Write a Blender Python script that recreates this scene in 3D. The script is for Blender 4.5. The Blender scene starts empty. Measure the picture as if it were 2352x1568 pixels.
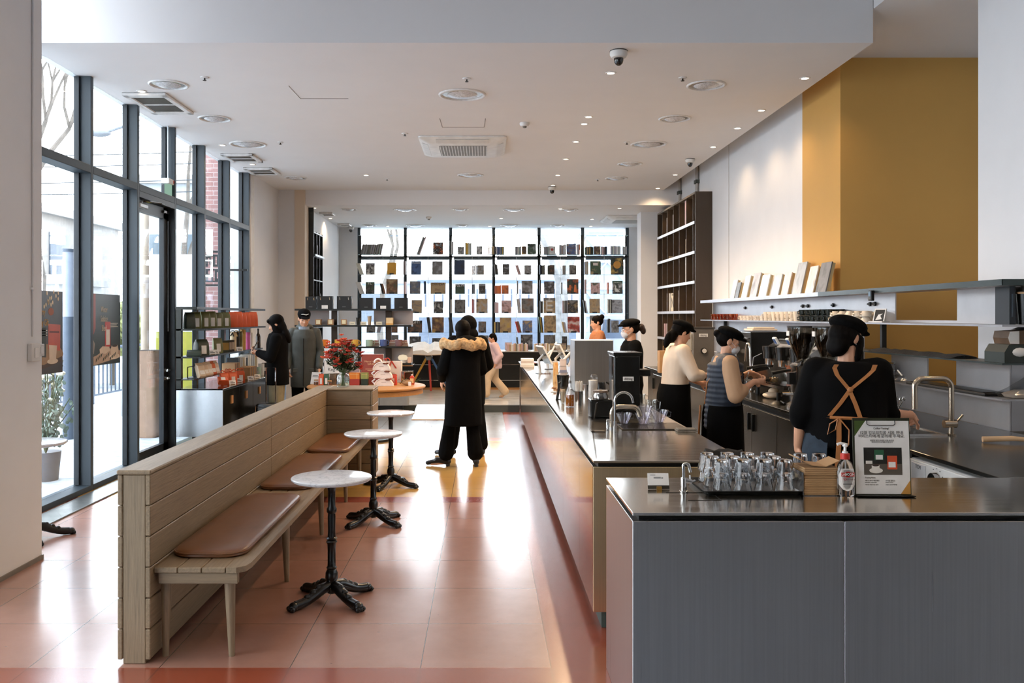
import bpy, bmesh, math, random
from mathutils import Vector, Matrix, Euler
R = random.Random(7)
C = bpy.context.scene.collection
PI = math.pi
F, CX, CY, EH = 2016.0, 1112.0, 725.5, 1.69      # focal length and vanishing point measured on the photograph, eye height


def P(px, py, d):
    """point at depth d (metres) that the photograph shows at px, py"""
    return Vector(((px - CX) * d / F, d, EH - (py - CY) * d / F))


def PX(px, d): return (px - CX) * d / F
def PZ(py, d): return EH - (py - CY) * d / F


def s2l(v):
    v /= 255.0
    return v / 12.92 if v <= .04045 else ((v + .055) / 1.055) ** 2.4


def rgb(r, g, b): return (s2l(r), s2l(g), s2l(b), 1)


# ------------------------------------------------------------------ materials
_m = {}


def nt(name):
    m = bpy.data.materials.new(name)
    m.use_nodes = True
    t = m.node_tree
    t.nodes.clear()
    o = t.nodes.new('ShaderNodeOutputMaterial')
    return m, t, o


def N(t, kind, **kw):
    n = t.nodes.new('ShaderNode' + kind)
    for k, v in kw.items():
        if k[0] == 'i' and k[1:].isdigit():
            n.inputs[int(k[1:])].default_value = v
        elif hasattr(n, k):
            setattr(n, k, v)
        else:
            n.inputs[k.replace('_', ' ')].default_value = v
    return n


def L(t, a, b): t.links.new(a, b)


def mixc(t, fac, a, b, blend='MIX'):
    n = t.nodes.new('ShaderNodeMix')
    n.data_type = 'RGBA'
    n.blend_type = blend
    for sock, v in ((n.inputs[0], fac), (n.inputs[6], a), (n.inputs[7], b)):
        if hasattr(v, 'is_linked'): L(t, v, sock)
        else: sock.default_value = v
    return n.outputs[2]


def ramp(t, fac, stops, const=False):
    n = t.nodes.new('ShaderNodeValToRGB')
    e = n.color_ramp.elements
    if const: n.color_ramp.interpolation = 'CONSTANT'
    while len(e) < len(stops): e.new(.5)
    for k, (p, c) in enumerate(stops):
        e[k].position = p
        e[k].color = c
    L(t, fac, n.inputs[0])
    return n.outputs[0]


def coords(t, kind='Object', scale=(1, 1, 1)):
    tc = t.nodes.new('ShaderNodeTexCoord')
    mp = t.nodes.new('ShaderNodeMapping')
    mp.inputs['Scale'].default_value = scale
    L(t, tc.outputs[kind], mp.inputs[0])
    return mp.outputs[0]


def pm(name, col, rough=.5, metal=0., var=.08, scale=9., stretch=(1, 1, 1), bump=0., spec=.5, coat=0., detail=3, sheen=0., rvar=0., trans=0.):
    """a plain surface: one colour broken up by a stretched noise"""
    if name in _m: return _m[name]
    m, t, o = nt(name)
    b = N(t, 'BsdfPrincipled')
    v = coords(t, 'Object', stretch)
    n = N(t, 'TexNoise', Scale=scale, Detail=detail)
    L(t, v, n.inputs[0])
    lo = tuple(max(0, c * (1 - var)) for c in col[:3]) + (1,)
    hi = tuple(min(1, c * (1 + var)) for c in col[:3]) + (1,)
    L(t, ramp(t, n.outputs[0], [(.3, lo), (.7, hi)]), b.inputs['Base Color'])
    b.inputs['Roughness'].default_value = rough
    b.inputs['Metallic'].default_value = metal
    b.inputs['Specular IOR Level'].default_value = spec
    b.inputs['Coat Weight'].default_value = coat
    b.inputs['Transmission Weight'].default_value = trans
    if sheen: b.inputs['Sheen Weight'].default_value = sheen
    if rvar:
        r = N(t, 'MapRange', i3=rough - rvar, i4=rough + rvar)
        L(t, n.outputs[0], r.inputs[0])
        L(t, r.outputs[0], b.inputs['Roughness'])
    if bump:
        bp = N(t, 'Bump', Strength=bump, Distance=.01)
        L(t, n.outputs[0], bp.inputs['Height'])
        L(t, bp.outputs[0], b.inputs['Normal'])
    L(t, b.outputs[0], o.inputs[0])
    _m[name] = m
    return m


def col(r, g, b, rough=.55, metal=0., **kw):
    """plain paint / paper / plastic named after its colour"""
    return pm('paint_%d_%d_%d_%d_%d' % (r, g, b, int(rough * 100), int(metal * 10)), rgb(r, g, b), rough, metal, **kw)


def glow(name, c, strength):
    if name in _m: return _m[name]
    m, t, o = nt(name)
    e = N(t, 'Emission', Strength=strength)
    e.inputs[0].default_value = c
    L(t, e.outputs[0], o.inputs[0])
    _m[name] = m
    return m


def glassy(name, tint=(1, 1, 1, 1), refl=1.0, rough=.0):
    """thin clear sheet: transparent plus a fresnel mirror"""
    if name in _m: return _m[name]
    m, t, o = nt(name)
    tr = N(t, 'BsdfTransparent')
    n = N(t, 'TexNoise', Scale=3.)
    L(t, coords(t), n.inputs[0])
    L(t, ramp(t, n.outputs[0], [(.3, tint), (.7, tuple(min(1, c * 1.01) for c in tint[:3]) + (1,))]), tr.inputs[0])
    gl = N(t, 'BsdfGlossy', Roughness=rough)
    fr = N(t, 'LayerWeight')
    pw = N(t, 'Math', operation='POWER', i1=5.)
    L(t, fr.outputs['Facing'], pw.inputs[0])
    mu = N(t, 'MapRange', i3=.04 * refl, i4=min(1., refl))
    L(t, pw.outputs[0], mu.inputs[0])
    mx = N(t, 'MixShader')
    L(t, mu.outputs[0], mx.inputs[0])
    L(t, tr.outputs[0], mx.inputs[1])
    L(t, gl.outputs[0], mx.inputs[2])
    L(t, mx.outputs[0], o.inputs[0])
    _m[name] = m
    return m


def realglass(name, ior):
    if name in _m: return _m[name]
    m, t, o = nt(name)
    g = N(t, 'BsdfGlass', IOR=ior, Roughness=0.)
    n = N(t, 'TexNoise', Scale=3.)
    L(t, coords(t), n.inputs[0])
    L(t, ramp(t, n.outputs[0], [(.3, (.97, .98, .99, 1)), (.7, (1, 1, 1, 1))]), g.inputs[0])
    L(t, g.outputs[0], o.inputs[0])
    _m[name] = m
    return m


def cover(c1, c2, c3, seed=0, band=.8, scale=4.):
    """printed book cover: mottled picture with a title band, in generated coordinates"""
    key = 'cover_%d_%d_%d_%d' % (int(c1[0] * 999), int(c2[1] * 999), int(c3[2] * 999), seed)
    if key in _m: return _m[key]
    m, t, o = nt(key)
    b = N(t, 'BsdfPrincipled', Roughness=.45)
    g = coords(t, 'Generated')
    n = N(t, 'TexNoise', noise_dimensions='4D', Scale=scale * .45, Detail=3, W=seed * 1.7)
    L(t, g, n.inputs['Vector'])
    pic = ramp(t, n.outputs[0], [(.3, c1), (.5, c2), (.7, c3)])
    s = N(t, 'SeparateXYZ')
    L(t, g, s.inputs[0])
    top = N(t, 'Math', operation='GREATER_THAN', i1=band)
    L(t, s.outputs[2], top.inputs[0])
    L(t, mixc(t, top.outputs[0], pic, c1 if seed % 3 else c3), b.inputs['Base Color'])
    L(t, b.outputs[0], o.inputs[0])
    _m[key] = m
    return m


# ------------------------------------------------------------------ mesh builder
class MB:
    def __init__(self, T=None):
        self.v, self.f, self.mi = [], [], []
        self.T = T or Matrix()
        self.k = 0

    def at(self, x=0, y=0, z=0, rz=0, rx=0, ry=0):
        self.T = Matrix.Translation((x, y, z)) @ Euler((rx, ry, rz)).to_matrix().to_4x4()
        return self

    def use(self, k):
        self.k = k
        return self

    def add(self, vs, fs):
        b = len(self.v)
        self.v += [self.T @ Vector(p) for p in vs]
        self.f += [tuple(b + i for i in f) for f in fs]
        self.mi += [self.k] * len(fs)
        return self

    def bm(self, bm):
        bm.verts.ensure_lookup_table()
        for i, v in enumerate(bm.verts): v.index = i
        self.add([v.co.copy() for v in bm.verts], [[v.index for v in f.verts] for f in bm.faces])
        bm.free()
        return self

    def box(self, x0, x1, y0, y1, z0, z1, bev=0, seg=1):
        x0, x1 = min(x0, x1), max(x0, x1)
        y0, y1 = min(y0, y1), max(y0, y1)
        z0, z1 = min(z0, z1), max(z0, z1)
        if not bev:
            v = [(x, y, z) for z in (z0, z1) for y in (y0, y1) for x in (x0, x1)]
            return self.add(v, [(0, 2, 3, 1), (4, 5, 7, 6), (0, 1, 5, 4), (2, 6, 7, 3), (0, 4, 6, 2), (1, 3, 7, 5)])
        bm = bmesh.new()
        bmesh.ops.create_cube(bm, size=1)
        for v in bm.verts:
            v.co = Vector(((x0 + x1) / 2 + v.co.x * (x1 - x0), (y0 + y1) / 2 + v.co.y * (y1 - y0), (z0 + z1) / 2 + v.co.z * (z1 - z0)))
        bev = min(bev, .49 * min(x1 - x0, y1 - y0, z1 - z0))
        bmesh.ops.bevel(bm, geom=list(bm.edges), offset=bev, segments=seg, affect='EDGES', profile=.5)
        return self.bm(bm)

    def loft(self, rings, caps=True, closed=True):
        n = len(rings[0])
        vs = [p for r in rings for p in r]
        fs = []
        for a in range(len(rings) - 1):
            for i in range(n if closed else n - 1):
                j = (i + 1) % n
                fs.append((a * n + i, a * n + j, (a + 1) * n + j, (a + 1) * n + i))
        if caps:
            fs.append(tuple(reversed(range(n))))
            fs.append(tuple(range((len(rings) - 1) * n, len(rings) * n)))
        return self.add(vs, fs)

    def lathe(self, prof, c=(0, 0, 0), seg=24, sx=1, sy=1):
        """profile of (radius, z); a radius of 0 closes the end"""
        rings = [[(c[0] + max(r, 1e-4) * sx * math.cos(2 * PI * i / seg), c[1] + max(r, 1e-4) * sy * math.sin(2 * PI * i / seg), c[2] + z) for i in range(seg)] for r, z in prof]
        b = len(self.v)
        self.loft(rings, False)
        n = len(prof)
        fs = []
        if prof[0][0] < 1e-3: fs.append(tuple(b + i for i in reversed(range(seg))))
        if prof[-1][0] < 1e-3: fs.append(tuple(b + (n - 1) * seg + i for i in range(seg)))
        self.f += fs
        self.mi += [self.k] * len(fs)
        return self

    def tube(self, pts, r, seg=8, caps=True):
        pts = [Vector(p) for p in pts]
        rr = r if isinstance(r, (list, tuple)) else [r] * len(pts)
        rings, up = [], None
        for i, p in enumerate(pts):
            t = (pts[min(i + 1, len(pts) - 1)] - pts[max(i - 1, 0)]).normalized()
            if up is None:
                up = Vector((0, 0, 1)) if abs(t.z) < .9 else Vector((1, 0, 0))
            s = t.cross(up).normalized()
            up = s.cross(t).normalized()
            rings.append([p + (s * math.cos(2 * PI * k / seg) + up * math.sin(2 * PI * k / seg)) * rr[i] for k in range(seg)])
        return self.loft(rings, caps)

    def cyl(self, p0, p1, r0, r1=None, seg=16): return self.tube([p0, p1], [r0, r0 if r1 is None else r1], seg)

    def ell(self, c, rx, ry, rz, u=14, w=9, rot=None):
        M = (rot.to_matrix() if rot else Matrix.Identity(3))
        c = Vector(c)
        rings = []
        for a in range(w + 1):
            th = -PI / 2 + PI * a / w
            k = max(math.cos(th), .02)
            rings.append([c + M @ Vector((rx * k * math.cos(2 * PI * i / u), ry * k * math.sin(2 * PI * i / u), rz * math.sin(th))) for i in range(u)])
        return self.loft(rings)

    def cap(self, p0, r0, p1, r1, seg=12):
        """tapered capsule with round ends"""
        p0, p1 = Vector(p0), Vector(p1)
        d = p1 - p0
        t = d.normalized() if d.length > 1e-6 else Vector((0, 0, 1))
        pts, rr = [], []
        for a in (85, 60, 35, 12): pts.append(p0 - t * r0 * math.sin(math.radians(a))); rr.append(r0 * math.cos(math.radians(a)))
        for k in range(3): pts.append(p0.lerp(p1, k / 2)); rr.append(r0 + (r1 - r0) * k / 2)
        for a in (12, 35, 60, 85): pts.append(p1 + t * r1 * math.sin(math.radians(a))); rr.append(r1 * math.cos(math.radians(a)))
        s = t.cross(Vector((0, 0, 1)) if abs(t.z) < .9 else Vector((1, 0, 0))).normalized()
        u = s.cross(t)
        return self.loft([[p + (s * math.cos(2 * PI * k / seg) + u * math.sin(2 * PI * k / seg)) * r for k in range(seg)] for p, r in zip(pts, rr)])

    def chain(self, pts):
        """pts = [(x,y,z,r), ...] as linked capsules"""
        for a, b in zip(pts, pts[1:]): self.cap(a[:3], a[3], b[:3], b[3])
        return self

    def prism(self, poly, a, b, ax='z'):
        """polygon in the two other axes, extruded from a to b along ax"""
        def q(p, h): return {'z': (p[0], p[1], h), 'y': (p[0], h, p[1]), 'x': (h, p[0], p[1])}[ax]
        n = len(poly)
        vs = [q(p, a) for p in poly] + [q(p, b) for p in poly]
        return self.add(vs, [tuple(reversed(range(n))), tuple(range(n, 2 * n))] + [(i, (i + 1) % n, n + (i + 1) % n, n + i) for i in range(n)])

    def quad(self, *ps): return self.add(ps, [tuple(range(len(ps)))])

    def obj(self, name, mats, parent=None, smooth=False, loc=None, ang=None):
        me = bpy.data.meshes.new(name)
        me.from_pydata([tuple(v) for v in self.v], [], self.f)
        for m in (mats if isinstance(mats, (list, tuple)) else [mats]): me.materials.append(m)
        if any(self.mi): me.polygons.foreach_set('material_index', self.mi)
        b = bmesh.new()
        b.from_mesh(me)
        bmesh.ops.recalc_face_normals(b, faces=b.faces)
        if smooth:
            lim = math.radians(ang or 40)
            for f in b.faces: f.smooth = True
            for e in b.edges:
                if len(e.link_faces) == 2 and e.calc_face_angle(0) > lim: e.smooth = False
        b.to_mesh(me)
        b.free()
        o = bpy.data.objects.new(name, me)
        C.objects.link(o)
        if parent: o.parent = parent
        if loc: o.location = loc
        return o


def box(name, m, x0, x1, y0, y1, z0, z1, parent=None, bev=0, seg=1):
    return MB().box(x0, x1, y0, y1, z0, z1, bev, seg).obj(name, m, parent)


def struct(o):
    o['kind'] = 'structure'
    return o


def tag(o, label, cat, group=None, kind=None):
    o['label'] = label
    o['category'] = cat
    if group: o['group'] = group
    if kind: o['kind'] = kind
    return o


def thing(name, label, cat, loc=(0, 0, 0), rz=0, group=None, rx=0, ry=0):
    o = bpy.data.objects.new(name, None)
    o.empty_display_size = .1
    C.objects.link(o)
    o.location = loc
    o.rotation_euler = (rx, ry, rz)
    return tag(o, label, cat, group)


def clone(root, loc, rz=None, label=None, group=None, sc=None, name=None, mats=None):
    """copy a thing, its parts and their sub-parts (mesh data shared); mats = {part name: material} recolours a part"""
    r = root.copy()
    C.objects.link(r)
    r.location = loc
    if rz is not None: r.rotation_euler = (root.rotation_euler[0], root.rotation_euler[1], rz)
    if sc is not None: r.scale = (sc, sc, sc) if not hasattr(sc, '__len__') else sc
    if label: r['label'] = label
    if group: r['group'] = group
    if mats and '' in mats:
        r.data = root.data.copy()
        r.data.materials[0] = mats['']
    for ch in root.children:
        c = ch.copy()
        C.objects.link(c)
        c.parent = r
        base = ch.name.split('.')[0]
        if mats and base in mats:
            c.data = ch.data.copy()
            c.data.materials[0] = mats[base]
        for g in ch.children:
            d = g.copy()
            C.objects.link(d)
            d.parent = c
    return r


ORD = 'first second third fourth fifth sixth seventh eighth ninth tenth eleventh twelfth thirteenth fourteenth fifteenth sixteenth seventeenth'.split()


_tmp = bpy.data.scenes.new('scratch')


def evalmesh(o, name):
    """mesh of an object with its modifiers or font outlines applied, worked out in a scratch scene"""
    _tmp.collection.objects.link(o)
    vl = _tmp.view_layers[0]
    vl.update()
    dg = vl.depsgraph
    me = bpy.data.meshes.new_from_object(o.evaluated_get(dg), depsgraph=dg)
    me.name = name
    _tmp.collection.objects.unlink(o)
    return me


def lettering(body, size, m, parent=None, loc=(0, 0, 0), rot=(PI / 2, 0, 0), align='CENTER', ext=.0006, name='lettering', sx=1., bold=0., spacing=1.):
    cu = bpy.data.curves.new(name, 'FONT')
    cu.body = body
    cu.size = size
    cu.align_x = align
    cu.align_y = 'CENTER'
    cu.extrude = ext
    cu.offset = bold
    cu.space_line = spacing
    cu.resolution_u = 3
    tmp = bpy.data.objects.new('tmp', cu)
    me = evalmesh(tmp, name)
    bpy.data.objects.remove(tmp)
    bpy.data.curves.remove(cu)
    me.materials.clear()
    me.materials.append(m)
    o = bpy.data.objects.new(name, me)
    C.objects.link(o)
    if parent: o.parent = parent
    o.location = loc
    o.rotation_euler = rot
    o.scale = (sx, 1, 1)
    return o


def blob(name, mb, m, parent=None, vox=.012, it=4, fac=.5):
    """fuse overlapping solids into one smooth skin"""
    o = mb.obj(name, m)
    C.objects.unlink(o)
    r = o.modifiers.new('r', 'REMESH')
    r.mode = 'VOXEL'
    r.voxel_size = vox
    r.use_smooth_shade = True
    s = o.modifiers.new('s', 'SMOOTH')
    s.iterations = it
    s.factor = fac
    me = evalmesh(o, name)
    o.modifiers.clear()
    o.data = me
    if not me.materials: me.materials.append(m)
    C.objects.link(o)
    if parent: o.parent = parent
    return o


def arc(c, r, a0, a1, n, plane='xz'):
    out = []
    for i in range(n + 1):
        a = math.radians(a0 + (a1 - a0) * i / n)
        u, w = r * math.cos(a), r * math.sin(a)
        out.append((c[0] + u, c[1], c[2] + w) if plane == 'xz' else (c[0], c[1] + u, c[2] + w) if plane == 'yz' else (c[0] + u, c[1] + w, c[2]))
    return out


def rrect(x0, x1, y0, y1, r, n=5):
    pts = []
    for cx, cy, a in ((x1 - r, y0 + r, -90), (x1 - r, y1 - r, 0), (x0 + r, y1 - r, 90), (x0 + r, y0 + r, 180)):
        for i in range(n + 1):
            t = math.radians(a + 90 * i / n)
            pts.append((cx + r * math.cos(t), cy + r * math.sin(t)))
    return pts
# ------------------------------------------------------------------ shared materials
WHITE = pm('white_wall_paint', rgb(234, 234, 236), .75, var=.015, scale=3)
CEIL = pm('white_ceiling_paint', rgb(236, 234, 234), .8, var=.012, scale=2)
CREAM = pm('cream_pier_tone', rgb(222, 205, 185), .75, var=.015, scale=3)  # creamier tone for the inner strip of the left pier
YELLOW = pm('mustard_wall_paint', rgb(202, 156, 82), .7, var=.02, scale=2)
FRAME = pm('slate_window_metal', rgb(46, 56, 63), .5, .1, var=.05, scale=3)
DARKFRAME = pm('dark_door_metal', rgb(40, 44, 48), .4, .4, var=.05)
BLACK = pm('black_metal', rgb(20, 21, 20), .4, .3, var=.1)
IRON = pm('black_cast_iron', rgb(14, 14, 14), .28, .2, var=.2, scale=40, bump=.15)
STEEL = pm('brushed_steel', (.82, .80, .78, 1), .11, 1., var=.04, scale=5, stretch=(30, 30, .4), rvar=.03)
STEELTOP = pm('steel_worktop', (.84, .80, .74, 1), .15, 1., var=.04, scale=3, stretch=(1, 12, 12), rvar=.05)
SATIN = pm('satin_steel_front', (.60, .59, .58, 1), .30, 1., var=.05, scale=4, stretch=(25, 25, .3), rvar=.06)
CHROME = pm('chrome', (.75, .74, .72, 1), .08, 1., var=.02)
DARKSTEEL = pm('dark_gap', rgb(16, 17, 16), .5, .4, var=.1)
GLASS = glassy('window_glass', (.985, .995, .995, 1), 1.)
SHELFGLASS = glassy('shelf_glass', (.90, .96, .95, 1), 1.)
CLEAR = glassy('clear_glassware', (.93, .95, .96, 1), 2.2)
PLASTICCLEAR = glassy('clear_plastic', (.955, .945, .97, 1), 2.)
LEATHER = pm('tan_leather', rgb(114, 72, 42), .32, var=.12, scale=6, bump=.08)
PAPER = col(236, 234, 230, .7)
KRAFT = pm('kraft_paper', rgb(168, 132, 92), .7, var=.08, scale=14)
PAGES = pm('book_pages', rgb(232, 222, 205), .8, var=.06, scale=3, stretch=(80, 1, 80))
RUBBER = col(28, 28, 28, .7)
SKIN = pm('skin', rgb(214, 160, 128), .5, var=.05, scale=12)
BLACKCLOTH = pm('black_cloth', rgb(8, 8, 9), .9, var=.2, scale=10, bump=.5, spec=.1, detail=2)
HAIRM = pm('black_hair', rgb(13, 10, 9), .6, var=.4, scale=40, stretch=(1, 1, .15), bump=.3, spec=.06)


def wood(name, c, stretch, var=.42):
    if name in _m: return _m[name]
    m, t, o = nt(name)
    b = N(t, 'BsdfPrincipled', Roughness=.5)
    v = coords(t, 'Object', stretch)
    n = N(t, 'TexNoise', Scale=6., Detail=6, Roughness=.65)
    L(t, v, n.inputs[0])
    big = N(t, 'TexNoise', Scale=1.3, Detail=2)
    L(t, coords(t, 'Object', tuple(.6 + s * .12 for s in stretch)), big.inputs[0])
    k = lambda f: tuple(x * f for x in c[:3]) + (1,)
    a = ramp(t, n.outputs[0], [(.3, k(1 - var)), (.5, k(1)), (.72, k(1 + var))])
    L(t, mixc(t, big.outputs[0], a, k(1 - var * .8), 'MIX'), b.inputs['Base Color'])
    bp = N(t, 'Bump', Strength=.3, Distance=.004)
    L(t, n.outputs[0], bp.inputs['Height'])
    L(t, bp.outputs[0], b.inputs['Normal'])
    L(t, b.outputs[0], o.inputs[0])
    _m[name] = m
    return m


OAKY = wood('weathered_oak_lengthwise', rgb(148, 125, 96), (18, .8, 18))
OAKX = wood('weathered_oak_crosswise', rgb(142, 119, 90), (.8, 18, 18))
OAKZ = wood('weathered_oak_upright', rgb(148, 126, 98), (18, 18, .8))
HONEY = wood('honey_oak', rgb(178, 126, 70), (1.2, 10, 10), .25)
DARKWOOD = wood('dark_brown_wood', rgb(62, 48, 34), (12, 12, .8), .12)


def floor_material():
    m, t, o = nt('coloured_linoleum_tiles')
    b = N(t, 'BsdfPrincipled')
    v = coords(t, 'Object')
    s = N(t, 'SeparateXYZ')
    L(t, v, s.inputs[0])
    T = .628

    def joint(sock, off):
        a = N(t, 'Math', operation='SUBTRACT', i1=off - 100 * T); L(t, sock, a.inputs[0])
        d = N(t, 'Math', operation='DIVIDE', i1=T); L(t, a.outputs[0], d.inputs[0])
        f = N(t, 'Math', operation='FRACT'); L(t, d.outputs[0], f.inputs[0])
        g = N(t, 'Math', operation='LESS_THAN', i1=.0065); L(t, f.outputs[0], g.inputs[0])
        return g.outputs[0]
    jx, jy = joint(s.outputs[0], .320), joint(s.outputs[1], 4.191)
    j = N(t, 'Math', operation='MAXIMUM'); L(t, jx, j.inputs[0]); L(t, jy, j.inputs[1])
    y = N(t, 'MapRange', i1=0., i2=20., i3=0., i4=1.); L(t, s.outputs[1], y.inputs[0])
    pink, red, ora = rgb(180, 132, 114), rgb(150, 70, 56), rgb(160, 76, 50)
    zones = ramp(t, y.outputs[0], [(0, rgb(120, 130, 146)), (3.9 / 20, ora), (4.193 / 20, pink), (7.96 / 20, red), (8.2 / 20, rgb(206, 164, 92)), (11.85 / 20, rgb(196, 150, 145)), (12.15 / 20, rgb(150, 160, 172))], True)
    st = N(t, 'Math', operation='GREATER_THAN', i1=.322); L(t, s.outputs[0], st.inputs[0])
    st2 = N(t, 'Math', operation='GREATER_THAN', i1=3.9); L(t, s.outputs[1], st2.inputs[0])
    st3 = N(t, 'Math', operation='MULTIPLY'); L(t, st.outputs[0], st3.inputs[0]); L(t, st2.outputs[0], st3.inputs[1])
    c = mixc(t, st3.outputs[0], zones, ora)
    sb = N(t, 'Math', operation='GREATER_THAN', i1=1.2); L(t, s.outputs[0], sb.inputs[0])
    sb2 = N(t, 'Math', operation='MULTIPLY'); L(t, sb.outputs[0], sb2.inputs[0]); L(t, st2.outputs[0], sb2.inputs[1])
    c = mixc(t, sb2.outputs[0], c, rgb(92, 92, 94))
    n = N(t, 'TexNoise', Scale=2.2, Detail=8, Roughness=.7); L(t, v, n.inputs[0])
    c = mixc(t, .5, c, ramp(t, n.outputs[0], [(.25, (.55, .5, .48, 1)), (.75, (.95, .95, .95, 1))]), 'MULTIPLY')
    c = mixc(t, .18, c, (1, .95, .92, 1), 'ADD') if False else c
    n2 = N(t, 'TexNoise', Scale=34., Detail=3); L(t, coords(t, 'Object', (.5, 2, 1)), n2.inputs[0])
    sp = ramp(t, n2.outputs[0], [(.745, (0, 0, 0, 1)), (.77, (1, 1, 1, 1))])
    c = mixc(t, sp, c, (.06, .045, .04, 1))
    c = mixc(t, j.outputs[0], c, (.06, .045, .04, 1))
    L(t, c, b.inputs['Base Color'])
    r = N(t, 'MapRange', i3=.17, i4=.26); L(t, n.outputs[0], r.inputs[0]); L(t, r.outputs[0], b.inputs['Roughness'])
    b.inputs['Specular IOR Level'].default_value = 1.
    b.inputs['IOR'].default_value = 2.2
    L(t, b.outputs[0], o.inputs[0])
    return m


def marble(name, base=(.80, .80, .81, 1), vein=(.62, .62, .64, 1), scale=5., rough=.12):
    if name in _m: return _m[name]
    m, t, o = nt(name)
    b = N(t, 'BsdfPrincipled', Roughness=rough)
    n = N(t, 'TexNoise', Scale=scale, Detail=8, Roughness=.65, Distortion=1.6)
    L(t, coords(t), n.inputs[0])
    L(t, ramp(t, n.outputs[0], [(.0, base), (.46, base), (.5, vein), (.55, base)]), b.inputs['Base Color'])
    L(t, b.outputs[0], o.inputs[0])
    _m[name] = m
    return m


def brick(name, c1, c2, mortar, bw=.2, rh=.075):
    m, t, o = nt(name)
    b = N(t, 'BsdfPrincipled', Roughness=.85)
    v = coords(t, 'Object')
    s = N(t, 'SeparateXYZ'); L(t, v, s.inputs[0])
    a = N(t, 'Math', operation='ADD'); L(t, s.outputs[0], a.inputs[0]); L(t, s.outputs[1], a.inputs[1])
    cb = N(t, 'CombineXYZ'); L(t, a.outputs[0], cb.inputs[0]); L(t, s.outputs[2], cb.inputs[1])
    k = N(t, 'TexBrick', Scale=1.); L(t, cb.outputs[0], k.inputs[0])
    k.inputs['Color1'].default_value, k.inputs['Color2'].default_value, k.inputs['Mortar'].default_value = c1, c2, mortar
    k.inputs['Brick Width'].default_value, k.inputs['Row Height'].default_value, k.inputs['Mortar Size'].default_value = bw, rh, .006
    L(t, k.outputs[0], b.inputs['Base Color'])
    L(t, b.outputs[0], o.inputs[0])
    return m


MARBLE = marble('white_marble')
PLATFORM = pm('pale_brushed_boards', rgb(196, 194, 192), .2, var=.22, scale=3, stretch=(1, 5, 1), detail=7)
LET = col(226, 224, 218, .6)
LETD = col(40, 38, 36, .6)
# ------------------------------------------------------------------ the room
XW = 3.6
struct(box('floor', floor_material(), -4.0, 6, -4, 15.42, -.12, 0))
struct(box('floor_platform', PLATFORM, -4.0, 4.6, 15.421, 20.75, -.12, .135))
struct(box('trim_1', pm('dark_riser', rgb(58, 62, 58), .5), -3.34, 3.6, 15.40, 15.42, 0.001, .122))
rm = MB().prism([(14.28, .001), (15.42, .001), (15.42, .137)], -1.18, -.12, 'x').obj('ramp', PLATFORM)
struct(rm)
struct(box('trim_2', HONEY, -1.18, -.12, 14.245, 14.285, .001, .014))
struct(box('ceiling', CEIL, -4.0, 3.305, 7.46, 16.2, 4.01, 4.75))
struct(box('ceiling_low', CEIL, -3.7, 3.75, 16.2, 20.75, 3.735, 4.75))
struct(box('ceiling_high', CEIL, -4.0, 6.2, -4, 16.2, 4.76, 4.9))
hc = MB().box(3.31, 6.2, 6.2, 16.2, 4.30, 4.75).obj('ceiling_alcove', CEIL)
struct(hc)
struct(box('wall_right', WHITE, XW, 3.8, 9.93, 20.75, 0, 4.3))
wy = MB().box(XW, 3.78, 8.87, 9.93, 0, 4.3).box(3.78, 5.0, 8.87, 9.05, 0, 4.3).obj('wall_right_mustard', YELLOW)
struct(wy)
struct(box('wall_right_column', WHITE, 3.94, 6.2, 6.38, 7.0, 0, 4.75))
struct(box('wall_right_return', WHITE, 5.0, 5.2, 7.001, 8.869, 0, 4.3))
struct(box('wall_right_front', WHITE, 6.0, 6.2, -4, 6.379, 0, 4.75))
struct(box('wall_behind', pm('back_room_paint', rgb(150, 146, 142), .8), -4.2, 6.2, -4.2, -4, 0, 4.9))
struct(box('wall_left_front', WHITE, -4.2, -3.8, -4, -.6, 0, 4.9))
struct(box('wall_left_column', WHITE, -4.2, -3.08, 4.95, 6.11, 0, 4.9))
struct(box('wall_left_lintel', WHITE, -4.2, -3.8, -.6, 4.95, 3.6, 4.9))
struct(box('wall_left_far', WHITE, -4.2, -3.79, 14.26, 16.16, 0, 4.4))
struct(box('trim_3', PAPER, -3.81, -3.785, 14.265, 14.45, 0, 4.009))
struct(box('wall_left_pier', WHITE, -3.8, -3.49, 16.16, 16.5, 0, 4.009))
struct(box('wall_left_pier_cream', CREAM, -3.489, -3.30, 16.15, 16.5, 0, 4.009))
struct(box('wall_left_back', WHITE, -3.65, -3.345, 16.5, 20.75, .136, 4.3))
wb = MB().box(-3.345, -2.93, 20.3, 20.55, .136, 3.74).box(3.35, 3.8, 20.3, 20.55, .136, 3.74).obj('wall_back', WHITE)
struct(wb)
struct(box('wall_back_pillar', WHITE, 3.08, 3.599, 17.25, 17.65, .136, 3.74))
struct(box('baseboard_left', pm('grey_skirting', rgb(120, 112, 104), .6), -3.088, -3.07, 4.95, 6.12, 0, .03))
# wall paint seams, ceiling hatches
struct(box('trim_4', col(190, 184, 180), 3.594, XW, 12.9, 12.907, 1.95, 4.3))
for k, (a, b_, c_, d_) in enumerate((((663, 197), (690, 226), (800, 226), None), ((1010, 272), (1016, 292), (1112, 292), (1115, 272)))):
    pts = [p for p in (a, b_, c_, d_) if p]
    q = [Vector(((x - CX) * 4677 / (CY - y) / F, 4677 / (CY - y), 4.0095)) for x, y in pts]
    mb = MB()
    for u, w in zip(q, q[1:]): mb.tube([u, w], .004, 4)
    struct(mb.obj('trim_%d' % (5 + k), col(120, 112, 108)))

# ---- street facade on the left: six bays, the third one a door
yb = [6.26, 7.40, 8.54, 9.68, 10.84, 11.98, 13.14, 14.24]
GX, IX = -3.93, -3.80
ZT0, ZT1 = 3.07, 3.15


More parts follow.
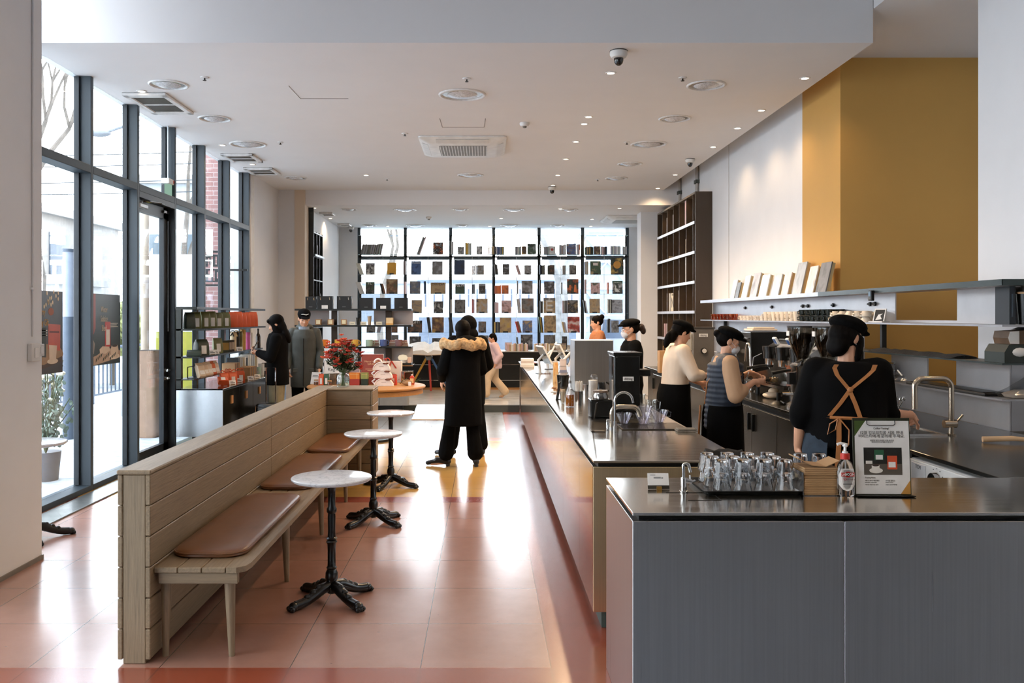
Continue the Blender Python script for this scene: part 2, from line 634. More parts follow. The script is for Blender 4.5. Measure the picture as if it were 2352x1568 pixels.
def mullion(par, y, z1=4.009): return box('mullion', FRAME, -3.97, IX, y - .055, y, .05, z1, par, .004)


nwin = 0
for i in range(len(yb) - 1):
    y0, y1 = yb[i], yb[i + 1]
    door = i == 3
    if door:
        w = struct(thing('door_1', 'x', 'door', (0, 0, 0)))
        w['label'] = 'tall glazed street door with dark slate metal frame and lever handle'
    else:
        nwin += 1
        w = struct(thing('window_%d' % nwin, 'x', 'window', (0, 0, 0)))
        w['label'] = 'slate framed floor-to-ceiling window bay, %s from the white column' % ORD[nwin - 1]
    mullion(w, y1)
    box('transom', FRAME, -3.97, IX, y0, y1 - .055, ZT0, ZT1, w, .004)
    MB().box(GX - .006, GX + .006, y0, y1 - .055, ZT1, 4.009).obj('upper_pane', GLASS, w)
    box('glazing_bead', DARKFRAME, GX - .02, GX + .025, y1 - .085, y1 - .0555, .06, 4.0, w)
    if not door:
        MB().box(GX - .006, GX + .006, y0, y1 - .055, .055, ZT0).obj('lower_pane', GLASS, w)
        box('sill', FRAME, -3.99, IX, y0, y1 - .001, .0005, .054, w, .003)
    else:
        box('threshold', DARKFRAME, -3.97, IX, y0, y1 - .0561, .0005, .02, w)
        a, b_ = y0 + .012, y1 - .062
        lf = MB()
        lf.box(-3.935, -3.88, a, a + .05, .03, 3.0).box(-3.935, -3.88, b_ - .15, b_, .03, 3.0).box(-3.935, -3.88, a, b_, .03, .15).box(-3.935, -3.88, a, b_, 2.87, 3.0)
        lf.obj('door_leaf', DARKFRAME, w)
        box('frame_head', DARKFRAME, -3.95, IX, y0, y1 - .056, 3.005, ZT0 - .001, w)
        box('frame_jamb', DARKFRAME, -3.95, -3.81, y1 - .0615, y1 - .0555, .02, 3.004, w)
        MB().box(-3.914, -3.902, a + .05, b_ - .15, .15, 2.87).obj('lower_pane', GLASS, w)
        for z, q in ((1.03, 'door_handle'), (.93, 'door_lock')):
            h = MB().cyl((-3.88, b_ - .07, z), (-3.85, b_ - .07, z), .028, None, 14)
            if q == 'door_handle': h.tube([(-3.85, b_ - .07, z), (-3.83, b_ - .07, z), (-3.825, b_ - .1, z), (-3.825, b_ - .19, z)], .011, 8)
            else: h.tube([(-3.85, b_ - .07, z), (-3.835, b_ - .07, z + .01)], .014, 8)
            h.obj(q, CHROME, w, True)
        hh = MB().box(-3.88, -3.82, a + .06, a + .30, 2.90, 2.955, .01).obj('door_closer', col(176, 178, 180, .35, .8), w)
        MB().tube([(-3.85, a + .18, 2.96), (-3.845, a + .18, 2.985), (-3.75, a + .50, 2.995), (-3.83, a + .85, 3.03)], .009, 6).obj('closer_arm', CHROME, hh)
        box('door_contact', CHROME, -3.88, -3.85, b_ - .2, b_ - .06, 2.93, 2.965, w, .004)
        MB().cyl((-3.872, b_ - .03, 1.5), (-3.872, b_ - .03, 2.85), .006, None, 6).obj('door_rod', CHROME, w)
# bay in front of the column, out of the frame, lets in the same daylight
w = struct(thing('window_8', 'tall side window before the white column', 'window'))
MB().box(GX - .006, GX + .006, -.6, 4.95, .055, 3.6).obj('lower_pane', GLASS, w)
sl = MB().box(-3.99, IX, -.6, 4.95, 0, .054)
for y in (.75, 2.1, 3.5): sl.box(-3.97, IX, y - .055, y, .05, 3.6)
sl.obj('frame', FRAME, w)

# floor grille along the glass
gr = MB().box(-3.775, -3.52, 6.12, 12.0, .0005, .004)
gr.use(1)
for k in range(22): gr.box(-3.765 + k * .0112, -3.759 + k * .0112, 6.13, 11.99, .004, .008)
gr.use(0).box(-3.525, -3.515, 6.12, 12.0, .0005, .012)
struct(gr.obj('trim_7', [pm('grille_shadow', rgb(120, 122, 120), .5, .6), pm('grille_metal', (.7, .7, .68, 1), .3, 1.)]))
# ------------------------------------------------------------------ posters on the street glass, column fittings, exit light
def poster(name, label, y0, y1, z0, z1, base):
    o = thing(name, label, 'poster', (GX + .012, y0, z0), 0, 'posters on the street window')
    box('sheet', base, 0, .004, 0, y1 - y0, 0, z1 - z0, o)
    return o, y1 - y0, z1 - z0


def pq(o, name, m, pts, lift=.0):
    """flat shape printed on a poster: points (along, up)"""
    return MB().prism(pts, .0042 + lift, .005 + lift, 'x').obj(name, m, o)


def disc(cx, cz, rx, rz, n=18): return [(cx + rx * math.cos(2 * PI * i / n), cz + rz * math.sin(2 * PI * i / n)) for i in range(n)]


PR = (PI / 2, 0, PI / 2)
DG = pm('poster_dark_green', rgb(28, 40, 34), .35, var=.3, scale=4)
o, w, h = poster('shop_poster', 'dark green poster reading Winter Solstice Blend on the second window bay', 8.56, 9.44, 1.19, 1.915, DG)
pq(o, 'red_ribbon_print', col(150, 62, 44, .4), [(.0, h * .34), (.24, h * .44), (.28, h * .52), (.28, h), (0, h)])
pq(o, 'table_print', col(176, 148, 124, .5), [(0, 0), (.2, .0), (w, .06), (w, .13), (.55, .17), (.3, .1), (0, .06)], .0003)
pq(o, 'red_box_print', col(176, 50, 34, .4), [(.50, .18), (.63, .18), (.63, .44), (.50, .44)], .0006)
pq(o, 'box_label_print', PAPER, [(.525, .20), (.61, .20), (.61, .36), (.525, .36)], .0009)
CERP = col(206, 184, 160, .5)
pq(o, 'cup_print', CERP, [(.65, .06), (.80, .06), (.83, .14), (.81, .19), (.66, .19), (.63, .14)], .0009)
pq(o, 'saucer_print', col(222, 204, 184, .5), disc(.73, .075, .13, .03), .0007)
pq(o, 'coffee_print', col(58, 38, 26), disc(.735, .185, .065, .012), .0012)
pq(o, 'jug_print', col(150, 132, 118), [(.14, .10), (.24, .12), (.26, .22), (.22, .27), (.16, .24), (.10, .18)], .0006)
pq(o, 'cupcake_print', col(196, 150, 112), disc(.08, .15, .08, .045), .0008)
pq(o, 'cream_print', col(230, 214, 196), disc(.05, .27, .035, .04), .0008)
pq(o, 'loaf_print', CERP, [(.38, .12), (.5, .11), (.62, .14), (.6, .18), (.44, .19), (.37, .16)], .0008)
for i in range(9):
    x, z = .28 + i * .055, .03 + .02 * ((i * 7) % 3)
    pq(o, 'leaf_print', col(44, 56, 40), [(x, z), (x + .03, z + .02), (x + .05, z + .055), (x + .01, z + .035)], .001)
CREML = col(224, 214, 196, .5)
for i, (s, al) in enumerate((('Winter', .40), ('Solstice', .40), ('Blend', .40))):
    lettering(s, .088, CREML, o, (.0055, al + .08, h - .16 - i * .095), PR, 'CENTER', .0004, sx=.62)
for k in range(3): pq(o, 'small_print', CREML, [(.63, h * .58 - k * .018), (.82 - .03 * (k % 2), h * .58 - k * .018), (.82 - .03 * (k % 2), h * .58 + .006 - k * .018), (.63, h * .58 + .006 - k * .018)])

DB = pm('poster_dark_brown', rgb(38, 30, 22), .35, var=.4, scale=3)
o, w, h = poster('shop_poster', 'dark brown poster reading Merry Holiday Gift partly hidden by the column', 7.46, 8.15, 1.17, 1.915, DB)
pq(o, 'table_print', col(150, 116, 82), disc(.34, .17, .36, .10, 24))
pq(o, 'table_edge_print', col(70, 46, 30), [(.0, .08), (.34, .05), (.66, .1), (.68, .15), (.34, .085), (.0, .11)], .0004)
pq(o, 'red_box_print', col(178, 66, 34, .4), [(.42, .22), (.64, .20), (.645, .44), (.42, .45)], .0006)
pq(o, 'box_line_print', col(90, 36, 24), [(.44, .37), (.62, .365), (.62, .38), (.44, .385)], .0009)
pq(o, 'green_box_print', col(30, 36, 28), [(.26, .16), (.38, .15), (.38, .42), (.26, .42)], .0006)
pq(o, 'cup_print', CERP, [(.44, .12), (.56, .12), (.58, .25), (.43, .26)], .0009); pq(o, 'saucer_print', col(210, 190, 166), disc(.5, .11, .1, .025), .0008)
pq(o, 'lantern_print', col(150, 84, 54), disc(.47, .56, .05, .035), .0006)
rr = random.Random(2)
for k in range(16):
    x, z = rr.uniform(.26, .62), rr.uniform(.6, .74)
    pq(o, 'light_print', col(240, 214, 176), disc(x, z, .011, .02, 10), .0006)
for s, z in (('Merry', h - .19), ('Holiday Gift', h - .285)): lettering(s, .085, col(196, 150, 84, .5), o, (.0055, .30, z), PR, 'CENTER', .0004, sx=.62)
for k in range(3): pq(o, 'small_print', CREML, [(.2, h * .52 - k * .022), (.4, h * .52 - k * .022), (.4, h * .52 + .008 - k * .022), (.2, h * .52 + .008 - k * .022)], .0006)

# conduit and switches on the column
d = 2016 * 3.075 / (CX - 75)
o = thing('column_conduit', 'thin white cable conduit running up the left column with a bracket', 'pipe', (-3.0795, d, 1.55))
MB().cyl((.007, 0, 0), (.007, 0, 3.2), .007, None, 8).obj('pipe', WHITE, o, True)
box('bracket', WHITE, 0, .012, -.03, .03, .32, .335, o)
o = thing('wall_switch', 'white switch box at the foot of the cable conduit on the column', 'switch', (-3.0795, d, PZ(810, d)), 0, 'switches on the column')
box('plate', col(214, 210, 206, .4), 0, .03, -.06, .06, -.06, .065, o, .006, 2); box('rocker', col(226, 222, 218, .4), .0305, .036, -.025, .025, -.035, .035, o, .003)
d2 = d + .085
o = thing('wall_switch', 'smaller grey switch plate at the edge of the column', 'switch', (-3.0795, d2 + .02, PZ(804, d2)), 0, 'switches on the column')
box('plate', col(190, 188, 186, .4), 0, .014, -.04, .04, -.042, .042, o, .004, 2); box('rocker', col(204, 202, 200, .4), .0145, .019, -.02, .02, -.025, .025, o, .003)
# exit light hung from a rod by the door mullion
d = 10.72
x = PX(386, d)
o = thing('hanging_exit_light', 'white and green exit light hanging from a rod above the glass door', 'exit light', (x, d, PZ(430, d)))
MB().cyl((0, 0, .09), (0, 0, 4.008 - PZ(430, d)), .012, None, 8).obj('rod', col(170, 180, 186, .4), o, True)
box('housing', col(226, 226, 222, .4), -.05, .05, -.10, .10, .035, .1, o, .008, 2)
box('light_panel', glow('exit_green', (.62, 1., .78, 1), 1.1), -.03, .03, -.04, .05, -.10, .0345, o)
box('lamp_dot', col(200, 74, 40, .4), .0505, .054, .04, .065, .05, .085, o)
# ------------------------------------------------------------------ the street outside the glass
PAVE = pm('pale_street_cobbles', rgb(186, 190, 192), .8, var=.3, scale=5, stretch=(1, 2.2, 1), bump=.5, detail=6)
g = MB().box(-30, -4.0, -12, 22, -.3, -.02).box(-30, 30, 20.76, 60, -.3, .1).obj('ground', PAVE)
struct(g)
struct(box('trim_8', col(210, 208, 204, .8), -7.35, -7.15, 4, 30, -.02, .06))
# brick pier and white rendered wall just past the far window bays
pier = box('brick_pier', brick('pink_brick', rgb(158, 120, 116), rgb(146, 108, 104), rgb(178, 164, 160)), -4.62, -3.99, 14.45, 15.0, -.02, 5.2)
tag(pier, 'pinkish brick pier outside behind the far window bays', 'pier')
rw = MB().box(-5.9, -4.75, 15.1, 15.4, -.02, 2.75)
rw.lathe([(.575, 0), (.575, .3)], seg=20) if False else None
tag(rw.obj('rendered_wall', col(206, 206, 206, .8), None), 'white rendered garden wall outside beside the brick pier', 'garden wall')
yp = box('yellow_panel', col(150, 148, 44, .6), -5.6, -4.7, 14.98, 15.06, -.02, 1.42)
tag(yp, 'yellow green panel standing outside behind the display shelves', 'panel')
# hanging sign with cut-out letters
sg = thing('hanging_sign', 'black open-work sign of block letters hanging outside before the brick pier', 'sign', (PX(488, 13.7), 13.7, 0))
zt, zb = PZ(578, 13.7), PZ(655, 13.7)
m = MB()
for z in (zt, zt - .06, zb): m.box(-.11, .11, -.02, .02, z - .016, z + .016)
for z in (zb + .06, (zt + zb) / 2 - .02): m.box(-.11, .11, -.02, .02, z - .01, z + .01)
m.obj('sign_frame', BLACK, sg)
m = MB()
h = (zt - zb)
for r, segs in ((0, [(0, .1, 0, 1), (.1, .2, .8, 1), (.2, .26, .2, 1), (.4, .5, 0, 1), (.5, .62, 0, .2), (.62, .7, 0, 1)]), (1, [(0, .1, 0, 1), (.1, .3, .45, .62), (.3, .38, 0, 1), (.5, .58, 0, 1), (.58, .7, .8, 1), (.58, .7, 0, .2)])):
    z0 = zb + .07 + (1 - r) * h * .42
    for a, b_, c_, d_ in segs: m.box(-.1 + a * .28, -.1 + b_ * .28, -.018, .018, z0 + c_ * h * .32, z0 + d_ * h * .32)
m.obj('sign_letters', BLACK, sg)
box('bracket', BLACK, .11, .55, -.015, .015, zt - .3, zt - .27, sg)
# railing along the pavement edge
rl = thing('street_railing', 'dark metal railing along the pavement outside the street windows', 'railing', (-7.25, 0, .06))
BLUEM = pm('blue_grey_paint', rgb(84, 94, 108), .5, .2)
box('top_rail', BLUEM, -.03, .03, 6, 24, 1.0, 1.05, rl)
box('bottom_rail', BLUEM, -.02, .02, 6, 24, .14, .17, rl)
k, y = 0, 6.1
pk = MB().box(-.011, .011, -.011, .011, .17, 1.0).obj('picket', BLUEM, rl)
pk.location.y = y
while k < 95:
    k += 1
    y += .186
    if abs((y - 6.1) % 2.0) < .09: continue
    q = pk.copy(); C.objects.link(q); q.location.y = y
for y in (6.2, 8.2, 10.2, 12.2, 14.2, 16.2, 18.2): box('post', BLUEM, -.04, .04, y - .04, y + .04, 0, 1.1, rl)
# white and blue pole, street lamp, wires
p = thing('street_pole', 'slim white and blue pole outside the nearest window bay', 'pole', (PX(157, 12.2), 12.2, -.02))
MB().cyl((0, 0, 0), (0, 0, 1.7), .075).obj('lower_sleeve', BLUEM, p, True)
MB().cyl((0, 0, 1.7), (0, 0, 2.6), .072).obj('upper_tube', col(150, 158, 172, .5), p, True)
MB().cyl((0, 0, 2.6), (0, 0, 2.64), .078).obj('cap', BLUEM, p, True)
p = thing('street_pole', 'cream steel post seen through the glass door', 'pole', (PX(333, 13.6), 13.6, -.02))
MB().cyl((0, 0, 0), (0, 0, 3.6), .06).obj('tube', col(180, 164, 146, .5), p, True)
sl = thing('street_lamp', 'grey street lamp head on a thin arm high outside', 'street lamp', (PX(285, 15), 15, -.02))
MB().cyl((0, 0, 0), (.15, 0, 4.85), .05, .03).obj('pole', col(150, 152, 154, .5), sl, True)
MB().tube([(.15, 0, 4.85), (0, 0, 4.95), (-.3, 0, 4.85)], .025).ell((-.42, 0, 4.83), .2, .1, .06).obj('lamp_head', col(120, 126, 132, .5), sl, True)
wi = MB()
for z, s in ((3.0, .1), (3.35, .12), (2.75, .08), (3.6, .1)):
    wi.tube([(-14 + a * 1.3, 20 - a * .2, z + 1.6 + s * ((a - 5) ** 2) * .05) for a in range(11)], .012, 5)
tag(wi.obj('overhead_wires', col(70, 74, 78)), 'overhead utility wires across the street outside', 'wires')
# planter box by the door
pl = thing('planter_box', 'tall beige planter standing outside the glass door', 'planter', (PX(343, 12.5), 12.5, -.02))
MB().loft([[(p[0], p[1], z) for p in rrect(-a, a, -.2, .2, .06)] for a, z in ((.15, 0), (.17, .04), (.155, .5), (.145, 1.22))]).obj('tub', col(150, 122, 102, .7), pl, True)
MB().box(-.14, .14, -.19, .19, 1.215, 1.225).obj('soil', col(60, 45, 35, .9), pl)
pp = thing('potted_plant', 'grey green plant with pale flowers outside beside the column', 'plant', (-3.95 - .62, 9.15, -.02))
MB().lathe([(0, 0), (.12, 0), (.15, .3), (.14, .3), (0, .28)], seg=16).obj('pot', col(90, 90, 96, .6), pp, True)
st, lf, fl = MB(), MB(), MB()
for i in range(26):
    a, r, h = R.uniform(0, 6.3), R.uniform(.04, .3), R.uniform(.7, 1.25)
    st.tube([(0, 0, .28), (r * .4 * math.cos(a), r * .4 * math.sin(a), h * .7), (r * math.cos(a), r * math.sin(a), h)], .006, 4)
    for k in range(14):
        q = R.uniform(.45, 1)
        lf.ell((r * q * math.cos(a) + R.uniform(-.03, .03), r * q * math.sin(a) + R.uniform(-.03, .03), h * q), .02, .008, .03, 6, 4, Euler((R.uniform(-1, 1), R.uniform(-1, 1), a)))
    if i % 5 == 0: fl.ell((r * 1.1 * math.cos(a), r * 1.1 * math.sin(a), h + .02), .05, .05, .025, 8, 5)
st.obj('stems', col(84, 96, 70), pp); lf.obj('leaves', col(110, 126, 112), pp); fl.obj('flowers', col(235, 232, 210), pp)

# small cafe table outside
ot = thing('patio_table', 'round pale patio table top just outside the first window bay', 'table', (-4.75, 8.3, -.02))
MB().lathe([(0, .1), (.26, .1), (.28, .11), (.28, .13), (0, .13)], seg=30).obj('tabletop', col(206, 200, 194, .4), ot, True)
MB().cyl((0, 0, 0), (0, 0, .1), .1).obj('base', BLACK, ot)


def bare_tree(name, loc, h, r0, seed, label, spread=.55, depth=4, c=(110, 102, 94)):
    rr = random.Random(seed)
    m = MB()

    def grow(p, d, ln, r, n):
        q = p + d * ln * .5 + Vector((rr.uniform(-.06, .06), rr.uniform(-.06, .06), 0)) * ln
        e = p + d * ln
        m.tube([p, q, e], [r, r * .85, r * .7], 6 if n > 1 else 4)
        if n == 0: return
        for _ in range(2 if n > 2 else 3):
            nd = (d + Vector((rr.uniform(-1, 1), rr.uniform(-1, 1), rr.uniform(-.25, .7))) * spread).normalized()
            grow(e, nd, ln * rr.uniform(.6, .8), r * .62, n - 1)
    grow(Vector((0, 0, 0)), Vector((0, 0, 1)), h, r0, depth)
    o = m.obj(name, pm('bark_%d' % seed, rgb(*c), .9, var=.3, scale=5))
    o.location = loc
    return tag(o, label, 'tree')


bare_tree('bare_tree', (-9.6, 19, -.02), 2.6, .16, 3, 'bare winter tree across the street beyond the nearest window bays')
bare_tree('bare_tree', (-7.0, 20.4, -.02), 2.5, .12, 5, 'bare slender tree outside beyond the far window bays')
bare_tree('plane_tree', (PX(1290, 25), 25, .1), 2.5, .28, 11, 'thick mottled trunk forking outside behind the book window', .6, 4, (136, 134, 132))
bare_tree('bare_tree', (PX(880, 27), 27, .1), 2.4, .12, 14, 'thin bare tree outside behind the left of the book window')


def bush(name, loc, rx, rz, c, label, n=420, seed=1):
    rr = random.Random(seed)
    o = thing(name, label, 'bush', loc)
    m = MB()
    for _ in range(n):
        a, b_ = rr.uniform(0, 2 * PI), math.acos(rr.uniform(-.3, 1))
        q = rr.uniform(.6, 1.05)
        p = (rx * q * math.sin(b_) * math.cos(a), rx * q * math.sin(b_) * math.sin(a), rz + rz * q * math.cos(b_))
        m.ell(p, .12, .05, .09, 5, 4, Euler((rr.uniform(-1, 1), rr.uniform(-1, 1), a)))
    m.obj('leaves', pm('leaves_' + name + str(seed), rgb(*c), .7, var=.3, scale=6), o)
    MB().cyl((0, 0, 0), (0, 0, rz), .06).obj('stem', col(92, 80, 64), o)
    return o


bush('round_bush', (PX(258, 20.2), 20.2, .1), .75, .95, (140, 142, 92), 'yellow green bush across the street beyond the second window bay', 420, 1)
bush('round_bush', (PX(360, 22.5), 22.5, 0), .6, .9, (84, 100, 86), 'dark green bush seen through the glass door', 300, 2)
bush('grass_clump', (PX(118, 16.5), 16.5, -.02), .6, .5, (176, 166, 136), 'pale dry ornamental grass across the street', 260, 3)


# houses across the street
def house(name, label, x0, x1, y0, y1, h, c, wins, wc=(96, 106, 118), facade='y', roof=None):
    o = thing(name, label, 'building', ((x0 + x1) / 2, (y0 + y1) / 2, 0))
    cx, cy_ = (x0 + x1) / 2, (y0 + y1) / 2
    box('wall', col(*c, .85), x0 - cx, x1 - cx, y0 - cy_, y1 - cy_, 0, h, o)
    box('roof', col(*(roof or (168, 164, 160)), .8), x0 - cx - .2, x1 - cx + .2, y0 - cy_ - .2, y1 - cy_ + .2, h, h + .25, o)
    for a, b_, z0, z1 in wins:
        if facade == 'y': w_ = box('window', col(*wc, .25), a - cx, b_ - cx, y0 - cy_ - .05, y0 - cy_ - .001, z0, z1, o)
        else: w_ = box('window', col(*wc, .25), x1 - cx + .001, x1 - cx + .05, a - cy_, b_ - cy_, z0, z1, o)
    return o


house('terrace_house', 'pale house with dark windows across the street beyond the fence', -19, -12.5, 22, 30, 4.6, (176, 168, 160), [(23 + i * 2.2, 24.2 + i * 2.2, z, z + 1.2) for i in range(3) for z in (.9, 2.9)] + [], facade='x')
house('low_garage', 'low white flat roofed building across the street', -11.9, -10.9, 22.5, 25, 2.5, (206, 204, 202), [(-11.8 + i * .5, -11.5 + i * .5, .7, 1.7) for i in range(2)])
house('shop_building', 'white building with balcony beyond the glass door', -10.5, -6.6, 26, 31, 5.6, (176, 184, 190), [(-10.1 + i * 1.2, -9.3 + i * 1.2, z, z + .9) for i in range(3) for z in (1.6, 3.2)], (92, 108, 118))
house('white_building', 'white building with blue grey lower panels behind the book window', -7.6, 8.2, 33, 36, 2.9, (200, 204, 212), [(-4.6 + i * 2.9, -3. + i * 2.9, 1.5, 2.5) for i in range(4)], (120, 128, 140))
fw = thing('street_wall', 'white walled street frontage with slits behind the book window', 'street wall', (1.0, 29.6, .1))
box('panel', col(206, 210, 218, .8), -3.2, 4.6, 0, .2, 1.55, 2.7, fw)
box('plinth', col(104, 112, 126, .7), -3.2, 2.1, .0, .2, 0, 1.55, fw)
box('coping', col(110, 124, 146, .8), -3.25, 4.65, -.06, .24, 2.7, 2.8, fw)
m = MB()
for k in range(26): m.box(-3.0 + k * .29, -2.95 + k * .29, -.012, -.001, 1.9, 2.5)
m.obj('slits', col(96, 104, 120), fw)
sc_ = thing('steel_scaffold', 'pale steel scaffold with cross braces outside right of the book window', 'scaffold', (PX(1395, 26), 26, .1))
m = MB()
for x in (-.7, .7): m.cyl((x, 0, 0), (x, 0, 4.4), .035)
for z in (.8, 1.6, 2.4, 3.2, 4.1): m.cyl((-.7, 0, z), (.7, 0, z), .03)
for z in (.8, 2.4): m.cyl((-.7, 0, z), (.7, 0, z + 1.6), .02).cyl((.7, 0, z), (-.7, 0, z + 1.6), .02)
m.obj('poles', col(226, 230, 234, .5), sc_)
box('blue_panel', col(150, 160, 174, .6), -.62, .5, .08, .12, 1.2, 4.2, sc_)
cr_ = thing('parked_van', 'parked pale van seen low behind the right half of the book window', 'van', (4.4, 23.2, .1))
MB().prism([(-1.6, .3), (1.7, .3), (1.7, .95), (1.35, 1.0), (.9, 1.55), (-1.5, 1.6), (-1.65, 1.0)], -.75, .75, 'y').obj('body', col(150, 156, 166, .3), cr_)
MB().prism([(-1.4, 1.02), (1.1, 1.02), (.84, 1.46), (-1.34, 1.5)], -.76, .76, 'y').obj('glass', col(70, 84, 104, .15), cr_)
for x in (-1.0, 1.05):
    MB().cyl((x, -.78, .31), (x, .78, .31), .31, None, 20).obj('wheel', RUBBER, cr_)
# ------------------------------------------------------------------ bench
bn = thing('wooden_bench', 'long weathered oak bench with high boarded back turning a corner', 'bench', (0, 0, 0))
x0, x1, ya, yb_, yc = -1.78, -1.62, 4.26, 9.03, 9.48
m = MB()
for i in range(6):
    z = .02 + i * .15
    for a, b_ in ((ya, 6.68), (6.683, yb_)):
        m.box(x1 - .024, x1, a, b_, z + .002, z + .148, .004)
    for a, b_ in ((ya, 6.68), (6.683, yc)):
        m.box(x0, x0 + .024, a, b_, z + .002, z + .148, .004)
m.obj('back_boards', OAKY, bn)
box('back_end_post', OAKZ, x0 + .025, x1 - .025, ya + .004, ya + .1, .0, .919, bn, .004)
box('back_core', col(70, 58, 46, .8), x0 + .025, x1 - .025, ya + .1, yb_, .01, .918, bn)
MB().box(x0 - .004, x1 + .004, ya - .006, yc + .002, .92, .942, .006).obj('back_cap', OAKY, bn)
for q in (0, 1):
    m = MB()
    for i in range(6):
        z = .02 + i * .15
        if q == 0: m.box(x1 + .001, -1.168, yb_ - .002, yb_ + .022, z + .002, z + .148, .004)
        else: m.box(x0 + .03, -1.168, yc - .022, yc, z + .002, z + .148, .004)
    m.obj('corner_boards', OAKX, bn)
m = MB()
for i in range(6):
    z = .02 + i * .15
    m.box(-1.167, -1.145, yb_ - .002, yc, z + .002, z + .148, .004)
m.obj('corner_end_boards', OAKY, bn)
box('corner_core', col(70, 58, 46, .8), x1, -1.17, yb_ + .023, yc - .023, .01, .918, bn)
MB().box(x1 + .0045, -1.141, yb_ - .006, yc + .002, .92, .942, .006).obj('corner_cap', OAKX, bn)
m = MB()
w = (-1.168 + 1.635) / 4
for i in range(3): m.box(-1.619 + i * .118, -1.619 + i * .118 + .115, 4.30, 9.02, .43, .458, .004)
m.prism([(-1.265, 4.30), (-1.215, 4.30), (-1.175, 4.335), (-1.165, 4.40), (-1.165, 9.02), (-1.265, 9.02)], .43, .458)
m.obj('seat_boards', OAKY, bn)
for y in (4.31, 5.5, 6.7, 7.9): box('seat_rail', OAKX, -1.60, -1.21, y, y + .03, .375, .4295, bn, .003)
for y in (4.37, 5.59, 6.79, 7.98, 8.86):
    for x in (-1.58, -1.268):
        dx = .012 if x > -1.4 else -.006
        MB().tube([(x, y, .43), (x + dx, y, 0)], [.029, .015], 14).obj('leg', OAKZ, bn, True)

# cushions
def cushion(y0, y1, label):
    m = MB()
    for s, z in ((.98, .0), (1., .008), (1., .024), (.975, .035), (.9, .041)):
        cx, cy_ = -1.42, (y0 + y1) / 2
        pts = [(-1.61, y0), ] and rrect(-1.605, -1.225, y0, y1, .11, 6)
        m.loft([[(cx + (p[0] - cx) * s, cy_ + (p[1] - cy_) * (1 - (1 - s) * .3), .459 + z) for p in pts]], caps=False) if False else None
    rings = [[(-1.415 + (p[0] + 1.415) * s, (y0 + y1) / 2 + (p[1] - (y0 + y1) / 2) * (1 - (1 - s) * .35), .459 + z) for p in rrect(-1.605, -1.225, y0, y1, .11, 6)] for s, z in ((.97, 0), (1, .007), (1, .02), (.975, .03), (.9, .038), (.6, .043))]
    o = tag(m.loft(rings).obj('bench_cushion', LEATHER, None, True), label, 'cushion', 'leather cushions on the bench')
    pi = MB().tube([(p[0], p[1], .459 + .0215) for p in rrect(-1.605, -1.225, y0, y1, .11, 6)] + [(-1.335, y0, .4805)], .005, 6).obj('piping', LEATHER, o, True)
    return o


cushion(4.46, 5.95, 'brown leather cushion nearest the open end of the bench')
cushion(6.2, 7.66, 'brown leather cushion in the middle of the bench')
cushion(7.86, 9.0, 'brown leather cushion in the bench corner')


# bistro tables
def bistro(loc, rz, label):
    t = thing('bistro_table', label, 'table', loc, rz, 'marble bistro tables')
    MB().lathe([(0, .712), (.215, .712), (.226, .716), (.228, .722), (.236, .724), (.238, .732), (.234, .737), (.222, .739), (0, .739)], seg=56).obj('tabletop', MARBLE, t, True)
    MB().lathe([(0, .712), (.05, .712), (.05, .703), (.03, .70), (.024, .66), (.022, .655), (.022, .56), (.03, .55), (.03, .53), (.022, .52), (.024, .5), (.022, .42), (.024, .38), (.034, .372), (.026, .362), (.034, .352), (.026, .34), (.024, .3), (.024, .21), (.032, .2), (.026, .19), (.036, .17), (.038, .14), (.03, .12), (.036, .1), (.046, .085), (.04, .06), (.02, .045), (0, .04)], seg=24).obj('column', IRON, t, True)
    box('mounting_cross', IRON, -.12, .12, -.02, .02, .703, .7115, t)
    for k in range(4):
        a = PI / 4 + k * PI / 2
        c_, s_ = math.cos(a), math.sin(a)
        m = MB()
        pr = [(.02, .095, .030), (.07, .085, .034), (.12, .06, .030), (.17, .038, .026), (.215, .030, .028), (.25, .028, .027)]
        m.tube([(c_ * r, s_ * r, z) for r, z, _ in pr], [q for *_, q in pr], 12)
        m.ell((c_ * .262, s_ * .262, .026), .03, .03, .026)
        for j in (-1, 0, 1):
            m.ell((c_ * .28 - s_ * j * .018, s_ * .28 + c_ * j * .018, .016), .017, .014, .016, 10, 6)
        for r, z in ((.09, .10), (.13, .08), (.17, .06)): m.ell((c_ * r, s_ * r, z), .02, .02, .016, 10, 6)
        m.obj('foot', IRON, t, True)
    return t


t1 = bistro((-.905, 5.21, 0), 0, 'round marble bistro table nearest, beside the first leather cushion')
clone(t1, (-.905, 7.17, 0), .12, 'round marble bistro table in the middle of the three by the bench')
clone(t1, (-.925, 8.70, 0), .42, 'round marble bistro table farthest along the bench, by its corner')
clone(t1, (-3.42, 6.66, 0), -.18, 'bistro table by the window mostly hidden behind the white column')

# ------------------------------------------------------------------ counters
ZC = .913
cn = thing('front_counter', 'low stainless steel counter nearest, crossing the right foreground', 'counter', (0, 0, 0))
fx, fy0, fy1 = .587, 3.47, 4.222
box('body', SATIN, fx, 1.424, fy0, fy1 - .002, 0, .878, cn, .002)
box('second_front_panel', SATIN, 1.426, 5.2, fy0, fy1 - .002, 0, .878, cn, .001)
box('shadow_gap', DARKSTEEL, fx + .03, 5.2, fy0 + .03, fy1 - .03, .8785, .8995, cn)
tp = box('worktop', STEELTOP, fx, 5.2, fy0, fy1, .90, ZC, cn, .002)
MB().tube([(.86, 3.70, ZC + .0006), (1.0, 3.70, ZC + .0006)], .0012, 4).tube([(1.0, 3.70, ZC + .0006), (1.0, 3.86, ZC + .0006), (.80, 3.86, ZC + .0006)], .0012, 4).obj('flap_joint', DARKSTEEL, cn)

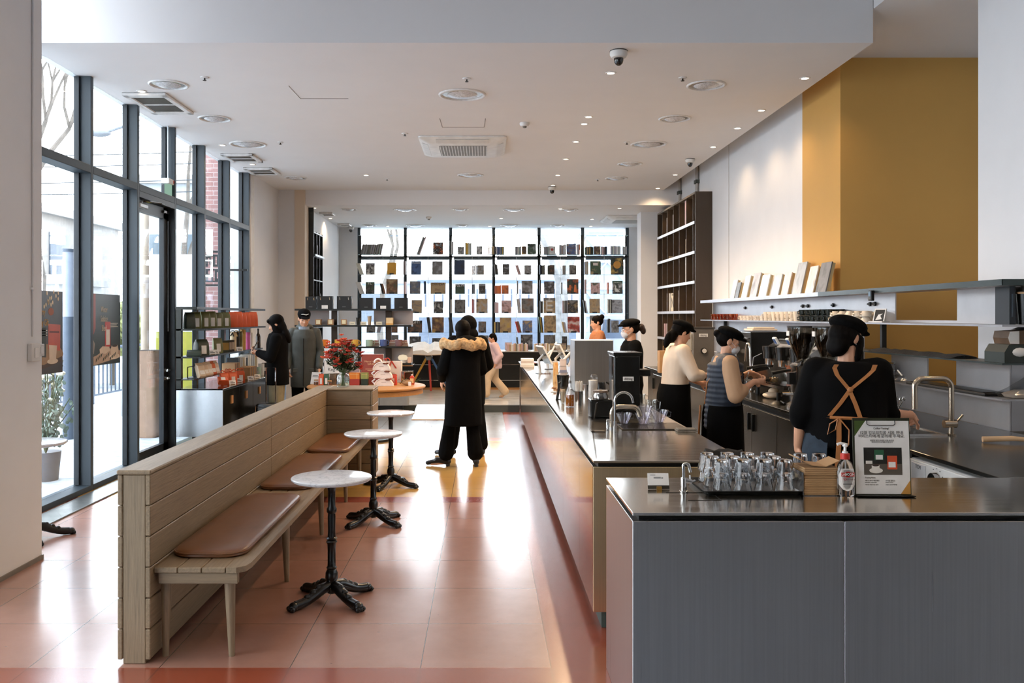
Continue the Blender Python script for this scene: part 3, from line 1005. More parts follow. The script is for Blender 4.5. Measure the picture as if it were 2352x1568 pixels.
cn = thing('service_counter', 'long stainless steel bar counter running back from the front counter', 'counter', (0, 0, 0))
ly0, ly1, lx1 = 4.715, 15.1, 1.415
WARMREFL = pm('warm_reflection_steel_end', (.9, .74, .48, 1), .34, 1., var=.05, scale=5, stretch=(20, 20, .3))  # warm reflection on the stainless end panel is put into its colour
yy = [ly0 + .03, 5.42, 6.5, 7.6, 8.7, 9.8, 10.9, 12.0, 13.05, 14.1]
for i in range(len(yy) - 1):
    MB().box(fx, fx + .02, yy[i] + .002, yy[i + 1] - .002, .10, .878, .001).obj('side_panel', STEEL, cn)
box('body', STEEL, fx + .021, lx1 - .02, ly0 + .022, 14.0, .1, .878, cn)
box('end_panel', WARMREFL, fx, lx1, ly0, ly0 + .021, .10, .878, cn, .001)
box('toe_kick', pm('toe_kick', rgb(62, 74, 68), .6), fx + .05, lx1 - .05, ly0 + .05, 14.0, .0, .099, cn)
box('shadow_gap', DARKSTEEL, fx + .03, lx1 - .03, ly0 + .03, ly1 - .05, .8785, .8995, cn)
box('worktop', STEELTOP, fx, lx1, ly0, ly1, .90, ZC, cn, .002)
for x in (fx + .02, lx1 - .05): box('leg', STEEL, x, x + .03, ly1 - .06, ly1 - .03, .0, .8785, cn)

bc = thing('back_counter', 'long dark topped back counter with steel cupboards along the right wall', 'counter', (0, 0, 0))
bx0, bx1 = 2.50, 3.54
box('worktop', pm('dark_steel_worktop', (.30, .285, .26, 1), .22, 1., var=.1, scale=3, rvar=.06), bx0 - .02, bx1, 4.226, 13.6, .89, ZC, bc, .002)
box('edge', DARKSTEEL, bx0 + .015, bx1, 5.16, 13.55, .84, .8895, bc)
box('body', pm('dim_steel', (.36, .34, .31, 1), .3, 1., var=.08, scale=4, stretch=(25, 25, .3)), bx0 + .02, bx1, 5.2, 13.5, .1, .8395, bc)
box('toe_kick', DARKSTEEL, bx0 + .08, bx1, 5.2, 13.5, 0, .099, bc)
dy = [5.2, 5.85, 6.4, 6.95, 7.5, 8.2, 9.0, 9.8, 10.6, 11.4, 12.2, 13.0]
DOORM = pm('cupboard_steel', (.42, .40, .37, 1), .26, 1., var=.06, scale=4, stretch=(25, 25, .3))
for i in range(len(dy) - 1):
    d_ = box('cupboard_door', DOORM, bx0, bx0 + .0195, dy[i] + .004, dy[i + 1] - .004, .12, .835, bc, .002)
    yh = dy[i] + .07 if i % 2 else dy[i + 1] - .07
    box('handle', BLACK, bx0 - .022, bx0 - .0005, yh - .012, yh + .012, .62, .78, d_, .003)
# dishwasher under the worktop by the sink
dw = thing('glass_washer', 'white washer with round dial and dark display under the back counter', 'washer', (bx0 - .01, 4.30, 0))
box('casing', col(206, 204, 200, .35), 0, .6, 0, .82, .01, .87, dw, .01, 2)
box('door_panel', col(214, 212, 208, .35), -.012, -.0005, .01, .81, .05, .68, dw, .008, 2)
box('control_panel', col(220, 218, 214, .3), -.014, -.0005, .01, .81, .70, .865, dw, .008, 2)
MB().cyl((-.0145, .50, .785), (-.045, .50, .785), .052, .046, 28).obj('dial', CHROME, dw, True)
box('display', col(22, 26, 34, .12), -.018, -.0145, .12, .34, .745, .835, dw, .002)
box('detergent_drawer', col(196, 198, 202, .35), -.018, -.0145, .62, .78, .72, .85, dw, .003)
lettering('TOMI' if False else 'TCM', .03, col(60, 62, 66), dw, (-.0185, .70, .83), (PI / 2, 0, -PI / 2))
m = MB()
for a in range(9):
    t_ = math.radians(-120 + a * 30)
    m.box(-.0165, -.0145, .50 + .07 * math.sin(t_) - .004, .50 + .07 * math.sin(t_) + .004, .785 + .07 * math.cos(t_) - .002, .785 + .07 * math.cos(t_) + .002)
m.obj('dial_marks', col(90, 92, 96), dw)
# ------------------------------------------------------------------ display unit along the street window
UNIT = pm('dark_bronze_metal', rgb(52, 54, 52), .32, .7, var=.1)
GLOSSK = pm('gloss_black_front', rgb(26, 25, 23), .12, .2, var=.1)
du = thing('display_unit', 'stepped metal display unit along the street window beyond the door', 'display unit', (0, 0, 0))
ux, uf, uy0, uy1 = -3.72, -3.155, 10.95, 14.0
# the unit is a little nearer than the far end of the bench corner
uy0 = 10.6
box('end_panel', pm('satin_end_panel', (.62, .64, .66, 1), .22, 1., var=.04, scale=4, stretch=(25, 25, .3)), ux, uf, uy0, uy0 + .02, .23, .81, du, .002)
box('body', GLOSSK, ux, uf - .012, uy0 + .0205, uy1, .23, .79, du)
for i, (a, b_) in enumerate(((10.63, 11.3), (11.306, 11.98), (11.986, 12.66), (12.666, 13.34), (13.346, 13.99))):
    d_ = box('drawer_front', GLOSSK, uf - .0115, uf, a, b_, .24, .785, du, .002)
    box('pull', HONEY, uf + .0005, uf + .012, (a + b_) / 2 - .04, (a + b_) / 2 + .04, .60, .70, d_)
box('deck', pm('dark_mirror_deck', (.25, .22, .19, 1), .12, 1., var=.1), ux, uf + .004, uy0, uy1, .7905, .81, du, .002)
box('plinth', BLACK, ux + .06, uf - .12, uy0 + .4, uy1 - .1, 0, .2295, du)


def shelf(z, x1, y1, nx, th=.022):
    m = MB().prism([(ux, uy0), (x1, uy0), (x1, y1), (ux, y1)], z - th, z)
    return m.obj('shelf', UNIT, du)


shelf(1.80, -3.465, 13.9, 0, .03)
shelf(1.535, -3.36, 13.5, 0)
shelf(1.20, -3.43, 13.6, 0)
shelf(.925, -3.50, 11.6, 0, .012)
for y in (10.62, 11.2, 12.4, 13.4):
    box('upright', UNIT, ux, ux + .05, y, y + .07, .811, 1.7695, du)
box('end_bracket', UNIT, ux, ux + .06, uy0, uy0 + .015, .811, 1.7695, du)

# coffee bags on the middle shelf
GREEN = pm('dark_green_bag', rgb(44, 54, 42), .45, var=.15, bump=.2)
OLIVE = pm('olive_bag', rgb(92, 94, 48), .45, var=.15, bump=.2)
ORBAG = pm('orange_bag', rgb(206, 84, 36), .45, var=.12, bump=.2)


def bag_mesh(w, d, h, fold=True):
    m = MB()
    rs = []
    for q, sx, sy in ((0, 1, 1), (.06, 1.04, 1.06), (.5, 1.0, 1.0), (.78, .98, .8), (.92, .96, .3), (1., .95, .12)):
        rs.append([(p[0] * sx, p[1] * sy, h * q) for p in rrect(-w / 2, w / 2, -d / 2, d / 2, .012, 3)])
    m.loft(rs)
    return m


def coffee_bag(loc, rz, bm_, lb, w=.13, d=.085, h=.21, group='coffee bags on the display unit', label_part=True, sc=1.):
    o = thing('coffee_bag', lb, 'coffee bag', loc, rz, group)
    bag_mesh(w, d, h).obj('pouch', bm_, o, True)
    MB().box(-w * .46, w * .46, -.008, .012, h * .97, h * 1.0).obj('fold', bm_, o)
    if label_part: MB().loft([[(-w * .22, -d * .535, h * .1), (w * .22, -d * .535, h * .1), (w * .22, -d * .505, h * .62), (-w * .22, -d * .505, h * .62)], [(-w * .22, -d * .50, h * .1), (w * .22, -d * .50, h * .1), (w * .22, -d * .48, h * .62), (-w * .22, -d * .48, h * .62)]]).obj('label', PAPER, o)
    return o


bx = [(428, 'dark green', GREEN, 0), (449, 'olive', OLIVE, 1), (470, 'olive', OLIVE, 1), (485, 'olive', OLIVE, 1), (500, 'olive', OLIVE, 1), (517, 'olive', OLIVE, 1), (534, 'orange', ORBAG, 0), (552, 'orange', ORBAG, 0), (566, 'orange', ORBAG, 0), (579, 'orange', ORBAG, 0), (590, 'orange', ORBAG, 0), (598, 'orange', ORBAG, 0)]
pn = {}
for i, (px, cn_, mm, lp) in enumerate(bx):
    y = 10.78 + i * .2
    x = PX(px, y)
    x = min(max(x, -3.62), -3.42)
    n_ = pn[cn_] = pn.get(cn_, -1) + 1
    coffee_bag((x, y, 1.5355), PI / 2 - .62 + .12 * ((i * 3) % 3 - 1), mm, '%s coffee bag on the display unit upper shelf, %s' % (cn_, 'alone at the near end' if cn_ == 'dark green' else ORD[n_] + ' of the ' + cn_ + ' ones'), label_part=bool(lp), w=.125, d=.085, h=.2 + .016 * ((i * 5) % 4) / 3)

# lower shelf: boxes, pouches, bottles
coffee_bag((-3.55, 10.74, 1.2005), .3, GREEN, 'squat dark green bag, near end of lower shelf', .17, .12, .075, label_part=False)
coffee_bag((-3.52, 10.92, 1.2005), .9, GREEN, 'large dark green bag with white label on the lower shelf', .16, .12, .2)
coffee_bag((-3.49, 11.5, 1.203), .8, OLIVE, 'olive pouch tilted on the lower shelf beside white cards', .13, .06, .2).rotation_euler = (-.08, 0, .8)
o = thing('product_box', 'dark green box set on the lower shelf beside the olive pouch', 'box', (-3.52, 11.85, 1.2005), .9, 'small goods on the lower shelf')
box('carton', GREEN, -.06, .06, -.05, .05, 0, .16, o); box('label', col(170, 140, 80, .4, .5), -.05, .05, -.0515, -.0505, .03, .13, o)
for i, (y, c_, h, lb) in enumerate(((12.02, (60, 50, 44), .16, 'slim dark printed box'), (12.14, (58, 50, 46), .16, 'second slim dark printed box'))):
    o = thing('product_box', lb + ' on the lower shelf of the display unit', 'box', (-3.5, y, 1.2005), .8, 'small goods on the lower shelf')
    box('carton', col(*c_, .5), -.035, .035, -.03, .03, 0, h, o); box('label', col(190, 170, 150), -.03, .03, -.0315, -.0305, .03, .13, o)
for i, (px, y, c_, h, nm) in enumerate(((536, 12.3, (226, 200, 160), .27, 'cream'), (544, 12.45, (28, 28, 28), .27, 'black'), (550, 12.6, (96, 90, 44), .27, 'olive'), (558, 12.75, (206, 160, 84), .29, 'golden'), (568, 12.95, (206, 100, 160), .25, 'pink'), (574, 13.1, (230, 226, 220), .24, 'white'))):
    o = thing('gift_tube', '%s upright gift tube with ribbon on the lower shelf' % nm, 'gift tube', (PX(px, y), y, 1.2005), 0, 'gift tubes on the lower shelf')
    MB().lathe([(0, 0), (.042, 0), (.042, h), (0, h)], seg=18).obj('tube', col(*c_, .5), o, True)
    if nm in ('cream', 'golden', 'black'): MB().tube(arc((0, -.03, h * .95), .03, 0, 180, 6), .006, 5).tube([(0, -.045, h * .95), (.02, -.05, h * .75)], .007, 5).tube([(0, -.045, h * .95), (-.025, -.05, h * .78)], .007, 5).obj('ribbon', col(206, 160, 84) if nm != 'cream' else col(30, 28, 28), o)
o = thing('wine_bottle', 'dark glass bottle at the far end of the lower shelf', 'bottle', (PX(593, 13.35), 13.35, 1.2005))
MB().lathe([(0, 0), (.036, 0), (.036, .17), (.03, .2), (.014, .23), (.013, .29), (0, .29)], seg=18).obj('body', pm('dark_bottle', rgb(40, 26, 18), .1), o, True)
MB().lathe([(.0145, .27), (.0145, .3), (0, .3)], seg=12).obj('stopper', BLACK, o)
for i, (x, y, z, d_) in enumerate(((-3.45, 11.16, 1.2005, 'beside the large green bag'), (-3.45, 11.3, 1.2005, 'second after the large green bag'), (-3.42, 12.3, 1.2005, 'before the cream tube'), (-3.22, 11.25, .8105, 'before the orange gift bags'), (-3.24, 11.62, .8105, 'right of the orange gift bags'), (-3.2, 12.05, .8105, 'before the candles'), (-3.2, 12.4, .8105, 'between the candles'))):
    o = thing('price_card', 'small white price card on the display unit ' + d_, 'price card', (x, y, z), PI / 2 - .9, 'price cards on the display unit')
    MB().at(rx=-.35).box(-.045, .045, 0, .003, 0.001, .06).obj('card', PAPER, o)
    MB().at(rx=-.35).box(-.03, .03, -.0006, 0, .02, .028).box(-.03, .01, -.0006, 0, .036, .042).obj('print', LETD, o)
    box('base', col(150, 120, 80), -.03, .03, 0, .03, 0, .006, o)

# trays of packets on the unit
rk = thing('wire_rack', 'black wire rack holding packets at the near end of the display unit', 'rack', (-3.62, 10.72, .9255))
MB().tube([(0, 0, 0), (0, 0, .14)], .006, 6).tube([(0, .22, 0), (0, .22, .14)], .006, 6).tube([(0, 0, .14), (0, .22, .14)], .006, 6).tube([(0, 0, 0.006), (.1, 0, 0.006)], .006, 6).tube([(0, .22, 0.006), (.1, .22, 0.006)], .006, 6).obj('wire', BLACK, rk)
for i, (y, c_, lb) in enumerate(((10.76, (198, 176, 150), 'first cream packet'), (10.9, (196, 170, 144), 'second cream packet'), (11.06, (208, 190, 170), 'third cream packet'), (11.2, (196, 96, 54), 'orange packet'), (11.34, (214, 196, 180), 'fourth cream packet'))):
    o = thing('biscuit_packet', lb + ' leaning on the small tray of the display unit', 'packet', (-3.46, y, .929), PI / 2 - .35, 'packets on the small tray')
    o.rotation_euler = (-.3, 0, PI / 2 - .45)
    m = MB().loft([[(p[0], p[1], z) for p in rrect(-.055 * s, .055 * s, -.03 * q, .03 * q, .01)] for z, s, q in ((0.004, 1, .3), (.02, 1, 1), (.15, 1, 1), (.17, 1, .3), (.19, 1.05, .1))])
    m.obj('wrapper', pm('packet_%d' % i, rgb(*c_), .35, var=.2, bump=.2), o, True)
    box('label', PAPER, -.04, .04, -.0325, -.0305, .04, .09, o)
for i, (x, y, rz, lb) in enumerate(((-3.30, 11.1, .5, 'lying at the near corner'), (-3.34, 11.27, .8, 'tied upright at the back left'), (-3.28, 11.42, .8, 'standing in front with white label'), (-3.38, 11.58, .8, 'tied upright at the back right'), (-3.26, 11.72, .7, 'at the right of the cluster'))):
    o = coffee_bag((x, y, .8105), rz, ORBAG, 'orange gift bag ' + lb + ' on the display deck', .12, .07, .15 if i else .1, 'orange gift bags on the display deck')
    if i: MB().tube(arc((-.025, 0, .16), .022, 0, 180, 5), .006, 5).tube(arc((.025, 0, .16), .022, 0, 180, 5), .006, 5).obj('bow', ORBAG, o)
    if i == 0: o.rotation_euler = (-.9, 0, .5); o.location.z = .85
for i, (x, y, w, h, lb) in enumerate(((-3.46, 12.0, .24, .24, 'large kraft gift box with tied ribbon'), (-3.33, 12.2, .1, .17, 'first kraft carton'), (-3.33, 12.33, .1, .17, 'second kraft carton'), (-3.33, 12.46, .1, .17, 'third kraft carton'))):
    o = thing('kraft_box', lb + ' on the display deck', 'box', (x, y, .8105), 0, 'kraft boxes on the display deck')
    box('carton', KRAFT, -.09, .09, -w / 2, w / 2, 0, h, o, .003)
    box('ribbon', col(70, 50, 40), .0905, .093, -.012, .012, 0.01, h, o)
for i, (y, c_, h) in enumerate(((12.3, 'k', .29), (12.4, 's', .29), (12.48, 's', .28), (12.58, 't', .28), (12.66, 'w', .29), (12.75, 'k', .27), (12.84, 'w', .3), (12.95, 'w', .31), (13.05, 's', .3), (13.14, 's', .31), (13.22, 'm', .31), (13.3, 't', .31))):
    o = box('book', col(*{'k': (30, 30, 30), 's': (170, 172, 174), 't': (196, 176, 140), 'w': (230, 226, 216), 'm': (176, 150, 90)}[c_], .55), -3.6, -3.45, y, y + .06, .8105, .8105 + h)
    tag(o, 'book or album standing at the back of the display deck, %s from near end' % ORD[i], 'book', 'albums at the back of the display deck')
for i, (px, y, c_, r, h, lb) in enumerate(((569, 12.62, (232, 230, 226), .05, .13, 'white candle jar'), (582, 12.78, (26, 26, 26), .05, .13, 'black candle jar'), (593, 12.93, (178, 206, 190), .045, .13, 'mint candle jar'), (600, 13.1, (232, 230, 226), .045, .17, 'second white jar'), (609, 13.3, (30, 30, 30), .05, .17, 'second black jar'))):
    o = thing('candle_jar', lb + ' at the far end of the display deck', 'candle', (PX(px, y), y, .8105), 0, 'candle jars on the display deck')
    MB().lathe([(0, 0), (r, 0), (r, h), (r * .9, h), (r * .88, h * .8), (0, h * .8)], seg=20).obj('jar', col(*c_, .4), o, True)
    box('label', col(236, 234, 230), -.02, .02, -r - .002, -r + .004, h * .3, h * .6, o)

# ------------------------------------------------------------------ free-standing shelf in front of the back room
MD = 15.0
ms = thing('shelf_unit', 'free-standing shelf unit with thin dark shelves before the book window', 'shelf unit', (0, 0, 0))
mx0, mx1 = -3.24, -1.243
SZ = [1.813, 1.537, 1.17, .885]
for z in SZ: box('shelf', UNIT, mx0, mx1, MD, MD + .33, z - .03, z, ms, .002)
for x in (-2.65, -1.71): box('upright', DARKWOOD, x, x + .1, MD + .22, MD + .288, .0005, SZ[0] - .0305, ms)
GREYP = pm('grey_back_panel', rgb(186, 176, 172), .45, var=.03)
box('back_panel', GREYP, -1.92, mx1, MD + .29, MD + .31, SZ[1] + .001, SZ[0] - .0305, ms)
box('back_panel', GREYP, mx0, -2.7, MD + .29, MD + .31, SZ[1] + .001, SZ[0] - .0305, ms)
box('back_panel', GREYP, -1.92, mx1, MD + .29, MD + .31, SZ[3] + .001, SZ[2] - .0305, ms)
box('cabinet', pm('grey_steel_cabinet', rgb(150, 148, 144), .35, .3), -2.6, -1.31, MD, MD + .34, .16, .53, ms, .002)
box('cabinet_joint', DARKSTEEL, -1.79, -1.785, MD - .001, MD - .0003, .17, .52, ms)
box('cabinet_foot', BLACK, -2.5, -1.4, MD + .05, MD + .3, .0005, .1595, ms)
box('tray', CHROME, mx0 + .5, mx1 + .03, MD - .06, MD + .33, SZ[3] - .05, SZ[3] - .0305, ms)
for i, (a, b_, t_, wc) in enumerate(((702, 726, 681, 0), (729, 764, 680, 1), (774, 807, 680, 0), (826, 856, 684, 0), (864, 897, 684, 1), (906, 936, 684, 0))):
    xa, xb = PX(a, MD + .1), PX(b_, MD + .1)
    h = PZ(t_, MD + .1) - SZ[0]
    w = xb - xa
    o = thing('gift_bag', 'black paper gift bag on the top shelf, %s from the left' % ORD[i], 'gift bag', ((xa + xb) / 2, MD + .14, SZ[0] + .0005), 0, 'black gift bags on the top shelf')
    MB().prism([(-w / 2, 0), (w / 2, 0), (w / 2, h), (-w / 2, h)], -.06, .06, 'y').obj('bag', pm('black_paper', rgb(16, 17, 16), .55), o)
    if i < 3:
        for s in (-1, 1): MB().tube([(s * w * .3, -.061, h * .9), (s * w * .3 + .005, -.063, h * .7)], .006, 6).obj('eyelet', CHROME, o)
        MB().tube([(w / 2 + .004, -.03, h * .8), (w / 2 + .012, -.03, h * .4), (w / 2 + .002, -.03, h * .05)], .005, 5).obj('side_ribbon', CHROME, o)
    if wc: box('tag', PAPER, -w * .2, w * .2, -.068, -.062, .0, h * .28, o)
    else: MB().box(-.03, .03, -.0612, -.0604, h * .14, h * .17).obj('print', col(150, 150, 146), o)
for i, (a, b_, t_) in enumerate(((725, 738, 733), (753, 766, 733), (784, 797, 733))):
    xa, xb = PX(a, MD + .1), PX(b_, MD + .1)
    h, w = PZ(t_, MD + .1) - SZ[1], xb - xa
    o = thing('candle_box', 'small brown boxed candle on the second shelf, %s from the left' % ORD[i], 'candle box', ((xa + xb) / 2, MD + .12, SZ[1] + .0005), 0, 'boxed candles on the second shelf')
    MB().box(-w / 2, w / 2, -.05, .05, 0, h).obj('case', HONEY, o)
    box('face', col(244, 224, 180), -w * .34, w * .34, -.054, -.0505, h * .15, h * .85, o)
for i, (a, b_) in enumerate(((803, 816), (864, 878), (830, 840))):
    o = thing('price_card', 'cream card standing on the second shelf, %s one' % ('left', 'right', 'middle')[i], 'card', (PX((a + b_) / 2, MD + .1), MD + .08, SZ[1] + .0005), 0, 'cream cards on the second shelf')
    MB().box(-.05, .05, 0, .02, 0, .055).obj('card', col(244, 228, 196), o); box('print', LETD, -.03, .03, -.0012, -.0004, .02, .026, o)
o = thing('tumbler', 'dark tumbler on the second shelf beside a cream card', 'cup', (PX(821.5, MD + .1), MD + .16, SZ[1] + .0005))
MB().lathe([(0, 0), (.026, 0), (.036, .12), (.032, .12), (.024, .01), (0, .01)], seg=20).obj('cup', pm('dark_cup', rgb(40, 38, 28), .3), o, True)
MB().lathe([(.0365, .112), (.0375, .125), (.031, .125), (.031, .112)], seg=20).obj('rim', BLACK, o, True)
o = thing('tumbler', 'tall pale tumbler on the second shelf', 'cup', (PX(847, MD + .1), MD + .2, SZ[1] + .0005))
MB().lathe([(0, 0), (.026, 0), (.036, .15), (.032, .15), (.024, .01), (0, .01)], seg=20).obj('cup', col(226, 190, 150, .4), o, True)
MB().lathe([(.0365, .142), (.0375, .155), (.031, .155), (.031, .142)], seg=20).obj('rim', PAPER, o, True)
o = thing('gift_cube', 'cream cube box on the second shelf near its right end', 'box', (PX(895.5, MD + .1), MD + .10, SZ[1] + .0005))
box('carton', col(232, 200, 150, .5), -.06, .06, -.06, .06, 0, .125, o, .004); box('band', col(214, 160, 90), -.0605, .0605, -.0612, -.0604, 0, .03, o)


def mug(loc, rz, mm, lb, group, r=.045, h=.105):
    o = thing('mug', lb, 'mug', loc, rz, group)
    MB().lathe([(0, 0), (r * .85, 0), (r, .012), (r, h), (r * .92, h), (r * .9, .012), (0, .012)], seg=24).obj('cup', mm, o, True)
    MB().tube([(r - .004, 0, h * .85), (r + .022, 0, h * .82), (r + .032, 0, h * .55), (r + .022, 0, h * .28), (r - .004, 0, h * .22)], .007, 8).obj('handle', mm, o, True)
    return o


for px, c_, nm in ((745, (222, 124, 46), 'orange'), (777, (226, 168, 56), 'yellow'), (815, (228, 176, 74), 'second yellow'), (848, (168, 190, 170), 'mint green'), (881, (84, 100, 150), 'blue'), (916, (130, 96, 96), 'mauve')):
    mug((PX(px, MD + .06), MD + .06, SZ[2] + .0005), 0, col(*c_, .3), '%s mug on the third shelf of the shelf unit' % nm, 'mugs on the third shelf', .062, .115)
for g_, (px0, px1, lb) in enumerate(((852, 872, 'behind the mint mug'), (894, 938, 'behind the mauve mug'))):
    for k in range(4):
        o = box('book', col(*((196, 176, 160), (170, 130, 110), (206, 190, 176), (160, 110, 96))[k], .6), PX(px0, MD + .2) + k * .006, PX(px1, MD + .2) - k * .006, MD + .125, MD + .215, SZ[2] + .0005 + k * .026, SZ[2] + .025 + k * .026)
        tag(o, 'flat book in the stack %s, %s from the bottom' % (lb, ORD[k]), 'book', 'flat books on the third shelf')
o = thing('table_lamp', 'small glowing white lamp on the lowest shelf of the shelf unit', 'lamp', (PX(925, MD + .1), MD + .12, SZ[3] + .0005))
MB().lathe([(0, .05), (.07, .05), (.085, .09), (.06, .13), (0, .14)], seg=20).obj('shade', glow('small_lamp_glow', (1, .8, .55, 1), 2.2), o, True)
MB().lathe([(0, 0), (.05, 0), (.05, .05), (0, .05)], seg=16).obj('base', PAPER, o)
o = thing('gift_cube', 'small pale box on the lowest shelf beside the glowing lamp', 'box', (PX(941, MD + .1), MD + .06, SZ[3] + .0005))
box('carton', col(226, 180, 150, .5), -.03, .03, -.03, .03, 0, .09, o, .003); box('lid', col(236, 200, 170, .5), -.031, .031, -.031, .031, .09, .1, o)

# ------------------------------------------------------------------ round table of gifts
TC = (-1.607, 12.0)
rt = thing('round_table', 'large round oak display table of gifts behind the bench corner', 'table', (TC[0], TC[1], 0))
MB().lathe([(0, .70), (.74, .70), (.79, .71), (.805, .725), (.805, .735), (.795, .745), (0, .745)], seg=72).obj('tabletop', HONEY, rt, True)
MB().lathe([(.70, .64), (.77, .64), (.77, .7), (.70, .7)], seg=60).obj('apron', HONEY, rt, True)
MB().lathe([(0, 0), (.36, 0), (.36, .03), (.09, .06), (.07, .3), (.08, .64), (0, .64)], seg=30).obj('pedestal', IRON, rt, True)
TZ = .7455


def tpos(px, py): # point on the table top seen at px,py
    d = (EH - TZ) * F / (py - CY)
    return (PX(px, d), d, TZ)


def easel_board(px, d, w, h, cm, lb, rows, letter_m, frame=None, tilt=-.25, rz=0):
    o = thing('sign_board', lb, 'sign', (PX(px, d), d, TZ + .004), rz, 'sign boards on the gift table')
    MB().at(rx=tilt).box(-w / 2, w / 2, 0, .01, 0, h).obj('board', cm, o)
    MB().at(rx=tilt).box(-w / 2 - .006, w / 2 + .006, .0105, .018, -.0, h + .006).obj('backing', frame or BLACK, o)
    MB().tube([(-w * .3, .02 + h * .2, h * .75), (-w * .3, .14 + h * .2, 0)], .007, 6).tube([(w * .3, .02 + h * .2, h * .75), (w * .3, .14 + h * .2, 0)], .007, 6).obj('strut', BLACK, o)
    for body, sz, f in rows:
        if sz < .03:
            MB().at(rx=tilt).box(-w * .3, w * .3, -.0008, -.0002, h * f, h * f + .006).box(-w * .2, w * .2, -.0008, -.0002, h * f - .018, h * f - .012).obj('small_print', letter_m, o)
            continue
        lettering(body, sz, letter_m, o, (0, h * f * math.sin(-tilt) - .0015, h * f * math.cos(tilt)), (PI / 2 + tilt, 0, 0))
    return o


easel_board(765, 12.25, .27, .32, PAPER, 'white sign board with black lettering behind the vase', [('King\nKeg K', .066, .72), ('BLEND', .022, .42), ('single origin\nhouse roast', .018, .25)], LETD)
easel_board(853, 12.1, .30, .42, col(132, 52, 36, .6), 'rust red sign board reading Merry Holiday Gift Box', [('Merry Holiday\nGift Box', .036, .72), ('seasonal coffee and\ncup set for winter', .018, .5), ('gift wrapping', .018, .3)], col(216, 176, 130), PAPER)
easel_board(808, 12.42, .2, .24, col(150, 128, 130, .6), 'mauve and white sign board leaning right of the vase', [('holiday', .02, .6)], LETD, PAPER)
o = thing('sign_board', 'small white leaning board at the left edge of the gift table', 'sign', (PX(723, 12.15), 12.15, TZ + .002), -.3)
MB().at(rx=-.3).box(-.07, .07, 0, .008, 0, .17).obj('board', PAPER, o); MB().at(rx=-.3).box(-.05, .05, -.001, -.0002, .1, .107).box(-.05, .03, -.001, -.0002, .12, .127).obj('print', LETD, o)
for px, mm, nm in ((738, ORBAG, 'orange'), (750, pm('bag_green2', rgb(50, 84, 60), .5), 'green')):
    p_ = tpos(px, 884)
    o = coffee_bag((p_[0], p_[1], TZ + .0005), 0, mm, '%s coffee bag with white label at the left of the gift table' % nm, .07, .055, .155, 'coffee bags on the gift table')
for i, px in enumerate((764, 771)):
    p_ = tpos(px, 883)
    o = coffee_bag((p_[0], p_[1] + .06 * i, TZ + .0005), .1, pm('patterned_bag_%d' % i, rgb(90, 74, 56), .5, var=.6, scale=22), 'dark patterned coffee bag beside the green one, %s' % ('front' if i == 0 else 'behind'), .085, .06, .15, 'coffee bags on the gift table', label_part=False)
for i, (px, py) in enumerate(((726, 884), (757, 886))):
    p_ = tpos(px, py)
    o = thing('glass_jar', 'small glass jar with kraft lid on the gift table, %s' % ('far left' if i == 0 else 'beside the vase'), 'jar', (p_[0], p_[1], TZ + .0005), 0, 'small jars on the gift table')
    MB().lathe([(0, 0), (.03, 0), (.032, .05), (.026, .06), (0, .06)], seg=18).obj('glass', CLEAR, o, True)
    MB().lathe([(0, .004), (.027, .004), (.028, .042), (0, .042)], seg=14).obj('contents', col(120, 74, 44), o, True)
    MB().lathe([(0, .06), (.03, .06), (.03, .075), (0, .075)], seg=16).obj('lid', KRAFT, o)
for px0, px1, c1, c2, nm, lid in ((803, 827, (222, 130, 48), (160, 50, 36), 'orange and red', 1), (830, 846, (150, 160, 90), (34, 50, 34), 'green', 1)):
    p_ = tpos((px0 + px1) / 2, 884)
    w = (px1 - px0) * p_[1] / F
    o = thing('gift_box', '%s gift box with printed upper half on the gift table' % nm, 'gift box', (p_[0], p_[1], TZ + .0005), 0, 'gift boxes on the gift table')
    box('base', col(*c2, .45), -w / 2, w / 2, -.05, .05, 0, .085, o); box('lid', col(*c1, .35, .3), -w / 2 - .001, w / 2 + .001, -.051, .051, .0855, .17, o)
    MB().box(w * .22, w * .27, -.0525, -.0515, .09, .165).box(-w * .4, w * .4, -.0525, -.0515, .145, .15).obj('print', col(230, 190, 120), o)
# white paper bag with red bow
p_ = tpos(900, 878)
o = thing('gift_bag', 'white paper bag with red ribbon bow and Merry Holiday Gift print', 'gift bag', (p_[0], p_[1] + .05, TZ + .0005), -.08)
MB().prism([(-.135, 0), (.135, 0), (.14, .30), (-.14, .30)], -.045, .045, 'y').obj('bag', col(238, 226, 216, .6), o)
RED = pm('red_ribbon', rgb(190, 60, 36), .45)
MB().loft([[(-.05, -.05, .2), (-.03, -.05, .2), (.005, -.052, .3), (-.01, -.052, .31)], [(-.05, -.047, .2), (-.03, -.047, .2), (.005, -.048, .3), (-.01, -.048, .31)]]).loft([[(.075, -.05, .2), (.055, -.05, .2), (-.01, -.052, .3), (.005, -.052, .31)], [(.075, -.047, .2), (.055, -.047, .2), (-.01, -.048, .3), (.005, -.048, .31)]]).tube(arc((-.06, -.05, .31), .035, 0, 180, 6), .008, 6).tube(arc((-.1, -.05, .305), .03, 0, 200, 6), .007, 6).obj('ribbon', RED, o)
lettering('Merry\nHoliday Gift', .034, LETD, o, (0, -.0465, .115))
m = MB()
for i in range(14): m.ell((R.uniform(-.12, .12), -.0456, R.uniform(.01, .08)), .004, .0006, .004, 6, 4)
m.obj('dots', RED, o)
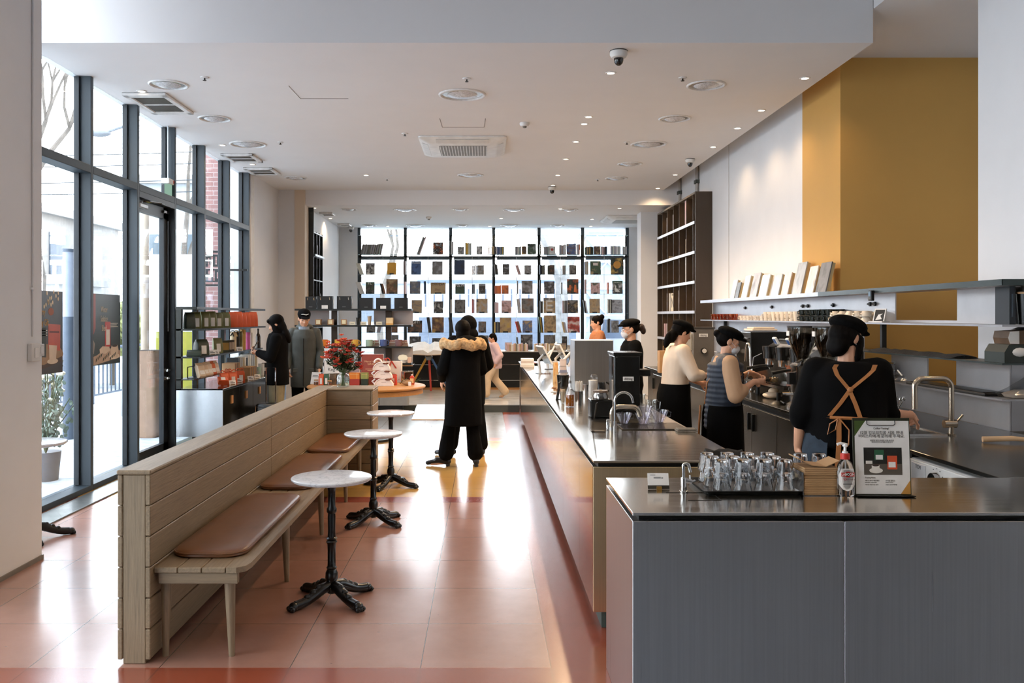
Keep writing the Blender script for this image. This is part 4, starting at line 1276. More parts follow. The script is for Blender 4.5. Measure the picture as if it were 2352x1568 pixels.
# stack of white half-moon pouches with handles
for k in range(3):
    p_ = tpos(880, 886)
    o = thing('pouch_bag', 'white half-round gift pouch with bow, %s of the stack on the gift table' % ('bottom', 'middle', 'top')[k], 'pouch', (p_[0] + (.01, .0, -.02)[k], p_[1] + .02, TZ + .0005 + k * .1085), 0, 'stacked white pouches')
    w = (.13, .125, .115)[k]
    prof = [(w * math.cos(math.radians(a)), .105 * math.sin(math.radians(a))) for a in range(0, 181, 15)]
    MB().prism(prof, -.05, .05, 'y').obj('pouch', col(236, 222, 212, .6), o, True)
    MB().tube([(p2[0] * .98, -.051, p2[1] * .98) for p2 in prof], .007, 6).obj('piping', col(240, 232, 226), o, True)
    MB().tube([(-.05 + .05 * math.cos(math.radians(a)), 0, .095 + .05 * math.sin(math.radians(a))) for a in range(0, 181, 20)] if k == 2 else [(-w, 0, .03), (-w - .03, 0, .06), (-w + .01, 0, .09)], .012, 8).obj('handle', col(236, 226, 218), o, True)
    MB().ell((.04, -.058, .088), .022, .012, .012).ell((.075, -.058, .088), .022, .012, .012).ell((.058, -.06, .086), .009, .01, .009).obj('bow', pm('bow_brown', rgb(104, 52, 28), .5), o, True)
    MB().box(-.03, .03, -.0508, -.0502, .046, .05).obj('print', col(150, 120, 100), o)
p_ = tpos(904, 884)
o = coffee_bag((p_[0], p_[1], TZ + .0005), -.2, pm('red_white_bag', rgb(196, 66, 48), .5), 'red coffee bag with white label and red tree beside the pouches', .09, .06, .15, 'coffee bags on the gift table')
MB().prism([(-.018, .03), (.018, .03), (0, .08)], -.036, -.034, 'y').obj('tree_print', RED, o)
p_ = tpos(945, 884)
o = thing('milk_carton', 'small red and cream carton bottle at the right of the gift table', 'carton', (p_[0], p_[1] + .1, TZ + .0005))
MB().loft([[(-.03, -.03, 0), (.03, -.03, 0), (.03, .03, 0), (-.03, .03, 0)], [(-.03, -.03, .1), (.03, -.03, .1), (.03, .03, .1), (-.03, .03, .1)], [(-.012, -.012, .125), (.012, -.012, .125), (.012, .012, .125), (-.012, .012, .125)]]).obj('body', RED, o)
box('label', col(238, 206, 150), -.024, .024, -.0312, -.0302, .02, .085, o); MB().lathe([(0, .125), (.014, .125), (.014, .14), (0, .14)], seg=12).obj('cap', PAPER, o)
p_ = tpos(935, 885)
o = thing('kraft_bundle', 'kraft wrapped bundle with white tag at the right of the gift table', 'bundle', (p_[0], p_[1], TZ + .0005))
MB().ell((0, 0, .04), .07, .05, .04).obj('bundle', KRAFT, o, True); box('tag', PAPER, .02, .06, -.056, -.052, .0, .055, o); MB().tube([(-.07, -.02, .05), (0, -.04, .078), (.07, -.02, .05)], .004, 5).obj('string', col(120, 84, 50), o)
for i, (px, lb) in enumerate(((922, 'before the white paper bag'), (953, 'at the right rim'))):
    p_ = tpos(px, 881)
    o = thing('pine_sprig', 'green pine sprig on the gift table ' + lb, 'sprig', (p_[0], p_[1], TZ + .0005), 0, 'pine sprigs on the gift table')
    m = MB().tube([(-.02, 0, .01), (.06, 0, .05)], .004, 5)
    for k in range(40): 
        a = R.uniform(0, 6.28); q = R.uniform(0, 1)
        b0 = Vector((-.02 + .08 * q, 0, .01 + .04 * q))
        m.tube([b0, b0 + Vector((.025, .03 * math.cos(a), .035 * abs(math.sin(a))))], .0016, 3)
    m.obj('needles', pm('pine_green', rgb(58, 84, 48), .6), o); MB().ell((-.015, 0, .012), .012, .012, .012).obj('cone', KRAFT, o)
sb = thing('display_box', 'open silver box at the back right of the gift table', 'box', (PX(937, 12.5), 12.5, TZ + .0005))
MB().box(-.085, -.08, -.09, .09, 0, .16).box(.08, .085, -.09, .09, 0, .16).box(-.085, .085, -.09, .09, .155, .16).box(-.085, .085, .085, .09, 0, .155).obj('shell', CHROME, sb)
box('panel', col(90, 52, 30), -.05, .05, 0, .005, .02, .13, sb)

# ------------------------------------------------------------------ vase of red flowers on the bench corner
vs = thing('flower_vase', 'clear glass vase of red lilies on the bench corner', 'vase', (PX(788, 9.26), 9.26, .9425))
MB().lathe([(0, .0), (.055, 0), (.068, .008), (.07, .03), (.07, .10), (.062, .125), (.035, .142), (.034, .152), (.044, .165), (.042, .166), (.031, .152), (.032, .142), (.058, .124), (.066, .1), (.066, .03), (.06, .012), (0, .01)], seg=32).obj('glass', glassy('vase_glass', (.95, .97, .97, 1), 2.5), vs, True)
MB().lathe([(0, .011), (.06, .012), (.0655, .03), (.0655, .095), (0, .095)], seg=28).obj('water', glassy('vase_water', (.86, .92, .88, 1), 1.), vs, True)
rr = random.Random(5)
sm, lm = MB(), MB()
REDP, ORAP = pm('red_petals', rgb(176, 46, 32), .5, var=.25), pm('orange_petals', rgb(204, 78, 42), .5, var=.2)
for i in range(30):
    a, q = rr.uniform(0, 6.283), rr.uniform(.1, 1) ** .6
    hx, hy = .2 * q * math.cos(a), .17 * q * math.sin(a)
    hz = .50 - .2 * q * q + rr.uniform(-.05, .05)
    if i > 20: hz -= .08
    sm.tube([(-.3 * hx * .4, -.3 * hy * .4, .015), (.02 * math.cos(a), .02 * math.sin(a), .15), (hx * .7, hy * .7, .15 + (hz - .15) * .65), (hx, hy, hz)], .0035, 5)
    for k in range(9):
        f = rr.uniform(.3, .95)
        lp_ = Vector((hx * f + rr.uniform(-.03, .03), hy * f + rr.uniform(-.03, .03), .15 + (hz - .15) * f))
        lm.ell(lp_, .045, .012, .004, 6, 4, Euler((rr.uniform(-.5, .5), rr.uniform(-1, .6), rr.uniform(0, 6.3))))
    fm = MB()
    for b_ in range(4):
        c0 = Vector((hx + rr.uniform(-.035, .035), hy + rr.uniform(-.035, .035), hz + rr.uniform(-.035, .03)))
        tgt = fm
        for p in range(6):
            an = p * PI / 3 + i
            tgt.ell(c0 + Vector((.013 * math.cos(an), .013 * math.sin(an), .01)), .017, .010, .005, 7, 4, Euler((0, -.6, an)))
    fm.obj('flower', REDP if rr.random() < .7 else ORAP, vs)
sm.obj('stems', pm('stem_green', rgb(96, 116, 70), .5), vs); lm.obj('leaves', pm('leaf_green', rgb(44, 60, 36), .5, var=.3), vs)
# ------------------------------------------------------------------ glass bookcase in front of the back window
BD = 20.0
colx = [826, 931, 1035, 1134, 1238, 1338, 1440]
rowy = [585, 631, 675, 719, 763.5, 809]
fr = [PX(x, BD) for x in colx]
ZB = .136
bw = thing('glass_bookcase', 'tall glass shelved bookcase with black uprights against the back window', 'bookcase', (0, 0, 0))
for x in fr:
    box('upright', BLACK, x - .022, x + .022, BD + .12, BD + .16, ZB, PZ(541, BD), bw)
for y in [541] + rowy + [852]:
    z = PZ(y, BD)
    MB().box(fr[0], fr[-1], BD - .13, BD + .119, z - .006, z).obj('glass_shelf', SHELFGLASS, bw)
box('rail', BLACK, fr[0] - .04, fr[-1] + .06, BD + .12, BD + .15, PZ(590.5, BD), PZ(587, BD), bw)
for a, b_ in zip(fr, fr[1:]):
    MB().cyl(((a + b_) / 2, BD + .1, PZ(852, BD)), ((a + b_) / 2, BD + .1, PZ(541, BD)), .005, None, 6).obj('hanging_rod', CHROME, bw)
# back window bays
for i in range(6):
    w = struct(thing('window_%d' % (9 + i), 'tall back window bay %s from the left' % ORD[i], 'window'))
    a, b_ = PX(colx[i], 20.34), PX(colx[i + 1], 20.34)
    if i == 0: a = -2.93
    if i == 5: b_ = 3.35
    for x in ([a + .03] if i == 0 else []) + [b_ if i < 5 else b_ - .04]:
        box('mullion', FRAME, x - .035, x + .035, 20.32, 20.44, .136, 3.734, w)
    box('transom', FRAME, a + .07, b_ - .036, 20.32, 20.44, PZ(596, 20.34), PZ(588, 20.34), w)
    MB().box(a + .036, b_ - .036, 20.375, 20.385, .136, PZ(596, 20.34)).obj('lower_pane', GLASS, w)
    MB().box(a + .036, b_ - .036, 20.375, 20.385, PZ(588, 20.34), 3.734).obj('upper_pane', GLASS, w)

PAL = {'k': (44, 42, 42), 'g': (120, 118, 116), 'G': (62, 84, 66), 'w': (226, 224, 220), 'b': (70, 96, 140), 'n': (38, 52, 78), 'y': (216, 158, 56), 't': (176, 150, 112), 'o': (206, 110, 56), 'r': (164, 62, 52), 'p': (208, 176, 176), 's': (168, 170, 176), 'B': (120, 86, 62), 'm': (190, 156, 80)}
CN = {'k': 'black', 'g': 'grey', 'G': 'dark green', 'w': 'white', 'b': 'blue', 'n': 'navy', 'y': 'mustard yellow', 't': 'tan', 'o': 'orange', 'r': 'red', 'p': 'pale pink', 's': 'silver grey', 'B': 'brown', 'm': 'golden'}
STAND = col(24, 24, 24, .5)
SHN = ['top shelf', 'second shelf', 'third shelf', 'fourth shelf', 'fifth shelf', 'lowest glass shelf']
# face-out books: row, left, right, top, colours, title, has stand, extra description
FACE = [
    (0, 995, 1018, 557, 'okw', '', 0, 'with red title band and chequered diamond'), (0, 1051, 1066, 567, 'sgw', '', 0, 'plain small'), (0, 1094, 1108, 566, 'wsk', '', 0, 'with a dark curved line'),
    (0, 1211, 1231, 560, 'kGs', '', 0, 'tall illustrated'), (0, 1260, 1275, 566, 'wws', '', 0, 'with red balloon picture'), (0, 1300, 1322, 560, 'Bbt', '', 0, 'with brown field picture'), (0, 1363, 1378, 566, 'tkB', '', 0, 'with old photograph'),
    (0, 1198, 1209, 566, 'ykB', '', 0, 'small yellow edged'),
    (1, 841, 862, 604, 'skw', 'ARCADE', 0, 'with pale title band over black photograph'), (1, 890, 911, 603, 'yyy', '', 1, 'plain mustard'), (1, 945, 968, 600, 'bbn', 'PIANO', 0, 'with white title letters'),
    (1, 993, 1017, 600, 'sgg', '', 0, 'misty grey'), (1, 1043, 1068, 597, 'nnk', '', 0, 'large dark blue'), (1, 1096, 1112, 609, 'Bgs', '', 0, 'small brown and grey'), (1, 1154, 1170, 606, 'skg', '', 1, 'sketchy grey'),
    (1, 1204, 1220, 609, 'sgs', '', 1, 'pale grey'), (1, 1257, 1273, 609, 'GkB', '', 1, 'small dark floral'), (1, 1307, 1323, 609, 'kgk', '', 1, 'small dark grey'), (1, 1355, 1379, 600, 'GGt', '', 1, 'dark green with a white label'), (1, 1402, 1431, 592, 'Gkm', '', 1, 'largest, dark with golden oval figure'),
    (2, 841, 861, 648, 'Gkg', 'F.L.', 1, 'with pale band over dark garden picture'), (2, 888, 914, 641, 'tBG', '', 1, 'tall tan framed landscape'), (2, 942, 966, 646, 'sgb', '', 0, 'seascape'), (2, 989.6, 1024, 649, 'ttB', 'MEDINA', 1, 'wide kraft brown'),
    (2, 1046, 1068, 653, 'kGk', 'NEW', 0, 'dark green lettered'), (2, 1100, 1115, 652, 'gkg', 'KITCHEN', 0, 'small grey lettered'), (2, 1152, 1168, 655, 'ooB', '', 0, 'orange brown'), (2, 1198, 1223, 645, 'sgk', '', 1, 'grey flower field'),
    (2, 1249, 1273, 646, 'gks', '', 1, 'grey mountain'), (2, 1302, 1328, 641, 'Gko', '', 1, 'dark with orange figures'), (2, 1356, 1377, 649, 'GpB', '', 1, 'pink interior'), (2, 1405.5, 1429, 645, 'Gkw', 'THE BEAUTY', 1, 'dark green with white path'),
    (3, 946, 969.5, 689, 'gtg', '', 1, 'grey brown sketched'), (3, 996.7, 1018, 692, 'gkw', '', 1, 'black and white mountain'), (3, 1044.5, 1069, 688, 'kgk', '', 1, 'dark forest'), (3, 1094, 1120, 686, 'nts', '', 1, 'blue and tan striped'), (3, 1152, 1174, 690, 'Bpg', '', 1, 'brown with bare branches'),
    (3, 1197.5, 1225.5, 685, 'kgB', '', 0, 'large dark with curved road'), (3, 1248, 1275, 684, 'gtg', 'E', 1, 'grey with large pale letter'), (3, 1303, 1327, 689, 'gkt', '', 1, 'stormy landscape'), (3, 1353, 1377, 686, 'Btg', '', 1, 'brown painted'), (3, 1404, 1429, 688, 'gsk', '', 0, 'grey house'),
    (4, 843, 863, 748, 'kgk', '', 1, 'dark half hidden'), (4, 893, 914, 746, 'kBk', '', 0, 'dark half hidden brown'), (4, 936.5, 970, 736, 'kkB', 'SIGHT', 1, 'wide dark city'), (4, 993, 1019.5, 728, 'kBm', '', 1, 'tall dark floral'), (4, 1099, 1116.5, 738, 'kgB', '', 1, 'small dark'), (4, 1148, 1174, 729, 'mtB', '', 1, 'golden tan wood patterned'),
    (4, 1200, 1222, 736, 'tbm', '', 1, 'tan framed small picture'), (4, 1249, 1276.5, 724, 'Btk', '', 1, 'colour blocked'), (4, 1303, 1331, 727, 'wrk', '', 1, 'white with red leafed tree'), (4, 1354, 1379.6, 724, 'kgg', '', 0, 'large dark grey'), (4, 1403, 1420, 736, 'sgk', '', 0, 'grey half hidden'),
    (5, 893, 916, 769, 'kgk', '', 0, 'dark lettered'), (5, 941, 967, 772, 'gks', '', 0, 'wide grey'), (5, 993, 1017, 776, 'gkg', '', 0, 'wide grey edged'), (5, 1103, 1122, 770, 'gsk', '', 0, 'grey framed'), (5, 1196, 1223, 768, 'gks', '', 0, 'grey landscape'), (5, 1249, 1275, 769, 'kgk', '', 0, 'dark'), (5, 1290, 1302, 772, 'kkg', '', 0, 'small black')]
cv = {}
for i, (r, a, b_, t_, cs, title, st, desc) in enumerate(FACE):
    z0, z1 = PZ(rowy[r], BD) + .001, PZ(t_, BD)
    xa, xb = PX(a, BD), PX(b_, BD)
    w, h = xb - xa, z1 - z0
    nb = sum(1 for q in FACE[:i] if q[0] == r)
    o = thing('picture_book', '%s cover, %s, %s face-out on the %s' % (CN[cs[0]], desc, ORD[min(nb, 16)], SHN[r]), 'book', ((xa + xb) / 2, BD - .085, z0), 0, 'books facing out on the glass bookcase')
    tl = .11
    m = MB()
    m.loft([[(-w / 2, 0, .0), (w / 2, 0, 0), (w / 2, h * tl, h), (-w / 2, h * tl, h)], [(-w / 2, .004, 0), (w / 2, .004, 0), (w / 2, .004 + h * tl, h), (-w / 2, .004 + h * tl, h)]])
    q = [rgb(*PAL[c_]) for c_ in cs]
    m.obj('cover', cover(q[0], q[1], q[2], i % 9, .8 if title else 1.2, 5.), o)
    m = MB().loft([[(-w / 2 + .003, .0042, .003), (w / 2 - .003, .0042, .003), (w / 2 - .003, .0042 + h * tl, h - .003), (-w / 2 + .003, .0042 + h * tl, h - .003)], [(-w / 2 + .003, .018, .003), (w / 2 - .003, .018, .003), (w / 2 - .003, .018 + h * tl, h - .003), (-w / 2 + .003, .018 + h * tl, h - .003)]])
    m.obj('pages', PAGES, o)
    if title:
        lettering(title, min(.1, w / len(title) * 1.35), LETD if cs[0] in 'swt' else LET, o, (0, h * tl * .86 - .0016, h * .87), (PI / 2 - math.atan(tl), 0, 0))
    sh = {2: [], 3: []}
    if 'balloon' in desc: MB().at(0, h * .6 * tl - .001, h * .6, 0, PI / 2 - .11).lathe([(0, 0), (w * .2, 0), (w * .2, .001), (0, .001)]).obj('cover_picture', col(170, 60, 48), o)
    if 'golden oval' in desc: MB().at(0, h * .58 * tl - .001, h * .58, 0, PI / 2 - .11).lathe([(0, 0), (w * .3, 0), (w * .3, .001), (0, .001)]).obj('cover_picture', col(196, 138, 60), o)
    if 'white label' in desc: MB().at(0, h * .7 * tl - .001, h * .68, 0, -.11).box(-w * .22, w * .22, -.001, 0, 0, h * .2).obj('cover_label', col(226, 214, 210), o)
    if 'white path' in desc: MB().at(0, h * .15 * tl - .001, h * .15, 0, -.11).prism([(-.05, 0), (.06, 0), (-.03, h * .3), (-.03, h * .5), (-.06, h * .5)], -.001, 0, 'y').obj('cover_picture', col(220, 220, 214), o)
    if 'orange figures' in desc: MB().at(0, h * .1 * tl - .001, h * .12, 0, -.11).prism([(.02, 0), (.09, 0), (.075, h * .5), (.035, h * .5)], -.001, 0, 'y').prism([(-.09, .05), (-.04, .03), (-.05, h * .5), (-.075, h * .48)], -.001, 0, 'y').obj('cover_picture', col(200, 110, 60), o)
    if 'chequered' in desc: 
        m = MB().at(0, h * .35 * tl - .0012, h * .36, 0, -.11)
        for u in range(5):
            for v_ in range(5):
                if (u + v_) % 2 == 0: m.box((u - 2.5) * .026, (u - 1.5) * .026, -.001, 0, (v_ - 2.5) * .03, (v_ - 1.5) * .03)
        m.obj('cover_picture', col(34, 32, 32), o)
    if 'leafed tree' in desc:
        m = MB().at(0, h * .45 * tl - .001, h * .2, 0, -.11).box(-.006, .006, -.001, 0, -.05, h * .5)
        for k in range(14):
            an = k * 2.4
            rr_ = .02 + .0055 * k
            m.ell((rr_ * math.cos(an), -.001, h * .42 + rr_ * math.sin(an)), .016, .001, .016, 8, 4)
        m.obj('cover_picture', col(150, 60, 56), o)
    if 'large pale letter' in desc:
        m = MB().at(0, h * .5 * tl - .001, h * .5, 0, -.11)
        for zz in (-.1, 0, .1): m.box(-.06, .07, -.001, 0, zz - .02, zz + .02)
        m.box(-.075, -.045, -.001, 0, -.12, .12).obj('cover_picture', col(206, 202, 196), o)
    if st:
        MB().box(-w * .22, w * .22, -.012, -.004, .0, .032).box(-w * .22, w * .22, -.012, .02, -.0005, .001).obj('book_stand', STAND, o)

# spines: row, left, right, top, colours, lean (px at top), description
SPINE = [
    (0, 829, 861, 561, 'ggsgsgggsgsg', 5, 'in the leaning grey run at the far left'), (0, 862, 876, 560, 'gsgsg', 5, 'in the short grey run at the far left'), (0, 957, 965, 543, 'sgp', 15, 'in the steeply leaning trio'),
    (0, 1036, 1042, 554, 'wws', 0, 'right of the second upright'), (0, 1068, 1083, 557, 'symwws', 0, 'left of the middle'), (0, 1118, 1136, 566, 'tttptttB', 0, 'in the tan run at the middle upright'), (0, 1137, 1158, 566, 'ksbbsbmG', 0, 'in the blue run at the middle'),
    (0, 1183, 1197, 566, 'gswsg', 0, 'left of the small yellow book'), (0, 1239, 1242, 562, 'g', 0, 'at the fourth upright'), (0, 1249, 1260, 567, 'gsgs', 0, 'before the balloon book'), (0, 1284, 1299, 562, 'gstswg', 0, 'before the brown field book'), (0, 1323, 1331, 561, 'wso', 0, 'after the brown field book'),
    (0, 1343, 1362, 567, 'GgtkmkkG', 0, 'before the old photograph book'), (0, 1379, 1393, 567, 'spgkn', 0, 'after the old photograph book'), (0, 1401, 1424, 565, 'sswswwsw', 0, 'in the white run at the right'), (0, 1429, 1438, 566, 'swsw', 0, 'at the far right end'),
    (1, 828, 837, 605, 'w', -9, 'leaning at the far left'), (1, 927, 933, 600, 'g', 0, 'at the second upright'), (1, 1085, 1096, 609, 'wsws', 0, 'before the small brown book'), (1, 1137, 1145, 606, 'gkg', -3, 'leaning at the middle upright'), (1, 1190, 1197, 609, 'pp', -7, 'leaning thin pink'),
    (1, 1239, 1251, 608, 'nkgk', 0, 'right of the fourth upright'), (1, 1291, 1299, 609, 'sgs', 0, 'left of the small dark grey book'), (1, 1342, 1350, 600, 'swst', 0, 'left of the dark green book'),
    (2, 828, 839, 648, 'w', -10, 'leaning at the far left'), (2, 879, 887, 650, 'kB', -6, 'leaning before the tan landscape'), (2, 974, 979, 646, 'n', 0, 'single dark blue'), (2, 929, 933, 647, 'p', 0, 'at the second upright'), (2, 1084, 1091, 652, 'kg', 0, 'before the small grey lettered book'), (2, 1136, 1151, 655, 'ooooo', 0, 'in the orange set'),
    (2, 1187, 1190, 645, 'g', 0, 'before the flower field book'), (2, 1239, 1242, 643, 'k', 0, 'at the fourth upright'), (2, 1288, 1291, 649, 'g', 0, 'before the orange figures book'), (2, 1342, 1346, 642, 'p', 0, 'at the fifth upright'), (2, 1394, 1397, 649, 'o', 0, 'thin orange'),
    (3, 1084, 1090, 686, 'rp', 0, 'before the striped book'), (3, 1136, 1145, 693, 'pp', 0, 'at the middle upright'), (3, 1190, 1197, 685, 'sws', -4, 'leaning before the curved road book'), (3, 1240, 1247, 690, 'gkg', 0, 'before the lettered grey book'), (3, 1291, 1303, 689, 'psgks', 0, 'before the stormy book'), (3, 1343, 1349, 688, 'ks', -5, 'leaning before the brown painted book'), (3, 1394, 1404, 686, 'wkwk', 0, 'in the black and white set'), (3, 1035, 1039, 688, 'w', 0, 'at the third upright'),
    (4, 866, 874, 741, 's', 6, 'leaning behind the display shelf'), (4, 985, 992, 728, 'k', -5, 'leaning before the dark floral book'), (4, 1035, 1043, 729, 'k', -5, 'leaning at the third upright'), (4, 1135, 1148, 738, 'mngk', 0, 'before the wood patterned book'), (4, 1189, 1198, 737, 'rB', -7, 'leaning red'), (4, 1240, 1248, 727, 'Gmk', -4, 'leaning before the colour blocked book'), (4, 1294, 1302, 738, 'ts', -5, 'leaning before the tree book'), (4, 1394, 1401, 731, 'kkg', 0, 'at the right end'),
    (5, 1188, 1192, 772, 'gg', -3, 'leaning before the grey landscape')]
for r, a, b_, t_, cs, ln, desc in SPINE:
    z0, z1 = PZ(rowy[r], BD) + .001, PZ(t_, BD)
    n = len(cs)
    wd_ = (PX(b_, BD) - PX(a, BD)) / n
    lx = ln * BD / F
    for k, ch in enumerate(cs):
        jit = R.uniform(.93, 1.) if n > 1 else 1
        x = PX(a, BD) + k * wd_
        zt = z0 + (z1 - z0) * jit
        m = MB()
        yy0, yy1 = BD - .1, BD + .06
        e = .0012
        ring = lambda y: [(x + e, y, z0), (x + wd_ - e, y, z0), (x + wd_ - e + lx * jit, y, zt), (x + e + lx * jit, y, zt)]
        m.loft([ring(yy0), ring(yy1)])
        c_ = PAL[ch]
        v = R.uniform(.85, 1.1)
        o = m.obj('book', col(*[int(min(255, q * v) / 12) * 12 for q in c_], .6))
        lab_ = '%s spine%s, %s, %s' % (CN[ch], ', %s from left' % ORD[k] if n > 1 else '', desc.replace('in the ', ''), SHN[r])
        tag(o, lab_, 'book', 'spine-out books on the glass bookcase')

# ------------------------------------------------------------------ low black cabinets under the book window, with books on top
lc = thing('low_cabinet', 'long low black cabinet under the back window with thin white lines', 'cabinet', (0, 0, 0))
box('body', BLACK, -1.75, 3.0, 18.5, 19.3, .19, .93, lc)
box('plinth', HONEY, -1.75, 3.0, 18.52, 19.3, .136, .1895, lc)
for z in (.33, .66): box('trim_line', CHROME, -1.75, 3.0, 18.49, 18.4995, z, z + .012, lc)
box('top', col(188, 188, 186, .3), -1.76, 3.02, 18.47, 19.32, .9305, .948, lc)
k = 0
for x0_, n, cs in ((.48, 16, 'pptwwptgwptpgtwp'), (1.05, 12, 'wtpgwwtgpwtw')):
    for i in range(n):
        h = R.uniform(.14, .17)
        o = box('book', col(*PAL[cs[i]], .65), x0_ + i * .028, x0_ + i * .028 + .026, 18.52, 18.66, .9485, .9485 + h)
        tag(o, 'pale spine in the %s row on the low black cabinet, %s from left' % ('left' if k == 0 else 'right', ORD[min(i, 16)]), 'book', 'book rows on the low cabinet')
    k += 1
for i, (a, b_, y0, cs, d_) in enumerate(((1262, 1300, 788, 'tgB', 'tan print'), (1302, 1326, 792, 'sgw', 'pale grey print'), (1160, 1176, 786, 'gps', 'grey print'), (1364, 1388, 778, 'tBo', 'kraft print'))):
    xa, xb = PX(a, 18.9), PX(b_, 18.9)
    o = thing('picture_book', '%s leaning on top of the low black cabinet, %s of four' % (d_, ORD[i]), 'book', ((xa + xb) / 2, 18.85, .949), 0, 'prints on the low cabinet')
    h = PZ(y0, 18.85) - .949
    q = [rgb(*PAL[c_]) for c_ in cs]
    MB().at(0, 0, 0, 0, -.2).box(-(xb - xa) / 2, (xb - xa) / 2, 0, .012, 0.003, h).obj('cover', cover(q[0], q[1], q[2], i, 1.2), o)
    MB().at(0, 0, 0, 0, -.2).box(-(xb - xa) / 2 + .02, (xb - xa) / 2 - .02, .0125, .03, .012, h - .01).obj('pages', PAGES, o)

# giant open book on a coloured tripod
tr = thing('tripod_stand', 'display tripod with yellow, red and blue legs before the low cabinet', 'tripod', (PX(985, 18.2), 18.2, .136))
zt = PZ(817, 18.2) - .136
MB().lathe([(0, zt - .09), (.05, zt - .09), (.085, zt - .02), (.06, zt + .02), (0, zt + .02)], seg=16).obj('hub', col(120, 124, 126, .4, .6), tr, True)
for c_, dx, dy_ in (((200, 150, 50), -.42, .1), ((176, 58, 44), .05, -.12), ((70, 108, 160), .42, .1)):
    MB().tube([(dx * .1, dy_ * .1, zt - .03), (dx, dy_, .012)], [.026, .02], 10).obj('leg', col(*c_, .5), tr, True)
bk = thing('open_book', 'very large open art book with white pages on the coloured tripod', 'book', (PX(985, 18.2), 18.2, .136 + zt + .02))
m = MB()
for s in (-1, 1):
    top = [(s * .0, .05), (s * .1, .11), (s * .25, .10), (s * .42, .06)]
    r0 = [(x, -.28, z) for x, z in top] + [(s * .42, -.28, .03), (0, -.28, .012)]
    r1 = [(x, .25, z + .16) for x, z in top] + [(s * .42, .25, .19), (0, .25, .172)]
    m.loft([r0, r1])
m.obj('pages', col(236, 236, 234, .6), bk)
m = MB()
for s in (-1, 1): m.loft([[(0, -.285, .0), (s * .43, -.285, .018), (s * .43, -.285, .028), (0, -.285, .01)], [(0, .255, .16), (s * .43, .255, .178), (s * .43, .255, .188), (0, .255, .17)]])
m.obj('cover', col(188, 160, 128), bk)

# ------------------------------------------------------------------ bookcase on the back left wall
lb = thing('wall_bookcase', 'narrow black bookcase against the back left wall behind the pier', 'bookcase', (0, 0, 0))
BK2 = pm('near_black_board', rgb(22, 28, 28), .45, var=.1)
lx = PX(715, 16.28)
box('end_panel', BK2, -3.344, lx, 16.51, 16.53, .136, 3.73, lb)
box('back', BK2, -3.344, -3.33, 16.531, 17.5, .136, 3.3, lb)
for z in (3.28, 2.83, 2.38, 1.93, 1.48, 1.03, .58): box('shelf', BK2, -3.329, lx, 16.531, 17.42, z - .02, z, lb)
for y in (16.82, 17.12, 17.42): box('divider', BK2, -3.329, lx, y, y + .016, .136, 3.3, lb)
box('ledge', col(74, 82, 84, .4, .5), lx + .001, lx + .03, 16.531, 17.45, 2.82, 2.86, lb)
for i, (y, z, h, c_, d_) in enumerate(((16.86, 2.831, .24, 'w', 'white book'), (16.91, 2.831, .22, 'w', 'second white book'), (17.2, 1.931, .2, 's', 'silver grey book'), (16.88, 1.481, .3, 'w', 'tall white book'))):
    tag(box('book', col(*PAL[c_], .6), -3.328, lx - .01, y, y + .03, z, z + h), d_ + ' standing in the black back left bookcase, %s shelf' % ('upper' if z > 2.5 else 'middle' if z > 1.8 else 'lower'), 'book', 'books in the black back bookcase')

# ------------------------------------------------------------------ tall brown bookcase right of the back room
tb = thing('tall_bookcase', 'tall dark brown bookcase with pale shelf edges against the right wall', 'bookcase', (0, 0, 0))
tx0, tx1, ty0, ty1, tz = 3.33, 3.598, 13.84, 16.87, 3.655
box('end_panel', DARKWOOD, tx0, tx1, ty0, ty0 + .03, .0005, tz, tb)
box('end_panel', DARKWOOD, tx0, tx1, 15.36, 15.39, .0005, tz, tb) if False else None
box('far_panel', DARKWOOD, tx0, tx1, ty1 - .03, ty1, .137, tz, tb)
box('top', pm('bookcase_top', rgb(96, 84, 70), .5), tx0, tx1, ty0 + .0305, ty1 - .0305, tz - .03, tz, tb)
box('back', DARKWOOD, tx1 - .015, tx1 - .002, ty0 + .0305, ty1 - .0305, .137, tz - .031, tb)
EDGE = col(196, 202, 212, .35, .3)
BW2 = pm('bookcase_inside', rgb(76, 58, 40), .5, var=.12)
for k in range(7):
    z = 3.19 - .473 * k
    s_ = box('shelf', BW2, tx0 + .005, tx1 - .016, ty0 + .0305, ty1 - .0305, z - .03, z, tb)
    box('shelf_edge', EDGE, tx0 - .012, tx0 + .0045, ty0 + .0305, ty1 - .0305, z - .04, z + .004, s_)
    if k < 6:
        for y in (16.47, 16.02, 15.5, 15.04, 14.52, 14.05):
            box('divider', BW2, tx0 + .012, tx1 - .017, y - .008, y + .008, z - .4725, z - .0305, tb)
for y in (16.47, 16.02, 15.5, 15.04, 14.52, 14.05): box('divider', BW2, tx0 + .012, tx1 - .017, y - .008, y + .008, 3.1905, tz - .031, tb)
